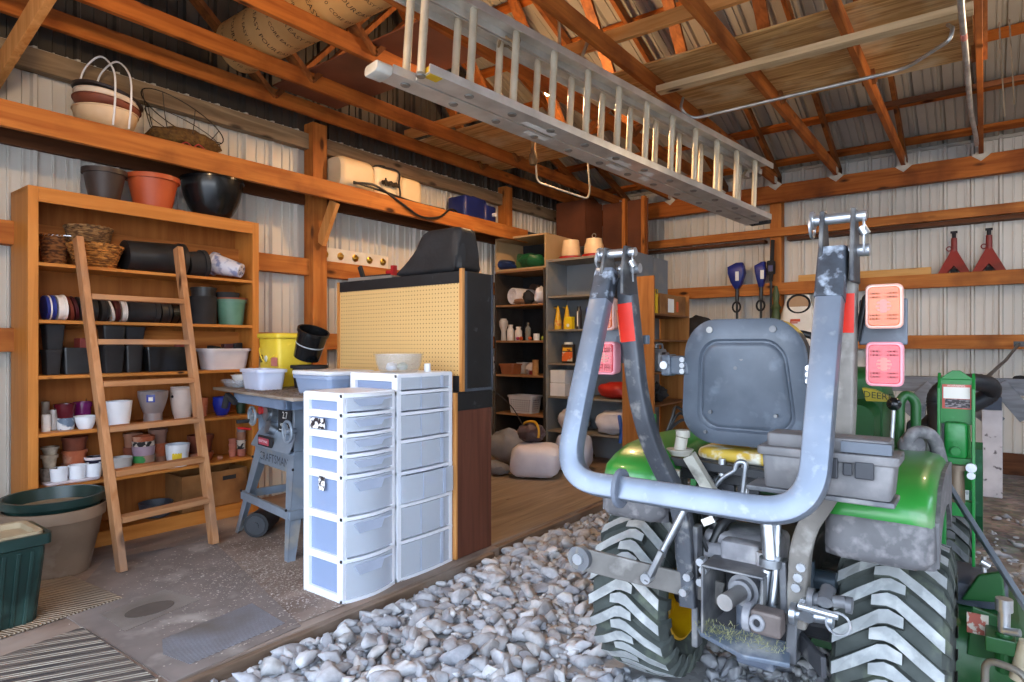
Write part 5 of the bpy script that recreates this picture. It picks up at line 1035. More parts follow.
put('bottle','cream jug-shaped bottle at the far left of the bottle shelf','bottle',499,z,lath(bottle(.036,.22)),CREAM,y=5.8); put('funnel_bottle','grey funnel-topped bottle second from the left on the bottle shelf','bottle',503.5,z,lath([(0,0),(.03,0),(.026,.1),(.05,.17),(.052,.22),(.035,.235),(.035,.25),(0,.25)]),BOT,y=5.65)
for px,h,lb in ((510.5,.18,'broad white bottle third on the bottle shelf'),(518.5,.155,'shorter white bottle fourth on the bottle shelf')): put('bottle',lb,'bottle',px,z,lath(bottle(.042,h,.6)),PM('bottle_pale','#cfcac8','#bcb7b6',rough=.4),y=5.7)
put('clear_bottle','clear squeeze bottle with a white tip on the bottle shelf','bottle',528,z,lath(bottle(.033,.2,.3)),SEE('clear_bottle','#8f9496',.4,.1),y=5.72); put('mug','small white pot right of the clear bottle','pot',536.5,z,lath(prof(.033,.036,.075)),WHITEP,y=5.66)
for px,m,lb in ((518,PM('pink_item','#a8305a','#8f2850'),'pink small container by the clear bottle'),(521,PM('orange_item','#c4521e','#a84418'),'orange small container by the clear bottle'),(530,PM('orange_item','#c4521e','#a84418'),'orange lump between the clear bottle and the white pot'),(543,PM('lime_item','#a3b53a','#8fa02e'),'lime green ball at the right end of the bottle shelf')): put('small_tub',lb,'container',px,z,blobm((.04,.05,.045),px,.2),m,y=5.67)
z=.935; b=put('plastic_pail','white pail with a red rim on the shelf above the basket','pail',498,z,lath(prof(.085,.1,.2,rim=.006)),WHITEP,y=5.8); mb=MB(); mb.lathe([(.093,.19),(.1025,.19),(.1025,.204),(.093,.204)],24); O('red_rim',mb,PM('rim_red','#8f2a30','#7a2228'),b,local=True,smooth=40); mb=MB(); mb.bx(-.05,-.01,-.102,-.095,.12,.145); mb.bx(.02,.06,-.102,-.095,.12,.145); mb.tube([(-.06,-.1,.1),(0,-.1,.03),(.07,-.09,.1)],.003,5); O('pail_marks',mb,BLACKM,b,local=True)
m=MB(); tub(m,(0,0,0),.2,.2,.12,r=.03); put('orange_tub','rust orange plastic tub in front of the white pail','tub',511,z,m,PM('tub_orange','#9a5a34','#824826',rough=.5),y=5.71); put('twine_spool','spool of tan twine standing on the shelf edge','spool',535.5,z,lath([(0,0),(.038,0),(.038,.006),(.034,.01),(.036,.085),(.034,.16),(.038,.165),(.038,.17),(0,.17)]),PM('twine','#b98a56','#94683a',rough=.9,scale=40,stretch=(1,1,6),bump=.6),y=5.64); put('white_bowl','shallow pale bowl behind the orange tub','bowl',524,z,lath(bowlprof(.04,.08,.13)),BOT,y=5.85); put('bundle','white and red plastic bag behind the twine spool','bag',532,z,blobm((.17,.12,.13),21,.4),PM('bag_redwhite','#b9b4b8','#8f2f36',rough=.6,scale=7,lo=.55,hi=.6),y=5.76)
# white basket with holes
z=.5; bk=T('plastic_basket','white perforated plastic basket on the lowest shelf of the dark unit','basket',(A(525,345,y=5.74).x,5.74,z+.0015)); m=MB(); tub(m,(0,0,0),.34,.22,.2,r=.03,taper=.84,th=.004,rim=.01); O('basket_body',m,PM('basket_white','#c9c6c8','#b7b4b8',rough=.5),bk,local=True,smooth=40)
m=MB()
for i in range(9):
    for j in range(6): m.box((-.115+.029*i*(1+.02*j),-.094-.0028*j,.03+.024*j),(.014,.004,.011))
for i in range(4):
    for j in range(6): m.box((.145+.0042*j,-.06+.03*i,.03+.024*j),(.004,.014,.011))
O('perforations',m,PM('hole_dark','#6f6c70','#5d5a5e'),bk,local=True,kind='stuff')
# floor sacks
z=.0445
put('plastic_pail','white pail on the floor behind the sacks','pail',503,z,lath(prof(.08,.09,.2,rim=.005)),BOT,y=5.46); put('sack','grey-white sack slumped at the left of the floor pile','sack',509,z,blobm((.4,.34,.36),31,.2,pw=.8),SACKG,y=5.1); put('sack','white square sack in front of the floor pile','sack',536,z,blobm((.46,.4,.3),32,.1,pw=.5),PM('sack_front','#e0dde6','#d0ccd8',rough=.55,bump=.4,bscale=8),y=4.78,rot=(0,0,.5)); put('sack','blue-white sack leaning beside the grey cabinet','sack',574,z,blobm((.34,.32,.36),33,.1,pw=.6),PM('sack_blue','#c9cee0','#b5bbd2',rough=.55,bump=.4,bscale=8),y=5.2,rot=(0,0,.2)); put('sack','small pale sack lying flat at the left end of the floor pile','sack',495,z,blobm((.3,.2,.12),34,.2,pw=.8),SACKG,y=4.62)
pb=put('tied_bag','dark purple-brown plastic bag tied with a yellow strap on the white sack','bag',531,z+.3,blobm((.27,.26,.18),35,.3),PM('bag_plum','#5a4a50','#45383e',rough=.4,bump=.6,bscale=12),y=4.84); m=MB(); m.tube(catmull([(-.1,.02,.14),(-.03,-.05,.19),(.06,-.03,.2),(.13,-.06,.14),(.14,-.08,.06)],6),.012,6); O('yellow_strap',m,PM('strap_yellow','#d0a02a','#b88a1e'),pb,local=True,smooth=60)
m=MB(); m.tube(catmull([(-.12,0,.42),(0,.0,.36),(.12,.02,.25),(.22,.02,.12),(.3,0,.05)],6),.006,6); put('flex_rod','thin dark rod poking out over the sacks','rod',503,z+.33,m,BLACKM,y=4.95)
# ---- contents, grey cabinet
YB=PM('yellow_bottle','#dcae10','#c99c0a',rough=.35); 
z=1.437
for px,lb in ((558,'left yellow bottle with a nozzle in the grey cabinet'),(567,'right yellow bottle with a nozzle in the grey cabinet')):
    o=put('spray_bottle',lb,'bottle',px,z,lath([(0,0),(.04,0),(.036,.1),(.022,.18),(.022,.2),(0,.2)]),YB,y=5.72,group=None); m=MB(); m.cyl((0,0,.2),(0,0,.26),.02,.008,12); m.cyl((0,0,.225),(-.05,0,.24),.006); O('nozzle',m,YB,o,local=True,smooth=40); m=MB(); m.lathe([(.0395,.04),(.0405,.04),(.0385,.1),(.0375,.1)],20); O('label_band',m,PM('label_orange','#c8702a','#e0c060',scale=30),o,local=True)
m=MB(); m.box((0,0,.065),(.09,.06,.13)); o=put('yellow_box','square yellow carton in front of the yellow bottles','box',569.5,z,m,PM('carton_yellow','#e8c81a','#dcbc10',rough=.5),y=5.65); m=MB(); m.cyl((0,-.0305,.04),(0,-.032,.04),.018,n=14); O('emblem',m,STW,o,local=True)
o=put('aerosol_can','black and white aerosol can in the grey cabinet','can',579,z,lath([(0,0),(.03,0),(.03,.2),(.02,.215),(.02,.24),(0,.24)]),PM('can_black','#1e1f22','#2a2b2e',rough=.35),y=5.7); m=MB(); m.bx(-.006,.006,-.0312,-.029,.03,.19); O('white_stripe',m,STW,o,local=True)
o=put('spray_can','orange spray can with a blue cap in the grey cabinet','can',588,z,lath([(0,0),(.03,0),(.03,.13),(.024,.145),(0,.145)]),PM('can_orange','#cf5a1c','#b84c14',rough=.35),y=5.7); m=MB(); m.lathe([(0,.145),(.025,.145),(.023,.2),(.012,.23),(0,.23)],16); O('blue_cap',m,PM('cap_blue','#1c3f9c','#163484',rough=.35),o,local=True,smooth=40)
m=MB(); m.bx(-.14,.14,-.08,.08,0,.008); put('dark_tray','thin dark tray on the top shelf of the grey cabinet','tray',565,1.795,m,BLACKM,y=5.75)
z=1.075; m=MB(); rbox(m,(0,0,0),(.14,.07,.2),.015,.006); o=put('orange_jug','black and orange jug with a printed label in the grey cabinet','jug',568.5,z,m,PM('jug_black','#2a2422','#1c1816',rough=.4),y=5.72,rot=(0,0,.15)); m=MB(); m.bx(-.06,.06,-.037,-.0345,.02,.12); O('orange_label',m,PM('lab_orange','#d2601a','#c7bfa8',scale=16,lo=.5,hi=.6),o,local=True); m=MB(); m.bx(-.055,.055,-.037,-.0345,.13,.165); O('yellow_label',m,PM('lab_yellow','#d9a81c','#8a3a14',scale=24,lo=.55,hi=.6),o,local=True); m=MB(); m.cyl((0,0,.2),(0,0,.225),.045,n=16); O('white_cap',m,STW,o,local=True,smooth=40)
z=.72; m=MB(); m.box((0,0,.07),(.19,.2,.139)); put('white_carton','lower of two white cartons in the grey cabinet','box',562.5,z,m,WHITEP,y=5.73,group=None,bev=.004); m=MB(); m.box((0,0,.07),(.185,.2,.135)); put('white_carton','upper white carton stacked in the grey cabinet','box',562.5,z+.141,m,WHITEP,y=5.735,bev=.004)
m=blobm((.36,.24,.17),41,.2,pw=.8); put('red_bag','folded red fabric bag in the grey cabinet','bag',617,z,m,PM('bag_red','#b8281c','#961c14',rough=.5,bump=.6,bscale=10),y=5.72)
z=.355
put('sack','plump white sack at the left of the low grey shelf','sack',574,z,blobm((.34,.28,.24),42,.2,pw=.8),SACKW,y=5.74); o=put('sack','white sack with a bright blue tie at the right of the low grey shelf','sack',615,z,blobm((.4,.28,.24),43,.22,pw=.8),SACKW,y=5.74); m=MB(); m.tube(catmull([(.1,-.1,.2),(.14,-.15,.13),(.15,-.15,.04),(.14,-.16,-.06)],5),.02,6); O('blue_tie',m,PM('tie_blue','#1c5cc0','#164ca4',rough=.5),o,local=True,smooth=60)
m=MB(); m.tube([(.05*math.cos(a)*(1-a/20),0,.055+.05*math.sin(a)*(1-a/20)) for a in [k*.3 for k in range(40)]],.008,6); put('coiled_hose','small black coiled hose on the floor of the grey cabinet','hose',590,.06,m,BLACKM,y=5.66)
# poultry waterers on the cabinet
for px,lb,ring_ in ((571,'plain cream poultry waterer on a red base on the grey cabinet',0),(594,'cream poultry waterer with a metal ring on top, on the grey cabinet',1)):
    c=A(px,345,y=5.78); t=T('poultry_waterer',lb,'waterer',(c.x,5.78,2.1915),group=None); m=MB(); m.lathe([(0,0),(.125,0),(.13,.03),(.118,.035),(.116,.02),(0,.02)],28); O('red_base',m,PM('base_red','#b8281e','#9c2018',rough=.4),t,local=True,smooth=40)
    m=MB(); m.lathe([(0,.022),(.1,.022),(.105,.06),(.09,.19),(.086,.21),(0,.215)] if not ring_ else [(0,.022),(.1,.022),(.104,.05),(.1,.13),(.085,.17),(.082,.2),(0,.205)],28); O('tank',m,PM('waterer_cream','#e3c49c','#d4b388',rough=.4),t,local=True,smooth=40)
    if ring_: m=MB(); m.tube([(.022*math.cos(a),0,.235+.022*math.sin(a)) for a in [k*PI/8 for k in range(16)]],.004,6,closed=True); m.cyl((0,0,.2),(0,0,.215),.01); O('lift_ring',m,GALV,t,local=True,smooth=50)
# ---- brown bookcase contents
m=MB(); m.bx(-.14,.13,-.3,.32,0,.19); t=T('cardboard_box','brown cardboard box with a white label in the oak-look bookcase','box',(-2.53,5.74,1.5615)); O('box_body',m,CARD,t,local=True,bev=.003); m=MB(); m.bx(.1302,.1315,-.12,.02,.02,.15); O('paper_label',m,STW,t,local=True); m=MB(); m.bx(.1302,.1315,.08,.13,.03,.13); O('orange_label',m,PM('lab_or','#d2541a','#c04a14'),t,local=True)
m=MB(); m.box((0,0,.11),(.1,.05,.22)); O('yellow_box',m,PM('boxyellow','#d0a814','#2a2a20',scale=12,lo=.6,hi=.62),label='yellow carton squeezed at the left of the cardboard box',cat='box',loc=(-2.44,5.345,1.5615),local=True)
t=T('oil_jug','silver-grey oil jug with a handle in the oak-look bookcase','jug',(-2.47,5.56,1.2 if 0 else 1.0215)); JG=PM('jug_silver','#8d9096','#767a80',rough=.35,metal=.2)
m=MB(); rbox(m,(0,0,0),(.14,.24,.18),.03,.015); m2=m; m.loft([[V((x*.9,y*.9+.02*k,  .18+.03*k)) for x,y in rrect(.12-.03*k,.2-.05*k,.02,4)] for k in (0,1)]); O('jug_body',m,JG,t,local=True,smooth=40); m=MB(); m.tube(fillet([(0,-.06,.22),(0,-.06,.262),(0,.08,.262),(0,.11,.15)],.03),.012,8); O('handle',m,JG,t,local=True,smooth=60); m=MB(); m.bx(.0702,.0712,-.08,-.0,.05,.18); O('dark_label',m,PM('jug_label','#20222a','#8a2a4a',scale=20,lo=.55,hi=.6),t,local=True)
m=MB(); m.tube(catmull([(0,-.1,.005),(.02,0,.02),(.01,.06,.008),(.03,.14,.02),(.02,.2,.01)],6),.008,6); O('white_cord',m,STW,label='short white cord hanging on the bookcase shelf beside the jug',cat='cord',loc=(-2.405,5.86,1.0215),local=True,smooth=60)
o=None
m=blobm((.2,.3,.18),51,.5,3); O('dark_clutter',m,BLACKM,label='tangle of dark hardware on the lowest bookcase shelf in view',cat='hardware',loc=(-2.53,5.6,.7215),local=True,smooth=50)
t=T('grass_rake','broom with a bright green head standing by the oak-look bookcase','broom',(-2.33,5.0,.01)); m=MB(); rbox(m,(0,0,.56),(.09,.26,.1),.03,.02); O('green_head',m,PM('broom_green','#1c9a4a','#168040',rough=.4),t,local=True,smooth=40); m=MB()
for k in range(12): m.beam((0,-.11+.02*k,.56),(.0,-.11+.021*k,.4),.04,.01,up=(0,1,0))
O('bristles',m,PM('bristle','#8f7a58','#6f5c40'),t,local=True); m=MB(); m.cyl((-.02,0,.0),(-.02,0,.56),.014); O('pole',m,BLACKM,t,local=True,smooth=40)
# ================================================================ compact tractor seen from behind
XC=-.63; AY=2.33; TRR=.33
TT=T('tractor','green compact tractor with a folded roll bar parked on the gravel','tractor',(XC,AY,0))
def P(name,mb,m,par=TT,label=None,**k): return O(name,mb,m,par,label=label,**k)
TG=PM('tractor_green','#2e8a36','#26782e',rough=.32,scale=3,wear='#7d8f70',wscale=7,wlo=.58,whi=.78,coat=.3); TGD=PM('tractor_green_dark','#1f5a2a','#184a22',rough=.4,scale=3,wear='#4d6a48',wscale=7,wlo=.6,whi=.8); TGL=PM('loader_green','#1c8a3c','#187a34',rough=.35,scale=4,wear='#4f9a62',wscale=9,wlo=.6,whi=.75)
SKT=PM('skirt_grey','#69686b','#575659',rough=.6,scale=10,wear='#949092',wscale=30,wlo=.5,whi=.8); FRM=PM('frame_grey','#6f7074','#5a5b60',rough=.5,metal=.35,scale=10,wear='#9c9a97',wscale=9,wlo=.5,whi=.75); FRD=PM('frame_dark','#3a3b40','#2d2e33',rough=.5,metal=.25,scale=10,wear='#7d7b79',wscale=10,wlo=.52,whi=.75); ROPS=PM('rops_satin','#7c8492','#6d7583',rough=.33,metal=.45,scale=9,wear='#8b9098',wscale=34,wlo=.58,whi=.75); ROPD=PM('rops_dark','#55585f','#44474e',rough=.45,metal=.35,scale=12,wear='#8e8c8a',wscale=22,wlo=.55,whi=.72)
DUST=PM('dusty_grey','#8f8f94','#77777d',rough=.75,scale=14,wear='#b4b2b4',wscale=12,wlo=.45,whi=.7); ZINC=PM('zinc','#d4d6da','#b4b7bd',rough=.3,metal=.8,scale=16); RIMY=PM('rim_yellow','#d9a80c','#c09008',rough=.4,scale=6,wear='#8a6c1c',wscale=8,wlo=.6,whi=.75)
RUB=PM('tyre_rubber','#4b504d','#3e4340',rough=.85,scale=16,wear='#6f7864',wscale=9,wlo=.55,whi=.75); LUG=PM('tyre_lugs','#9da0a1','#8a8d8e',rough=.85,scale=18,wear='#b9bbba',wscale=14,wlo=.5,whi=.7)
def tyre(name,xc,yc,R_,w,rim,nl,label=None,lugm=None,h=.024,side=1):
    t=P(name,lath_x(xc,yc,R_,w,rim),RUB,smooth=45,label=label)
    mb=MB(); hw=w/2*.97; base=R_-.03
    def pt(u,a,r):
        au=abs(u); rr=r-.018*min(au,1)**2-(.05*max(au-1,0)/.1 if au>1 else 0)
        return V((xc+u*hw,yc-rr*math.cos(a),R_+rr*math.sin(a)))
    cl=[(-1.09,-.045),(-1,-.01),(-.6,.115),(-.15,.25),(.02,.265),(.3,.235)]
    arc=.029/.33*.33/R_
    for s in (-1,1):
        for k in range(nl):
            a0=2*PI*k/nl+(PI/nl if s>0 else 0); rings=[]
            for i,(u,a) in enumerate(cl):
                wd=arc*(.7 if i!=len(cl)-1 else .54); u2=u*(1 if s<0 else -1)
                rings.append([pt(u2,a0+a-wd*1.2,base-.006),pt(u2,a0+a-wd,R_),pt(u2,a0+a+wd,R_),pt(u2,a0+a+wd*1.2,base-.006)])
            mb.loft(rings)
    P('tread_lugs',mb,RUB,par=t); mb=MB()
    for s in (-1,1):
        for k in range(nl):
            a0=2*PI*k/nl+(PI/nl if s>0 else 0); rings=[]
            for i,(u,a) in enumerate(cl[1:]):
                wd=arc*(.66 if i!=len(cl)-2 else .5); u2=u*(1 if s<0 else -1)*.985
                rings.append([pt(u2,a0+a-wd,R_-.003),pt(u2,a0+a-wd,R_+.0012),pt(u2,a0+a+wd,R_+.0012),pt(u2,a0+a+wd,R_-.003)])
            mb.loft(rings)
    P('lug_faces',mb,lugm or LUG,par=t,label='pale dusty tread faces'); return t
def lath_x(xc,yc,R_,w,rim):
    hw=w/2; pf=[(rim,-hw*.72),(rim+.02,-hw*.9),(rim+(R_-rim)*.5,-hw*1.02),(R_-.06,-hw*.99),(R_-.035,-hw*.9),(R_-.03,-hw*.5),(R_-.028,0),(R_-.03,hw*.5),(R_-.035,hw*.9),(R_-.06,hw*.99),(rim+(R_-rim)*.5,hw*1.02),(rim+.02,hw*.9),(rim,hw*.72)]
    m=MB(); m.lathe([(r,z) for r,z in pf],64,Matrix.Translation((xc,yc,R_))@Matrix.Rotation(PI/2,4,'Y')); return m
for nm,xc,inn in (('rear_tyre',-1.035,1),('rear_tyre',-.222,-1)):
    t=tyre(nm,xc,AY,TRR,.285,.185,22)
    m=MB(); M=Matrix.Translation((xc,AY,TRR))@Matrix.Rotation(PI/2*inn,4,'Y'); m.lathe([(.186,.1),(.19,.115),(.18,.118),(.165,.07),(.155,.03),(.09,.02),(.07,.05),(0,.05)],40,M); m.lathe([(.186,-.1),(.19,-.115),(.18,-.118),(.165,-.07),(.1,-.05),(0,-.05)],40,M); r_=P('wheel_rim',m,RIMY,smooth=40)
    m=MB(); 
    for k in range(6): a=k*PI/3; q=M@V((.11*math.cos(a),.11*math.sin(a),.025)); q2=M@V((.11*math.cos(a),.11*math.sin(a),.045)); m.cyl(q,q2,.012,n=6)
    P('wheel_bolts',m,ZINC,par=r_)
# axle and transmission
m=MB(); m.cyl((-.95,AY,TRR),(-.3,AY,TRR),.06,n=20); m.bx(XC-.14,XC+.14,AY-.16,AY+.5,.22,.56); m.bx(XC-.1,XC+.1,AY+.4,AY+1.6,.3,.62); P('transmission',m,FRD,bev=.01)
# fenders
def fender(x0,x1,sgn):
    out=[(1.95,.785),(1.945,.815),(1.965,.85),(2.02,.885),(2.12,.908),(2.3,.92),(2.5,.915),(2.66,.89),(2.72,.86)]; skin=[(y+.02*(1 if y<2.1 else 0),z-.022) for y,z in out][::-1]
    xs=[(0,.05),(.006,.028),(.02,.010),(.045,0)]
    def ring(x,sh): return [V((x,max(y,1.95)+(sh if y<2.1 else 0)*.6,z-(sh if z>.8 else 0)*(.6 if y>1.98 else .2))) for y,z in out]+[V((x,y+sh*.3,z-sh*.8)) for y,z in skin]
    L=[(x0+d,s) for d,s in xs]+[(x1-d,s) for d,s in xs[::-1]]
    m=MB(); m.loft([ring(x,s) for x,s in L]); f=P('fender',m,TG,smooth=50)
    lo=[(1.96,.672),(1.945,.68),(1.935,.70),(1.942,.786),(1.955,.80)]; li=[(1.975,.80),(1.965,.70),(1.97,.672)]
    def r2(x,sh): return [V((x,y+sh,z+(sh*.6 if z<.7 else 0))) for y,z in lo]+[V((x,y+sh*.5,z)) for y,z in li]
    m=MB(); m.loft([r2(x,s*.8) for x,s in [(x0-.004,.06),(x0+.002,.035),(x0+.018,.012),(x0+.045,0),(x1-.045,0),(x1-.018,.012),(x1-.002,.035),(x1+.004,.06)]]); P('fender_skirt',m,SKT,par=f,smooth=50)
    xo=x1 if sgn>0 else x0
    poly=[(1.985,.80),(1.985,.68),(2.03,.70),(2.1,.74),(2.2,.765),(2.35,.77),(2.5,.75),(2.62,.7),(2.72,.62),(2.76,.62),(2.74,.85),(2.6,.87),(2.3,.885),(2.1,.87)]
    m=MB(); m.prism(poly,.012,Matrix.Translation((xo+(-.002 if sgn>0 else -.01),0,0))@Matrix(((0,0,1,0),(1,0,0,0),(0,1,0,0),(0,0,0,1)))); P('fender_side',m,SKT,par=f,smooth=30)
    return f
fender(-.365,-.105,1); fender(-1.085,-.85,-1)
# seat
SEATM=PM('seat_shell','#5a626e','#4d5560',rough=.42,scale=10,wear='#747c88',wscale=16,wlo=.58,whi=.8); SEATB=PM('seat_vinyl','#26272b','#1e1f22',rough=.5); SEATY=PM('seat_yellow','#d9b84a','#c8a434',rough=.6,scale=8,wear='#e4e0d0',wscale=14,wlo=.5,whi=.58)
sx=-.628; szc=1.145
def sring(y,w,h,r,zo=0,tp=.97): return [V((sx+x*(1.03-.17*(z/h+.5)**1.6),y-.05*(z/h+.5),szc+zo+z)) for x,z in rrect(w,h,r,8)]
m=MB(); m.loft([sring(2.145,.37,.39,.09),sring(2.125,.415,.415,.11),sring(2.105,.42,.42,.11),sring(2.098,.405,.405,.105),sring(2.096,.31,.31,.07,-.01),sring(2.106,.295,.295,.065,-.01),sring(2.106,.285,.285,.06,-.01),sring(2.098,.275,.275,.055,-.01),sring(2.096,.255,.255,.05,-.01)]); sb=P('seat_back',m,SEATM,smooth=50)
m=MB()
for dx,dz in ((-.1,.175),(.1,.175),(-.1,.09),(.1,.09),(0,.08),(-.02,.05),(-.11,-.1),(.1,-.1),(-.13,-.17),(.13,-.17)): yy=2.096-.05*((dz)/.42+.5); m.cyl((sx+dx,yy+.004,szc+dz),(sx+dx,yy-.008,szc+dz),.011 if abs(dz)>.17 else .006,n=10)
P('bolts',m,FRM,par=sb,smooth=50)
m=MB(); m.loft([sring(2.15,.385,.40,.1),sring(2.2,.4,.415,.1),sring(2.24,.38,.4,.1),sring(2.26,.3,.32,.08)]); P('back_cushion',m,PM('seat_torn','#232427','#2b2c30',rough=.5,wear='#d9b43a',wscale=9,wlo=.56,whi=.6),smooth=50)
m=MB(); rbox(m,(sx,2.34,.877),(.34,.5,.04),.05,.015); P('seat_cushion',m,SEATY,smooth=50,label='worn yellow seat cushion'); m=MB(); rbox(m,(sx,2.36,.85),(.4,.5,.034),.04,.01); P('seat_pan',m,SEATB,smooth=40)
m=MB(); m.beam((sx-.24,2.06,.87),(sx+.22,2.06,.85),.025,.03); m.beam((sx-.22,2.12,.83),(sx+.2,2.12,.82),.03,.05); P('seat_rail',m,SEATB,bev=.004)
for s in (-1,1):
    m=MB(); c=V((sx+s*.215,2.09,szc+.055-.02*(s>0))); m.box(c,(.07,.05,.065)); m.box(c+V((s*.045,0,.0)),(.035,.07,.075)); a=P('armrest_bracket',m,SEATM,bev=.008); m=MB(); 
    for dz in (-.02,.0,.02): m.cyl(c+V((-s*.015,-.026,dz)),c+V((-s*.015,-.036,dz)),.009,n=10)
    m.cyl(c+V((s*.045,-.036,0)),c+V((s*.045,-.05,0)),.014,n=12); P('bolts',m,ZINC,par=a,smooth=40)
# folded roll bar
HZ0,HY0,HYB,HZB=1.51,1.80,1.565,.872
def hp(x,z): return V((-.652+x,HY0-(HZ0-z)/(HZ0-HZB)*(HY0-HYB),z))
hp_=[hp(-.325,1.51),hp(-.336,1.1),hp(-.336,HZB),hp(.333,HZB),hp(.335,1.1),hp(.338,1.51)]
path=fillet(hp_,.19,12); sec=[(a,b) for a,b in rrect(.05,.064,.007,2)]
m=MB(); m.tube(path,1,sec=sec,up=(0,1,0)); hoop=P('roll_bar_hoop',m,ROPS,smooth=32,label='satin grey folded-down roll bar hoop')
m=MB(); m.tube([hp(.337,1.385),hp(.338,1.515)],1,sec=rrect(.058,.068,.01,3),up=(0,1,0)); m.tube([hp(-.328,1.41),hp(-.325,1.5)],1,sec=rrect(.056,.066,.01,3),up=(0,1,0)); P('painted_end',m,PM('scuffed_black','#3c424c','#2c3038',rough=.5,scale=30,wear='#9aa4b2',wscale=26,wlo=.55,whi=.68),par=hoop,smooth=40)
m=MB(); q=hp(-.155,HZB); m.tube([q+V((.0,.034*math.cos(a),.04*math.sin(a))) for a in [k*PI/8 for k in range(16)]],1,closed=True,sec=rrect(.014,.03,.003,2),up=(1,0,0)); P('strap',m,PM('strap_grey','#6d7380','#5b616d',rough=.6),par=hoop,smooth=40)
for s,xt,pts in ((-1,-.9,[(-.935,1.85,1.49),(-.897,1.86,1.1),(-.865,1.9,.93),(-.79,1.97,.74),(-.77,1.98,.42)]),(1,-.3,[(-.292,1.845,1.49),(-.3,1.86,1.05),(-.32,1.89,.9),(-.425,1.95,.72),(-.44,1.97,.45)])):
    m=MB(); m.tube(fillet([V(p) for p in pts],.09,6),1,sec=rrect(.055,.055,.008,3),up=(0,1,0)); lp=P('roll_bar_post',m,ROPD if s<0 else PM('post_dusty','#8a857f','#77726d',rough=.55,metal=.2,scale=12,wear='#a8a49e',wscale=14),smooth=40)
    m=MB(); z0,z1=(1.27,1.40) if s<0 else (1.315,1.41); a=V(pts[0]).lerp(V(pts[1]),(1.49-z0)/.41); b=V(pts[0]).lerp(V(pts[1]),(1.49-z1)/.41); m.beam(a+V((0,-.029,0)),b+V((0,-.029,0)),.05,.003,up=(0,1,0)); P('red_reflector',m,PM('reflector_red','#e0301c','#c82414',rough=.35),par=lp,label='bright red reflective strip')
    m=MB(); a2=V(pts[0]).lerp(V(pts[1]),(1.49-z0+.0)/.41); m.beam(a2+V((-.03 if s<0 else -.029,-.0,0)),b+V((-.03 if s<0 else -.029,0,-.02)),.003,.05,up=(0,1,0)); P('orange_reflector',m,PM('reflector_orange','#e88a62','#de7a52',rough=.4),par=lp,label='pale orange reflective strip')
    # hinge
    hx=-.945 if s<0 else -.305; m=MB(); zt=1.57 if s<0 else 1.605
    for dx in (-.036,.036):
        pl=[(-.035,-.07),(.07,-.07),(.06,.02),(.032,zt-1.5+.015),(-.014,zt-1.5+.015),(-.035,.01)]
        m.prism(pl,.011,Matrix.Translation((hx+dx-.004,HY0,1.5))@Matrix(((0,0,1,0),(1,0,0,0),(0,1,0,0),(0,0,0,1))))
    hg=P('hinge_plates',m,FRD,bev=.003); m=MB(); m.cyl((hx-.06,HY0+.008,zt-.005),(hx+.065,HY0+.008,zt-.005),.014,n=14); m.cyl((hx-.065,HY0+.008,zt-.005),(hx-.055,HY0+.008,zt-.005),.024,n=14); m.cyl((hx+.0,HY0+.03,1.515),(hx+.07,HY0+.03,1.515),.016,n=12); m.tube([(hx-.062,HY0+.008+.03*math.cos(a),zt-.02+.03*math.sin(a)) for a in [k*PI/6 for k in range(12)]],.004,5,closed=True); m.tube(catmull([(hx+.058,HY0,zt-.01),(hx+.062,HY0-.01,zt-.04),(hx+.06,HY0,zt-.1)],5),.003,5); m.cyl((hx+.055,HY0-.002,zt-.035),(hx+.066,HY0-.002,zt-.055),.011); P('hinge_pin',m,ZINC,par=hg,smooth=40)
# lamps
ORL=PM('lamp_orange','#e06a2a','#d65c1c',rough=.25,coat=.4); PKL=PM('lamp_red','#d8404e','#cc303e',rough=.25,coat=.4); LFR=PM('lamp_frame_pink','#e8b8a8','#dea896',rough=.35); LFR2=PM('lamp_frame_rose','#e89ea8','#de8c98',rough=.35)
def lampu(c,mm,fm,lab,back=False,wd=.083,hh=.112):
    m=MB(); M=Matrix.Translation(c)@Matrix.Rotation(PI/2,4,'X')
    m.loft([[V((x*k,y*k,z)) for x,y in rrect(wd,hh,.014,4)] for z,k in ((-.03,.95),(.0,1),(.012,1),(.016,.94))],M=M); b=P('tail_lamp',m,fm,smooth=40,label=lab)
    m=MB(); m.loft([[V((x*k,y*k,z)) for x,y in rrect(wd-.014,hh-.014,.01,4)] for z,k in ((.012,1),(.0185,1),(.02,.97))],M=M)
    w2,h2=wd/2-.012,hh/2-.012
    for k in range(9):
        x=-w2+2*w2*k/8
        for y0,y1 in ((h2-.024,h2),(-h2,-h2+.024)): m.bx(x-.0022,x+.0022,y0,y1,.0195,.0232,M)
    for k in range(8):
        y=-.032+.064*k/7
        for x0,x1 in ((-w2,-w2+.022),(w2-.022,w2)): m.bx(x0,x1,y-.002,y+.002,.0195,.0232,M)
    l=P('lens',m,mm,par=b,smooth=30); m=MB(); m.cyl(M@V((0,0,.0195)),M@V((0,0,.0215)),.017,n=20); P('lens_eye',m,PM('eye_'+mm.name,lin('#dd8f84')),par=l)
for px,py,mm,fm,lb in ((884.5,306.5,ORL,LFR,'orange square tail lamp'),(885,364,PKL,LFR2,'red square tail lamp')): lampu(A(px,py,y=1.83),mm,fm,lb)
for px,py,mm,fm,lb in ((606,314,ORL,LFR,'orange square tail lamp'),(607,358,PKL,LFR2,'red square tail lamp')): lampu(A(px,py,y=1.9),mm,fm,lb,wd=.078)
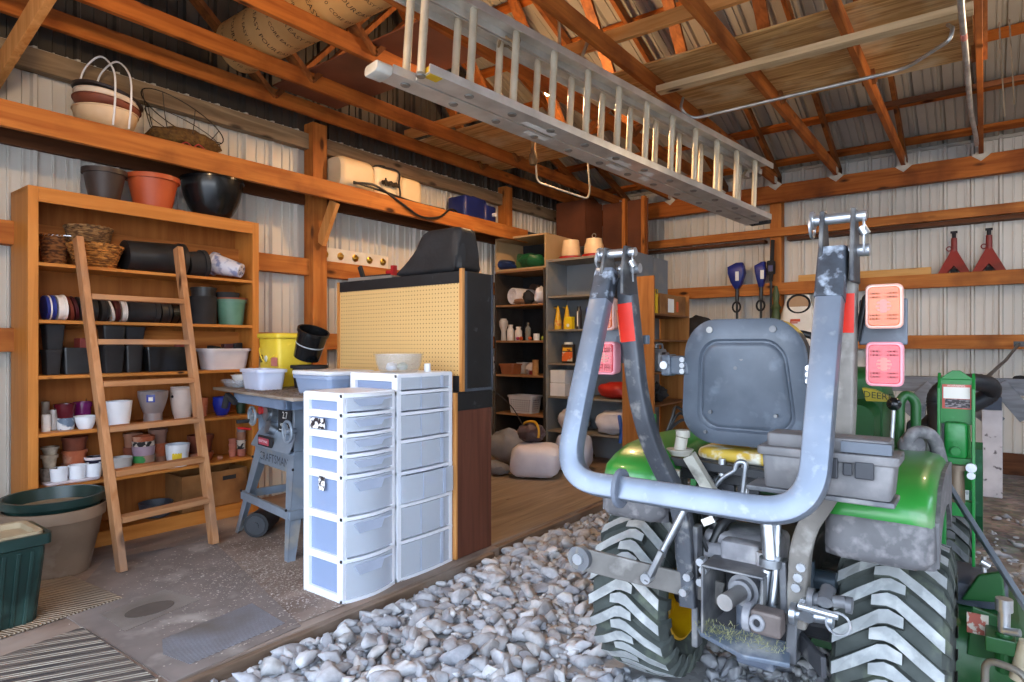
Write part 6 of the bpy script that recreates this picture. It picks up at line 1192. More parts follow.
m=MB(); c=A(883,322,y=1.89); m.box(c,(.11,.012,.12)); m.beam(c+V((-.05,.0,-.03)),V((-.29,1.88,c.z-.03)),.02,.03); P('lamp_bracket',m,SEATM,bev=.004); m=MB(); c=A(618,340,y=1.95); m.box(c,(.1,.012,.16)); m.beam(c,V((-.88,1.9,c.z)),.02,.03); P('lamp_bracket',m,SEATM,bev=.004)
m=MB(); m.tube(fillet([V((-.27,1.87,1.28)),V((-.25,1.87,1.40)),V((-.23,1.88,1.40)),V((-.22,1.89,1.35))],.02),.008,6); P('lamp_cable',m,BLACKP,smooth=60)
# toolbox
TBX=PM('toolbox_grey','#6e6c6e','#5c5b5d',rough=.55,scale=8,wear='#8c8888',wscale=14,wlo=.5,whi=.8)
tx0,tx1,ty0,ty1=-.47,-.155,1.665,1.79; tb_=MB(); rbox(tb_,((tx0+tx1)/2,(ty0+ty1)/2,.905),(tx1-tx0-.02,ty1-ty0-.01,.085),.012,.006,taper=.95); tbo=P('toolbox',tb_,TBX,smooth=40)
m=MB(); rbox(m,((tx0+tx1)/2,(ty0+ty1)/2,.99),(tx1-tx0,ty1-ty0+.01,.022),.014,.004); rbox(m,((tx0+tx1)/2,(ty0+ty1)/2,1.01),(tx1-tx0-.04,ty1-ty0-.03,.035),.012,.005); P('toolbox_lid',m,TBX,par=tbo,smooth=40)
m=MB(); m.bx(tx0+.16,tx0+.19,ty0-.01,ty0,.95,1.0); m.bx(tx1-.09,tx1-.05,ty0-.008,ty0,.955,.995); m.bx(tx0+.2,tx0+.22,ty0-.008,ty0,.96,.99); P('latch',m,FRD,par=tbo,bev=.003); m=MB(); m.bx(tx0-.03,tx1-.01,ty0+.01,ty1,.891,.904); P('toolbox_tray',m,FRM,bev=.003)
m=MB(); m.bx(-.275,-.17,ty0-.001,ty0+.02,1.015,1.04); P('lid_inset',m,PM('inset_blue','#5d6470','#4e5560',rough=.35),par=tbo)
# linkage
def at(px,py,y): return A(px,py,y=y)
def bar(name,p,q,w,h,m=FRM,up=(0,0,1),par=TT,bev=.004,ext=0): b=MB(); b.beam(p,q,w,h,up=up,ext=ext); return P(name,b,m,par=par,bev=bev)
pa,pb_=at(580,558,1.78),at(716,592,2.02); la=bar('lower_link',pa,pb_,.018,.074,PM('link_brown','#77736f','#64605d',rough=.6,metal=.2,scale=12,wear='#96928e',wscale=12),ext=.02); m=MB(); m.cyl(pa+V((0,-.011,0)),pa+V((0,.011,0)),.04,n=24); P('ball_end',m,FRM,par=la,smooth=40); m=MB(); m.cyl(pa+V((0,-.02,0)),pa+V((0,.02,0)),.018,n=16); P('ball',m,ZINC,par=la,smooth=40)
lm=pa.lerp(pb_,.52); l1=at(688,503,1.95); ll=bar('lift_link',lm+V((0,-.018,-.015)),lm.lerp(l1,.34),.018,.05,FRM,up=(0,1,0)); m=MB(); m.cyl(lm.lerp(l1,.3),l1,.012,n=12); P('lift_rod',m,STEEL,par=ll,smooth=40); m=MB(); m.cyl(lm+V((0,-.04,0)),lm+V((0,.02,0)),.017,n=12); P('link_pin',m,ZINC,par=ll,smooth=40)
m=MB(); m.beam(at(683,520,1.99),at(684,560,1.99),.05,.04,up=(0,1,0)); m.beam(at(697,525,2.0),at(697,645,2.0),.022,.05,up=(0,1,0)); P('stay_bracket',m,FRM,bev=.006); m=MB(); 
for px,py in ((690,575),(686,590),(703,560),(706,568),(703,580),(800,575),(803,565),(798,585),(806,600),(822,595)): q=at(px,py,1.95); m.cyl(q,q+V((0,-.03,0)),.013,n=8)
P('bolts',m,ZINC,smooth=30)
# pump housing, hydraulics
m=MB(); c=at(742,545,2.1); rbox(m,c+V((0,.05,-.07)),(.24,.2,.11),.03,.02); m.cyl(c+V((-.1,-.05,-.02)),c+V((.0,-.05,-.02)),.03,n=16); rbox(m,c+V((.02,-.06,-.045)),(.12,.08,.08),.015,.01); m.cyl(c+V((.09,-.09,-.04)),c+V((.09,-.09,.02)),.02,n=12); P('hydraulic_housing',m,DUST,smooth=40)
m=MB(); 
for k in range(6): m.cyl(at(722-4*k*.6+.0,534-4*k,2.1),at(720-4*k*.6,531-4*k,2.1),.028,n=12)
m.tube(catmull([at(712,545,2.05),at(722,525,2.08),at(735,515,2.12),at(750,505,2.15)],6),.016,8); m.tube(catmull([at(690,520,2.03),at(703,540,2.02),at(712,560,2.04),at(725,565,2.08)],6),.008,6); P('hydraulic_hoses',m,BLACKP,smooth=50)
m=MB(); m.tube(fillet([at(735,470,2.05),at(737,462,2.05),at(746,462,2.05),at(741,510,2.05)],.02),.009,8); m.tube(fillet([at(700,505,2.05),at(722,478,2.05),at(736,470,2.05)],.02),.008,8); P('control_rod',m,STEEL,smooth=50)
m=MB(); m.beam(at(690,458,2.1),at(765,472,2.07),.03,.018,up=(0,0,1)); m.beam(at(725,475,2.12),at(728,510,2.12),.06,.02,up=(0,1,0)); m.beam(at(748,478,2.12),at(750,510,2.12),.07,.02,up=(0,1,0)); P('seat_frame',m,FRD,bev=.003); m=MB()
for px,py in ((722,463),(745,470),(745,490),(722,470)): q=at(px,py,2.06); m.cyl(q+V((0,0,.015)),q+V((0,0,-.02)),.012,n=8)
P('bolts',m,ZINC,smooth=30)
m=MB(); m.beam(at(689,455,2.0),at(722,510,2.05),.035,.035,up=(0,1,0)); m.cyl(at(676,470,1.98),at(674,498,1.98),.014,n=12); m.cyl(at(682,437,2.0),at(679,455,2.0),.02,n=14); m.cyl(at(680,449,2.0),at(680,455,2.0),.045,.03,n=18); m.cyl(at(683,430,2.02),at(683,437,2.02),.024,n=14); P('seat_lever',m,PM('lever_cream','#c4c0b4','#a8a498',rough=.5,scale=9,wear='#77736a',wscale=12),smooth=40)
m=MB()
for k in range(7): q=at(700+3.4*k,492-1.5*k,2.1); m.tube([q+V((.0+.028*math.cos(a)*.3,.028*math.cos(a),.028*math.sin(a))) for a in [j*PI/6 for j in range(12)]],.005,5,closed=True)
P('spring',m,STEEL,smooth=50)
# pto guard and shaft
c=at(742,600,2.0); x0,x1=at(704,600,1.93).x,at(766,600,1.93).x; zt,zb=at(735,566,1.95).z,at(712,632,1.93).z
m=MB(); m.bx(x0,x1,1.9,2.12,zt-.008,zt); m.bx(x0,x0+.008,1.9,2.12,zb,zt-.008); m.bx(x1-.008,x1,1.9,2.12,zb+.05,zt-.008); P('pto_guard',m,FRM,bev=.006,label='pressed steel guard over the drive shaft')
m=MB(); m.bx(x0+.06,x1-.008,2.05,2.1,.24,zt-.01); P('gear_case',m,PM('case_blue','#5b6372','#4b5362',rough=.55,scale=8,wear='#8a8d94',wscale=9),bev=.01)
s0=at(747,588,2.05); d=V((-.12,-1,-.0)).normalized(); m=MB(); m.cyl(s0,s0+d*.03,.05,n=24); m.cyl(s0+d*.03,s0+d*.05,.036,n=20); P('shaft_flange',m,DUST,smooth=40); m=MB(); m.cyl(s0+d*.04,s0+d*.16,.024,.025,n=20); P('drive_shaft',m,PM('shaft_dull','#a8a4a2','#8f8b89',rough=.5,metal=.4),smooth=40)
# upper link bracket rods
for nm,px0,py0,px1,py1,r in (('lift_arm_rod',767,508,771,562,.022),('lift_arm_rod',779,508,777,560,.009),('link_rod',767,570,762,612,.014),('link_rod',777,566,772,608,.011)): m=MB(); m.cyl(at(px0,py0,1.96),at(px1,py1,1.94),r,n=14); m.cyl(at(px1,py1-4,1.94),at(px1,py1+4,1.94),r*1.5,n=10); P(nm,m,STEEL,smooth=40)
m=MB(); m.beam(at(784,560,1.96),at(786,612,1.96),.02,.05,up=(0,1,0)); m.beam(at(795,600,1.97),at(793,660,1.97),.03,.06,up=(0,1,0)); P('hitch_frame',m,FRM,bev=.005)
# hitch with ring
m=MB(); hc=at(765,625,1.84); m.box(hc+V((0,.03,0)),(.085,.06,.07)); P('hitch_block',m,PM('hitch_brown','#6f6460','#5c524f',rough=.6,metal=.3,scale=12),bev=.01); m=MB(); m.cyl(hc+V((-.065,.028,0)),hc+V((-.043,.028,0)),.04,n=24); P('hitch_boss',m,DUST,bev=.004,smooth=40); m=MB(); m.tube([hc+V((-.022+.016*math.cos(a),-.002,.018*math.sin(a))) for a in [k*PI/10 for k in range(20)]],.007,8,closed=True); P('hitch_ring',m,DUST,smooth=50); m=MB(); m.cyl(hc+V((-.022,.001,0)),hc+V((-.022,-.001,0)),.014,n=14); P('hitch_hole',m,BLACKM)
m=MB(); pl=[at(693,618,2.02),at(790,642,1.98),at(790,664,1.9),at(742,655,1.9),at(700,632,1.95)]; m.add(pl+[p+V((0,.0,-.014)) for p in pl],[(0,1,2,3,4),(9,8,7,6,5),(0,5,6,1),(1,6,7,2),(2,7,8,3),(3,8,9,4),(4,9,5,0)]); dp=P('drawbar_plate',m,PM('plate_blue','#6a7484','#59626f',rough=.5,metal=.3,scale=10,wear='#9a9c9e',wscale=9),bev=.003)
r=random.Random(5); m=MB()
for k in range(420):
    u=r.random(); p=at(700+85*u+r.gauss(0,4),626+26*u+r.gauss(0,4),1.96-.05*r.random()); a=r.uniform(0,6.28); l=r.uniform(.006,.02); q=V((math.cos(a)*l,math.sin(a)*l,r.uniform(.001,.01))); n=V((-q.y,q.x,0))*.12
    p=V((p.x,p.y,max(p.z,.2))); m.add([p,p+n,p+q+n,p+q],[(0,1,2,3)])
P('grass_clippings',m,PM('dry_grass','#a8a878','#c2c19a',rough=.9),par=dp,kind='stuff')
for px,py in ((808,615),(826,600)):
    q=at(px,py,1.9); m=MB(); m.cyl(q+V((-.04,0,-.005)),q+V((.05,0,.005)),.017,n=12); m.cyl(q+V((-.045,0,-.005)),q+V((-.03,0,-.005)),.03,n=14); m.cyl(q+V((.0,-.02,-.0)),q+V((.0,.03,.02)),.02,n=10); m.cyl(q+V((.05,0,0)),q+V((.065,0,0)),.022,n=10); P('clevis_pin',m,STEEL if px<820 else FRM,smooth=40)
q=at(838,624,1.88); m=MB(); m.tube([q+V((.0+.03*math.cos(a),0.0,.03*math.sin(a))) for a in [k*PI/8 for k in range(16)]],.0035,6,closed=True); m.cyl(q+V((-.1,.0,.025)),q+V((.0,.0,.02)),.01); P('linch_pin',m,ZINC,smooth=50)
rl=bar('lower_link',at(800,640,2.0),at(824,668,1.82),.016,.055,FRD); m=MB(); q=at(822,580,2.1); m.cyl(q+V((-.05,0,0)),q+V((.04,0,0)),.03,n=14); m.cyl(q+V((-.03,-.02,.06)),q+V((-.03,-.02,-.08)),.015); m.cyl(q+V((.0,.0,-.05)),q+V((.0,.0,-.12)),.02); P('brake_linkage',m,PM('link_dark','#2e3a44','#222c34',rough=.4,metal=.4),smooth=40)
for px,py,a in ((708,521,-.5),(795,508,.6)):
    q=at(px,py,1.9); m=MB(); m.bx(-.02,.02,-.001,.001,-.011,.011,Matrix.Translation(q)@Matrix.Rotation(a,4,'Y')); P('paper_tag',m,STW,label='small white paper tag')
# platform, dash, hood
m=MB(); m.bx(XC-.42,XC+.42,2.55,3.1,.4,.44); P('floor_plate',m,FRD,bev=.01)
m=MB(); 
def hr(y,w,z0,z1,r): return [V((XC+.01+x,y,(z0+z1)/2+z)) for x,z in rrect(w,z1-z0,r,5)]
m.loft([hr(2.92,.58,.56,1.13,.06),hr(2.96,.6,.55,1.17,.09),hr(3.3,.56,.55,1.17,.1),hr(3.8,.5,.55,1.07,.1),hr(4.0,.46,.55,.98,.1),hr(4.05,.4,.6,.92,.08)]); hd=P('hood',m,TGD,smooth=45)
m=MB(); m.loft([hr(2.84,.54,.62,1.03,.06),hr(2.93,.57,.58,1.05,.06)]); P('dash_panel',m,TGD,smooth=40)
yq=[at(862,388,2.83),at(874,390,2.83),at(893,399,2.83),at(891,402,2.83),at(866,401,2.83)]; m=MB(); m.add(yq+[p+V((0,.05,0)) for p in yq],[(0,1,2,3,4),(9,8,7,6,5)]+[(k,(k+1)%5,5+(k+1)%5,5+k) for k in range(5)]); dc=P('yellow_decal',m,PM('decal_yellow','#b8a41e','#a09018',rough=.45),par=hd); vs,fs=text_mb('DEERE',.036); m=MB(); cc=at(878,396,2.8285); m.add([V((cc.x+p.x,cc.y,cc.z+p.y-p.x*.1)) for p in vs],fs); P('decal_lettering',m,PM('letter_green','#2a3a1c','#223016'),par=dc)
m=MB(); m.tube(fillet([V((-.26,2.75,.72)),V((-.255,2.75,1.06)),V((-.235,2.76,1.09)),V((-.205,2.77,1.06)),V((-.21,2.77,.72))],.03),.017,8); P('grab_rail',m,TGD,smooth=60)
j0,j1=at(889,455,2.45),at(894,404,2.45); m=MB(); m.cyl(j0+V((0,0,-.1)),j1,.007,n=10); jr=P('joystick',m,ZINC,smooth=50); m=MB(); m.blob(j1,(.045,.045,.045),1,0); P('joystick_knob',m,GLOSSB,par=jr,smooth=80)
m=MB(); rbox(m,(-.2,2.62,.86),(.08,.28,.1),.03,.025); m.tube(fillet([V((-.21,2.5,.88)),V((-.2,2.5,.98)),V((-.14,2.55,.97)),V((-.12,2.6,.86))],.05),.022,8); P('lever_console',m,SKT,smooth=50); m=MB(); q=at(907,463,2.3); m.cyl(q+V((-.03,0,0)),q+V((.02,0,0)),.013,n=12); P('blue_knob',m,PM('knob_blue','#2c78c8','#2468b0',rough=.4),smooth=50)
m=MB(); m.tube([(XC+.17*math.cos(a),2.72+.05*math.sin(a),1.16+.16*math.sin(a)) for a in [k*PI/16 for k in range(32)]],.014,8,closed=True); m.cyl((XC,2.72,1.15),(XC,2.9,1.05),.025); m.beam((XC-.17,2.72,1.16),(XC+.17,2.72,1.16),.02,.03); P('steering_wheel',m,BLACKP,smooth=50)
# front axle and tyres
for xc in (-1.13,-.135):
    t=tyre('front_tyre',xc,3.78,.235,.16,.12,16,lugm=PM('front_lugs','#6d7072','#5a5d60',rough=.85,scale=18)); m=MB(); M=Matrix.Translation((xc,3.78,.235))@Matrix.Rotation(PI/2,4,'Y'); m.lathe([(.122,.06),(.1,.03),(0,.03)],28,M); m.lathe([(.122,-.06),(.1,-.03),(0,-.03)],28,M); P('wheel_rim',m,RIMY,smooth=40)
m=MB(); m.beam((-1.06,3.78,.25),(-.2,3.78,.25),.09,.08); m.bx(XC-.16,XC+.16,3.2,4.1,.35,.55); P('front_axle',m,FRD,bev=.01)
# loader
for xs in (-1.08,-.09):
    m=MB(); w=.13
    for dx in (-.055,.055): m.prism([(2.97,.42),(3.05,.42),(3.06,.9),(3.1,1.13),(3.02,1.16),(2.97,1.1),(2.955,.8)],.01,Matrix.Translation((xs+dx-.005,0,0))@Matrix(((0,0,1,0),(1,0,0,0),(0,1,0,0),(0,0,0,1))))
    m.bx(xs-.055,xs+.055,3.0,3.012,.96,1.135); m.prism([(-.055,0),(.055,0),(.03,.022),(.012,.035),(-.012,.035),(-.03,.022)],.012,Matrix.Translation((xs,3.012,1.135))@Matrix(((1,0,0,0),(0,0,-1,0),(0,1,0,0),(0,0,0,1)))); m.bx(xs-.055,xs+.055,2.99,3.0,.79,.83); m.bx(xs-.055,xs+.055,3.0,3.04,.60,.66); mast=P('loader_mast',m,TGL,bev=.002)
    m=MB(); rbox(m,(xs,2.985,.83),(.075,.04,.14),.015,.012); m.cyl((xs,2.962,.885),(xs,2.97,.885),.01); m.cyl((xs,2.95,.86),(xs,2.99,.86),.016); P('valve_block',m,TGL,par=mast,smooth=40); m=MB(); m.cyl((xs,2.975,.66),(xs,2.99,.8),.03,.026,n=16); m.lathe([(0,0),(.036,0),(.036,.02),(0,.02)],16,c=(xs,2.985,.785)); P('cylinder',m,PM('cyl_brown','#7a6a58','#66584a',rough=.5,metal=.3),par=mast,smooth=40); m=MB()
    for dx in (-.048,.048): m.cyl((xs+dx,2.955,.8),(xs+dx,2.985,.8),.018,n=12); m.cyl((xs+dx,2.955,.77),(xs+dx,2.985,.77),.014,n=12)
    P('fittings',m,ZINC,par=mast,smooth=40)
    m=MB(); m.bx(xs-.062,xs-.03,2.94,2.98,.36,.72); P('mast_foot',m,TGL,par=mast,bev=.004)
    m=MB(); m.tube(fillet([V((xs,3.05,1.08)),V((xs,3.9,.95)),V((xs,4.75,.42))],.3,8),1,sec=rrect(.09,.055,.008,3),up=(0,0,1)); P('loader_arm',m,TGL,smooth=40)
    m=MB()
    for k in range(3): m.tube(catmull([(xs-.03,3.0,.84),(xs-.1-.02*k,2.98,.9+.03*k),(xs-.16,2.95,.86+.02*k),(xs-.2,2.93,.78)],6),.008,6)
    P('hydraulic_hoses',m,BLACKP,par=mast,smooth=60)
xs=-.09; m=MB(); m.bx(xs-.045,xs+.048,2.9955,2.9995,1.02,1.115); lb=P('warning_label',m,PM('label_red','#c8584a','#b84a3e',rough=.5)); m=MB(); m.bx(xs-.041,xs+.044,2.9935,2.9952,1.06,1.105); P('label_white',m,STW,par=lb); m=MB(); m.bx(xs-.036,xs+.044,2.9935,2.9952,1.024,1.058); P('label_dark',m,PM('label_dark','#3a3438','#8a8286',scale=60,stretch=(1,1,3),lo=.5,hi=.55),par=lb); vs,fs=text_mb('WARNING',.012); m=MB(); m.add([V((xs+p.x,2.9948,1.11+p.y)) for p in vs],fs); P('label_lettering',m,STW,par=lb)
m=MB(); bx0,bx1=-1.25,-.01
pr=[(5.35,.02),(4.95,.06),(4.86,.2),(4.84,.62),(4.9,.66),(4.92,.62),(4.93,.22),(5.0,.1),(5.35,.04)]
m.prism(pr,bx1-bx0-.02,Matrix.Translation((bx0+.01,0,0))@Matrix(((0,0,1,0),(1,0,0,0),(0,1,0,0),(0,0,0,1))))
for x in (bx0,bx1-.012): m.prism([(5.35,.02),(4.95,.06),(4.86,.2),(4.84,.62),(4.9,.66),(5.2,.4),(5.38,.05)],.012,Matrix.Translation((x,0,0))@Matrix(((0,0,1,0),(1,0,0,0),(0,1,0,0),(0,0,0,1))))
bk_=P('loader_bucket',m,PM('bucket_green','#14603a','#0f5030',rough=.4,wear='#3d7a58',wscale=9,wlo=.6,whi=.75),bev=.003); m=MB(); m.bx(-.24,-.08,4.835,4.839,.3,.46); P('bucket_sticker',m,PM('sticker_grey','#c9d0d2','#9aa4a8',rough=.5,scale=30,lo=.55,hi=.6),par=bk_)
# mid-mount mower deck
m=MB(); 
def dk(z,e): return [V((XC+x,3.12+y,z)) for x,y in rrect(1.52-2*e,.9-2*e,.22,6)]
m.loft([dk(.09,0),dk(.22,0),dk(.27,.03),dk(.285,.08)]); dkp=P('mower_deck',m,TGD,smooth=40); m=MB(); rbox(m,(XC+.55,3.05,.285),(.3,.3,.09),.08,.02); rbox(m,(XC,3.1,.285),(.5,.4,.12),.1,.02); rbox(m,(XC-.55,3.05,.285),(.3,.3,.09),.08,.02); P('belt_cover',m,PM('cover_slate','#454b5a','#383e4c',rough=.5,scale=8,wear='#7c8290',wscale=8,wlo=.55,whi=.75),par=dkp,smooth=40)
wx=XC+.69; m=MB(); m.prism([(-.06,0),(.06,0),(.045,.15),(-.045,.17)],.012,Matrix.Translation((wx-.05,2.68,.2))@Matrix(((1,0,0,0),(0,0,-1,0),(0,1,0,0),(0,0,0,1)))); m.bx(wx-.06,wx+.02,2.56,2.68,.27,.32); m.cyl((wx-.01,2.6,.2),(wx-.01,2.6,.33),.024,n=14); P('wheel_bracket',m,TGD,par=dkp,bev=.004); m=MB(); m.cyl((wx-.01,2.6,.33),(wx-.01,2.6,.42),.017,n=12); m.cyl((wx-.01,2.6,.4),(wx-.01,2.6,.44),.024,n=12); m.cyl((wx-.01,2.585,.34),(wx+.03,2.57,.35),.012); P('wheel_pin',m,ZINC,par=dkp,smooth=40); m=MB(); m.cyl((wx+.02,2.57,.2),(wx+.045,2.56,.33),.02,n=14); m.cyl((wx-.03,2.52,.085),(wx+.05,2.52,.085),.08,n=24); P('gauge_wheel',m,PM('wheel_beige','#b8ac94','#9c9078',rough=.6),par=dkp,smooth=40); m=MB(); m.tube(fillet([V((wx-.06,2.5,.1)),V((wx-.06,2.5,.27)),V((wx+.04,2.46,.27)),V((wx+.06,2.44,.15))],.04),.011,8); m.tube(fillet([V((wx+.05,2.62,.22)),V((wx+.07,2.62,.36)),V((wx+.16,2.6,.36)),V((wx+.18,2.6,.2))],.04),.016,8); P('wheel_yoke',m,PM('yoke_grey','#8f8a80','#77726a',rough=.5,metal=.4),par=dkp,smooth=50); m=MB(); m.bx(wx-.11,wx-.05,2.664,2.667,.28,.35); P('deck_sticker',m,PM('sticker_red','#a8584a','#c8c0b4',scale=40,lo=.45,hi=.5),par=dkp)
b=MB(); b.beam(at(937,467,2.9),at(1040,630,2.5),.035,.016,up=(1,0,0)); P('lift_strut',b,PM('strut_grey','#8a929c','#767e88',rough=.4,metal=.5),bev=.003); m=MB(); m.cyl(at(981,561,2.7),at(990,566,2.7),.014); m.cyl(at(984,556,2.7),at(984,572,2.7),.008); P('strut_clip',m,ZINC,smooth=40); m=MB(); m.prism([(-.07,0),(.06,.02),(.05,.13),(-.02,.1)],.03,Matrix.Translation(V((-.0,2.86,.33)))@Matrix(((1,0,0,0),(0,0,-1,0),(0,1,0,0),(0,0,0,1)))); P('deck_flap',m,TGD,par=dkp,bev=.006)
# ================================================================ things along the back wall
YB_=WY-.26
def tool(label,px,hy0,hy1,side,sh1):
    c0=A(px,hy0,y=YB_); c1=A(px,hy1,y=YB_); t=T('string_trimmer',label,'garden tool',(c0.x,YB_,c1.z)); x=c0.x; w=.09 if not side else .055; H=c0.z-c1.z
    BLT=PM('tool_blue','#16287e','#11206a',rough=.4); m=MB(); ring=lambda z,a,b,ox=0: [V((x+ox+u,YB_+v,z)) for u,v in rrect(a,b,.02,4)]
    m.loft([ring(c1.z,.05,.06),ring(c1.z+H*.25,w*1.5,.1),ring(c1.z+H*.6,w*2.2,.12,.0),ring(c1.z+H*.85,w*2.1,.11,-.01),ring(c0.z,w*.9,.07,.03)]); O('motor_head',m,BLT,t,smooth=45)
    m=MB(); m.bx(x-.02+(.03 if side else .02),x+.02+(.03 if side else .02),YB_-.066,YB_-.06,c1.z+H*.3,c1.z+H*.65); O('white_label',m,STW,t)
    zb=-.012; m=MB(); m.cyl((x,YB_,c1.z+.01),(x,YB_,zb),.015,n=10); m.cyl((x,YB_,c1.z),(x,YB_,c1.z-.16),.022,n=12); O('shaft',m,BLACKP,t,smooth=50)
    m=MB(); zz=c1.z-.22; m.tube([(x+.045*math.cos(a),YB_-.02,zz+.06*math.sin(a)) for a in [k*PI/8 for k in range(16)]],.012,6,closed=True); O('loop_handle',m,BLACKM,t,smooth=60); return t
t=tool('broad blue string trimmer hanging head-up on the back wall',737,263,289,0,400); t=tool('slim blue garden trimmer hanging to the right of the broad one',761,262,287,1,400)
c=A(771,243,y=YB_); t=T('pole_saw','long black pole tool hanging beside the back wall post','garden tool',(c.x,YB_,1.0)); m=MB(); m.cyl((c.x,YB_,-.012),(c.x,YB_,2.2),.014,n=10); O('pole',m,BLACKP,t,smooth=50); m=MB(); m.beam((c.x,YB_,2.02),(c.x+.02,YB_,2.5),.06,.03); rbox(m,(c.x,YB_,2.1),(.09,.07,.16),.02,.015); O('saw_head',m,BLACKM,t,smooth=40); m=MB(); m.bx(c.x-.02,c.x+.03,YB_-.042,YB_-.036,2.13,2.2); O('blue_patch',m,BLC,t)
c=A(776,310,y=YB_-.1); t=T('hedge_sprayer','olive and yellow pump bottle hanging by the back wall post','sprayer',(c.x,YB_-.1,1.35)); m=MB(); m.lathe([(0,0),(.05,0),(.055,.1),(.04,.22),(.06,.25),(.03,.3),(.04,.4),(.015,.5),(0,.5)],16,c=(c.x,YB_-.1,1.45)); O('olive_body',m,PM('olive','#4c5a34','#3c4828',rough=.5),t,smooth=45); m=MB(); m.lathe([(0,0),(.06,0),(.06,.16),(0,.16)],16,c=(c.x+.02,YB_-.1,1.36 if 0 else 1.285)); O('yellow_base',m,PM('yel_base','#d9b81c','#c4a412'),t,smooth=40)
c=A(798,300,y=7.55); t=T('leaf_bag','white leaf blower bag with orange lettering and a black hoop','bag',(c.x,7.55,1.1)); BAGW=PM('bag_canvas','#f0eae0','#ddd6ca',rough=.8,scale=6,bump=.5,bscale=8); m=MB(); rings_=[]
for z,w,d in ((-.01,.1,.06),(.4,.3,.12),(1.1,.34,.14),(1.3,.36,.15),(1.5,.37,.13),(1.62,.34,.1),(1.72,.28,.07),(1.83,.22,.04)): rings_.append([V((c.x+x*(1+.06*math.sin(k*2+z*9)),7.55+y,z)) for k,(x,y) in enumerate(rrect(w,d,min(d/2-.004,.05),5))])
m.loft(rings_); O('bag_body',m,BAGW,t,smooth=60); m=MB(); m.tube([(c.x+.015+.115*math.cos(a),7.51,1.73+.1*math.sin(a)) for a in [k*PI/16 for k in range(32)]],.012,8,closed=True); O('hoop',m,BLACKM,t,smooth=60); m=MB(); m.cyl((c.x+.015,7.517,1.73),(c.x+.015,7.512,1.73),.108,n=28); O('mouth',m,PM('bag_tan','#b89878','#a88868',rough=.8),t); m=MB(); vs,fs=text_mb('Toro',.13); m.add([V((c.x-.02-p.y*.9,7.468,1.42-p.x)) for p in vs],fs) ; m.bx(c.x-.06,c.x+.04,7.466,7.469,1.53,1.56); O('orange_lettering',m,PM('ink_orange','#c8502a','#b44420'),t)
m=blobm((.5,.3,.28),62,.3,1.8); put('blue_tool_case','dark blue trimmer body lying below the hanging trimmers','garden tool',739,1.26,m,PM('case_blue2','#16224e','#20306a',rough=.5,scale=8),y=6.88)
m=blobm((.4,.3,.33),63,.3); put('black_cover','black tarp heaped right of the oak-look bookcase','tarp',700,1.26,m,BLACKM,y=6.9)
m=MB(); m.bx(-2.45,-1.35,6.62,7.15,.55,.59); 
sb_=T('side_table','low dark table under the hanging trimmers, hidden by the tractor seat','table',(-1.9,6.9,0)); m=MB(); m.bx(-2.85,-1.3,6.65,7.15,1.22,1.26); O('table_top',m,WOOD('darkpost','#6a3f22','#4a2812','x'),sb_)
for x in (-2.8,-1.35):
    for y in (6.7,7.1): m=MB(); m.bx(x-.025,x+.025,y-.025,y+.025,-.014,1.22); O('leg',m,WOOD('darkpost','#6a3f22','#4a2812','z'),sb_)
# jack stands and board on the girt
JR=PM('jack_red','#94302a','#7c2822',rough=.45,scale=7,wear='#6a2a24',wscale=9)
for px,lb in ((954,'left red jack stand on the back wall girt'),(989,'right red jack stand on the back wall girt')):
    c=A(px,272,y=WY-.12); z=2.0015; t=T('jack_stand',lb,'jack stand',(c.x,WY-.12,z)); x,y=c.x,WY-.12; m=MB(); h=.24
    cs=[(-.132,-.085),(.132,-.085),(.132,.085),(-.132,.085)]
    for k in range(4):
        a,b=cs[k],cs[(k+1)%4]; A0,B0=V((x+a[0],y+a[1],z)),V((x+b[0],y+b[1],z)); A1,B1=V((x+a[0]*.16,y+a[1]*.25,z+h)),V((x+b[0]*.16,y+b[1]*.25,z+h)); c0=A0.lerp(B0,.28).lerp(A1.lerp(B1,.28),.0); m0=A0.lerp(B0,.5).lerp(A1.lerp(B1,.5),.32); d0=A0.lerp(B0,.72)
        m.add([A0,c0,m0,d0,B0,B1,A1],[(0,1,2,6),(2,3,4,5),(2,5,6)])
    O('stand_base',m,JR,t); m=MB(); m.cyl((x,y,z+h-.02),(x,y,z+h+.12),.028,.026,n=14); m.tube([(x-.04+.022*math.cos(a),y-.03,z+h+.01+.022*math.sin(a)) for a in [k*PI/6 for k in range(12)]],.006,5,closed=True); O('neck',m,JR,t,smooth=40); m=MB(); m.cyl((x,y,z+h+.12),(x,y,z+h+.17),.018); m.bx(x-.03,x+.03,y-.02,y+.02,z+h+.17,z+h+.19); O('saddle',m,BLACKM,t,smooth=40)
    m=MB(); m.bx(x-.03,x+.03,y-.03,y-.0,z,z+.04); O('dark_core',m,BLACKM,t)
p0,p1=A(798,272,y=7.72),A(931,266,y=7.72); m=MB(); m.bx(p0.x,p1.x,7.73,7.77,2.0015,2.075); O('lumber_stick',m,WOOD('pinepale','#d8a868','#c08c4a','x'),label='pale pine board lying on the back wall girt beside the jack stands',cat='lumber',loc=((p0.x+p1.x)/2,7.75,2.0015),bev=.002)
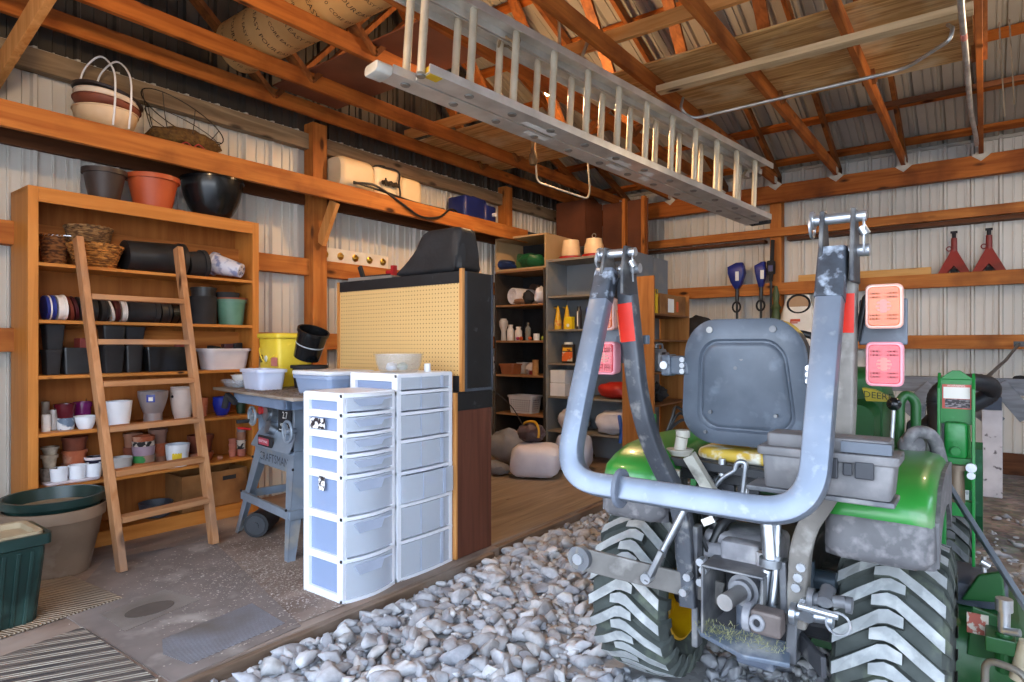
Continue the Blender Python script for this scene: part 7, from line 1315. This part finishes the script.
# weathered trestle on the right
TYY=6.85; GW=PM('grey_timber','#7c8088','#666a72',rough=.8,scale=5,stretch=(1,8,8),wear='#9a9ea6',wscale=5)
t=T('timber_trestle','weathered grey timber trestle with diagonal braces before the back wall','trestle',(0,TYY,0)); a,b=A(876,390,y=TYY),A(1100,389,y=TYY); m=MB(); m.bx(a.x,b.x,TYY-.02,TYY+.02,.84,.98); m.bx(a.x,b.x,TYY+.03,TYY+.15,.95,.979); O('top_rail',m,GW,t,bev=.003)
for p,q in (((904,411),(934,386)),((998,384),(1028,418)),((968,402),(999,424))): m=MB(); m.beam(at(*p,TYY-.045),at(*q,TYY-.045),.04,.13,up=(0,0,1)); O('diagonal_brace',m,GW,t,bev=.003)
for px in (921,1030): q=A(px,400,y=TYY+.05); m=MB(); m.bx(q.x-.035,q.x+.035,TYY+.022,TYY+.09,-.014,.84); O('post',m,GW,t,bev=.003)
q=A(992,450,y=6.7); m=MB(); m.bx(q.x-.07,q.x+.07,6.63,6.77,-.014,.72); wp=O('painted_post',m,PM('white_bark','#cfcdd2','#b9b7be',rough=.8,scale=7,wear='#5e5a60',wscale=13,wlo=.6,whi=.66),label='white post with peeling paint standing right of the loader mast',cat='post',loc=(q.x,6.7,-.014),bev=.006); m=MB(); m.bx(q.x-.065,q.x+.065,6.64,6.76,.721,.83); O('dark_cap',m,PM('cap_slate','#3f4a5e','#343e50',rough=.6),wp)
hp2=[at(*p,y) for p,y in (((908,452),4.6),((918,438),4.7),((935,420),4.85),((955,411),5.0),((975,403),5.15),((990,394),5.2),((989,385),5.1),((972,382),4.95),((952,385),4.85),((939,393),4.8),((936,404),4.8),((938,420),4.75),((938,450),4.7))]
cp=catmull(hp2,8); m=MB(); m.tube(cp,[.052+.004*(k%2) for k in range(len(cp))],12); O('flexible_hose',m,PM('hose_black','#1d1f24','#26282e',rough=.45,scale=20),label='thick black flexible hose arching behind the loader mast',cat='hose',loc=hp2[0],smooth=60)
P0,P1=at(986,378,5.1),at(1019,344,7.6); m=MB(); m.tube([P0,P0.lerp(P1,.5)+V((0,0,-.02)),P1],.012,6); m.box(P1,(.08,.03,.05)); O('black_rod',m,BLACKP,label='thin black rod running from the hose up to the wall at the right edge',cat='rod',loc=P1,smooth=60)
q=at(1020,383,6.92); m=MB(); m.cyl(q+V((0,0,-.05)),q+V((0,0,.01)),.03,.04,12); m.blob(q+V((0,0,.03)),(.11,.08,.07),3,.1); O('valve_knob',m,BLACKM,label='black knob standing on the trestle rail at the right edge',cat='knob',loc=q+V((0,0,-.05)),smooth=60)
mb=MB(); mb.bx(-.6,5,WY-.03,WY-.019,-.05,.2); O('baseboard_back',mb,WOOD('darkpost','#6a3f22','#4a2812','x'),kind='structure')
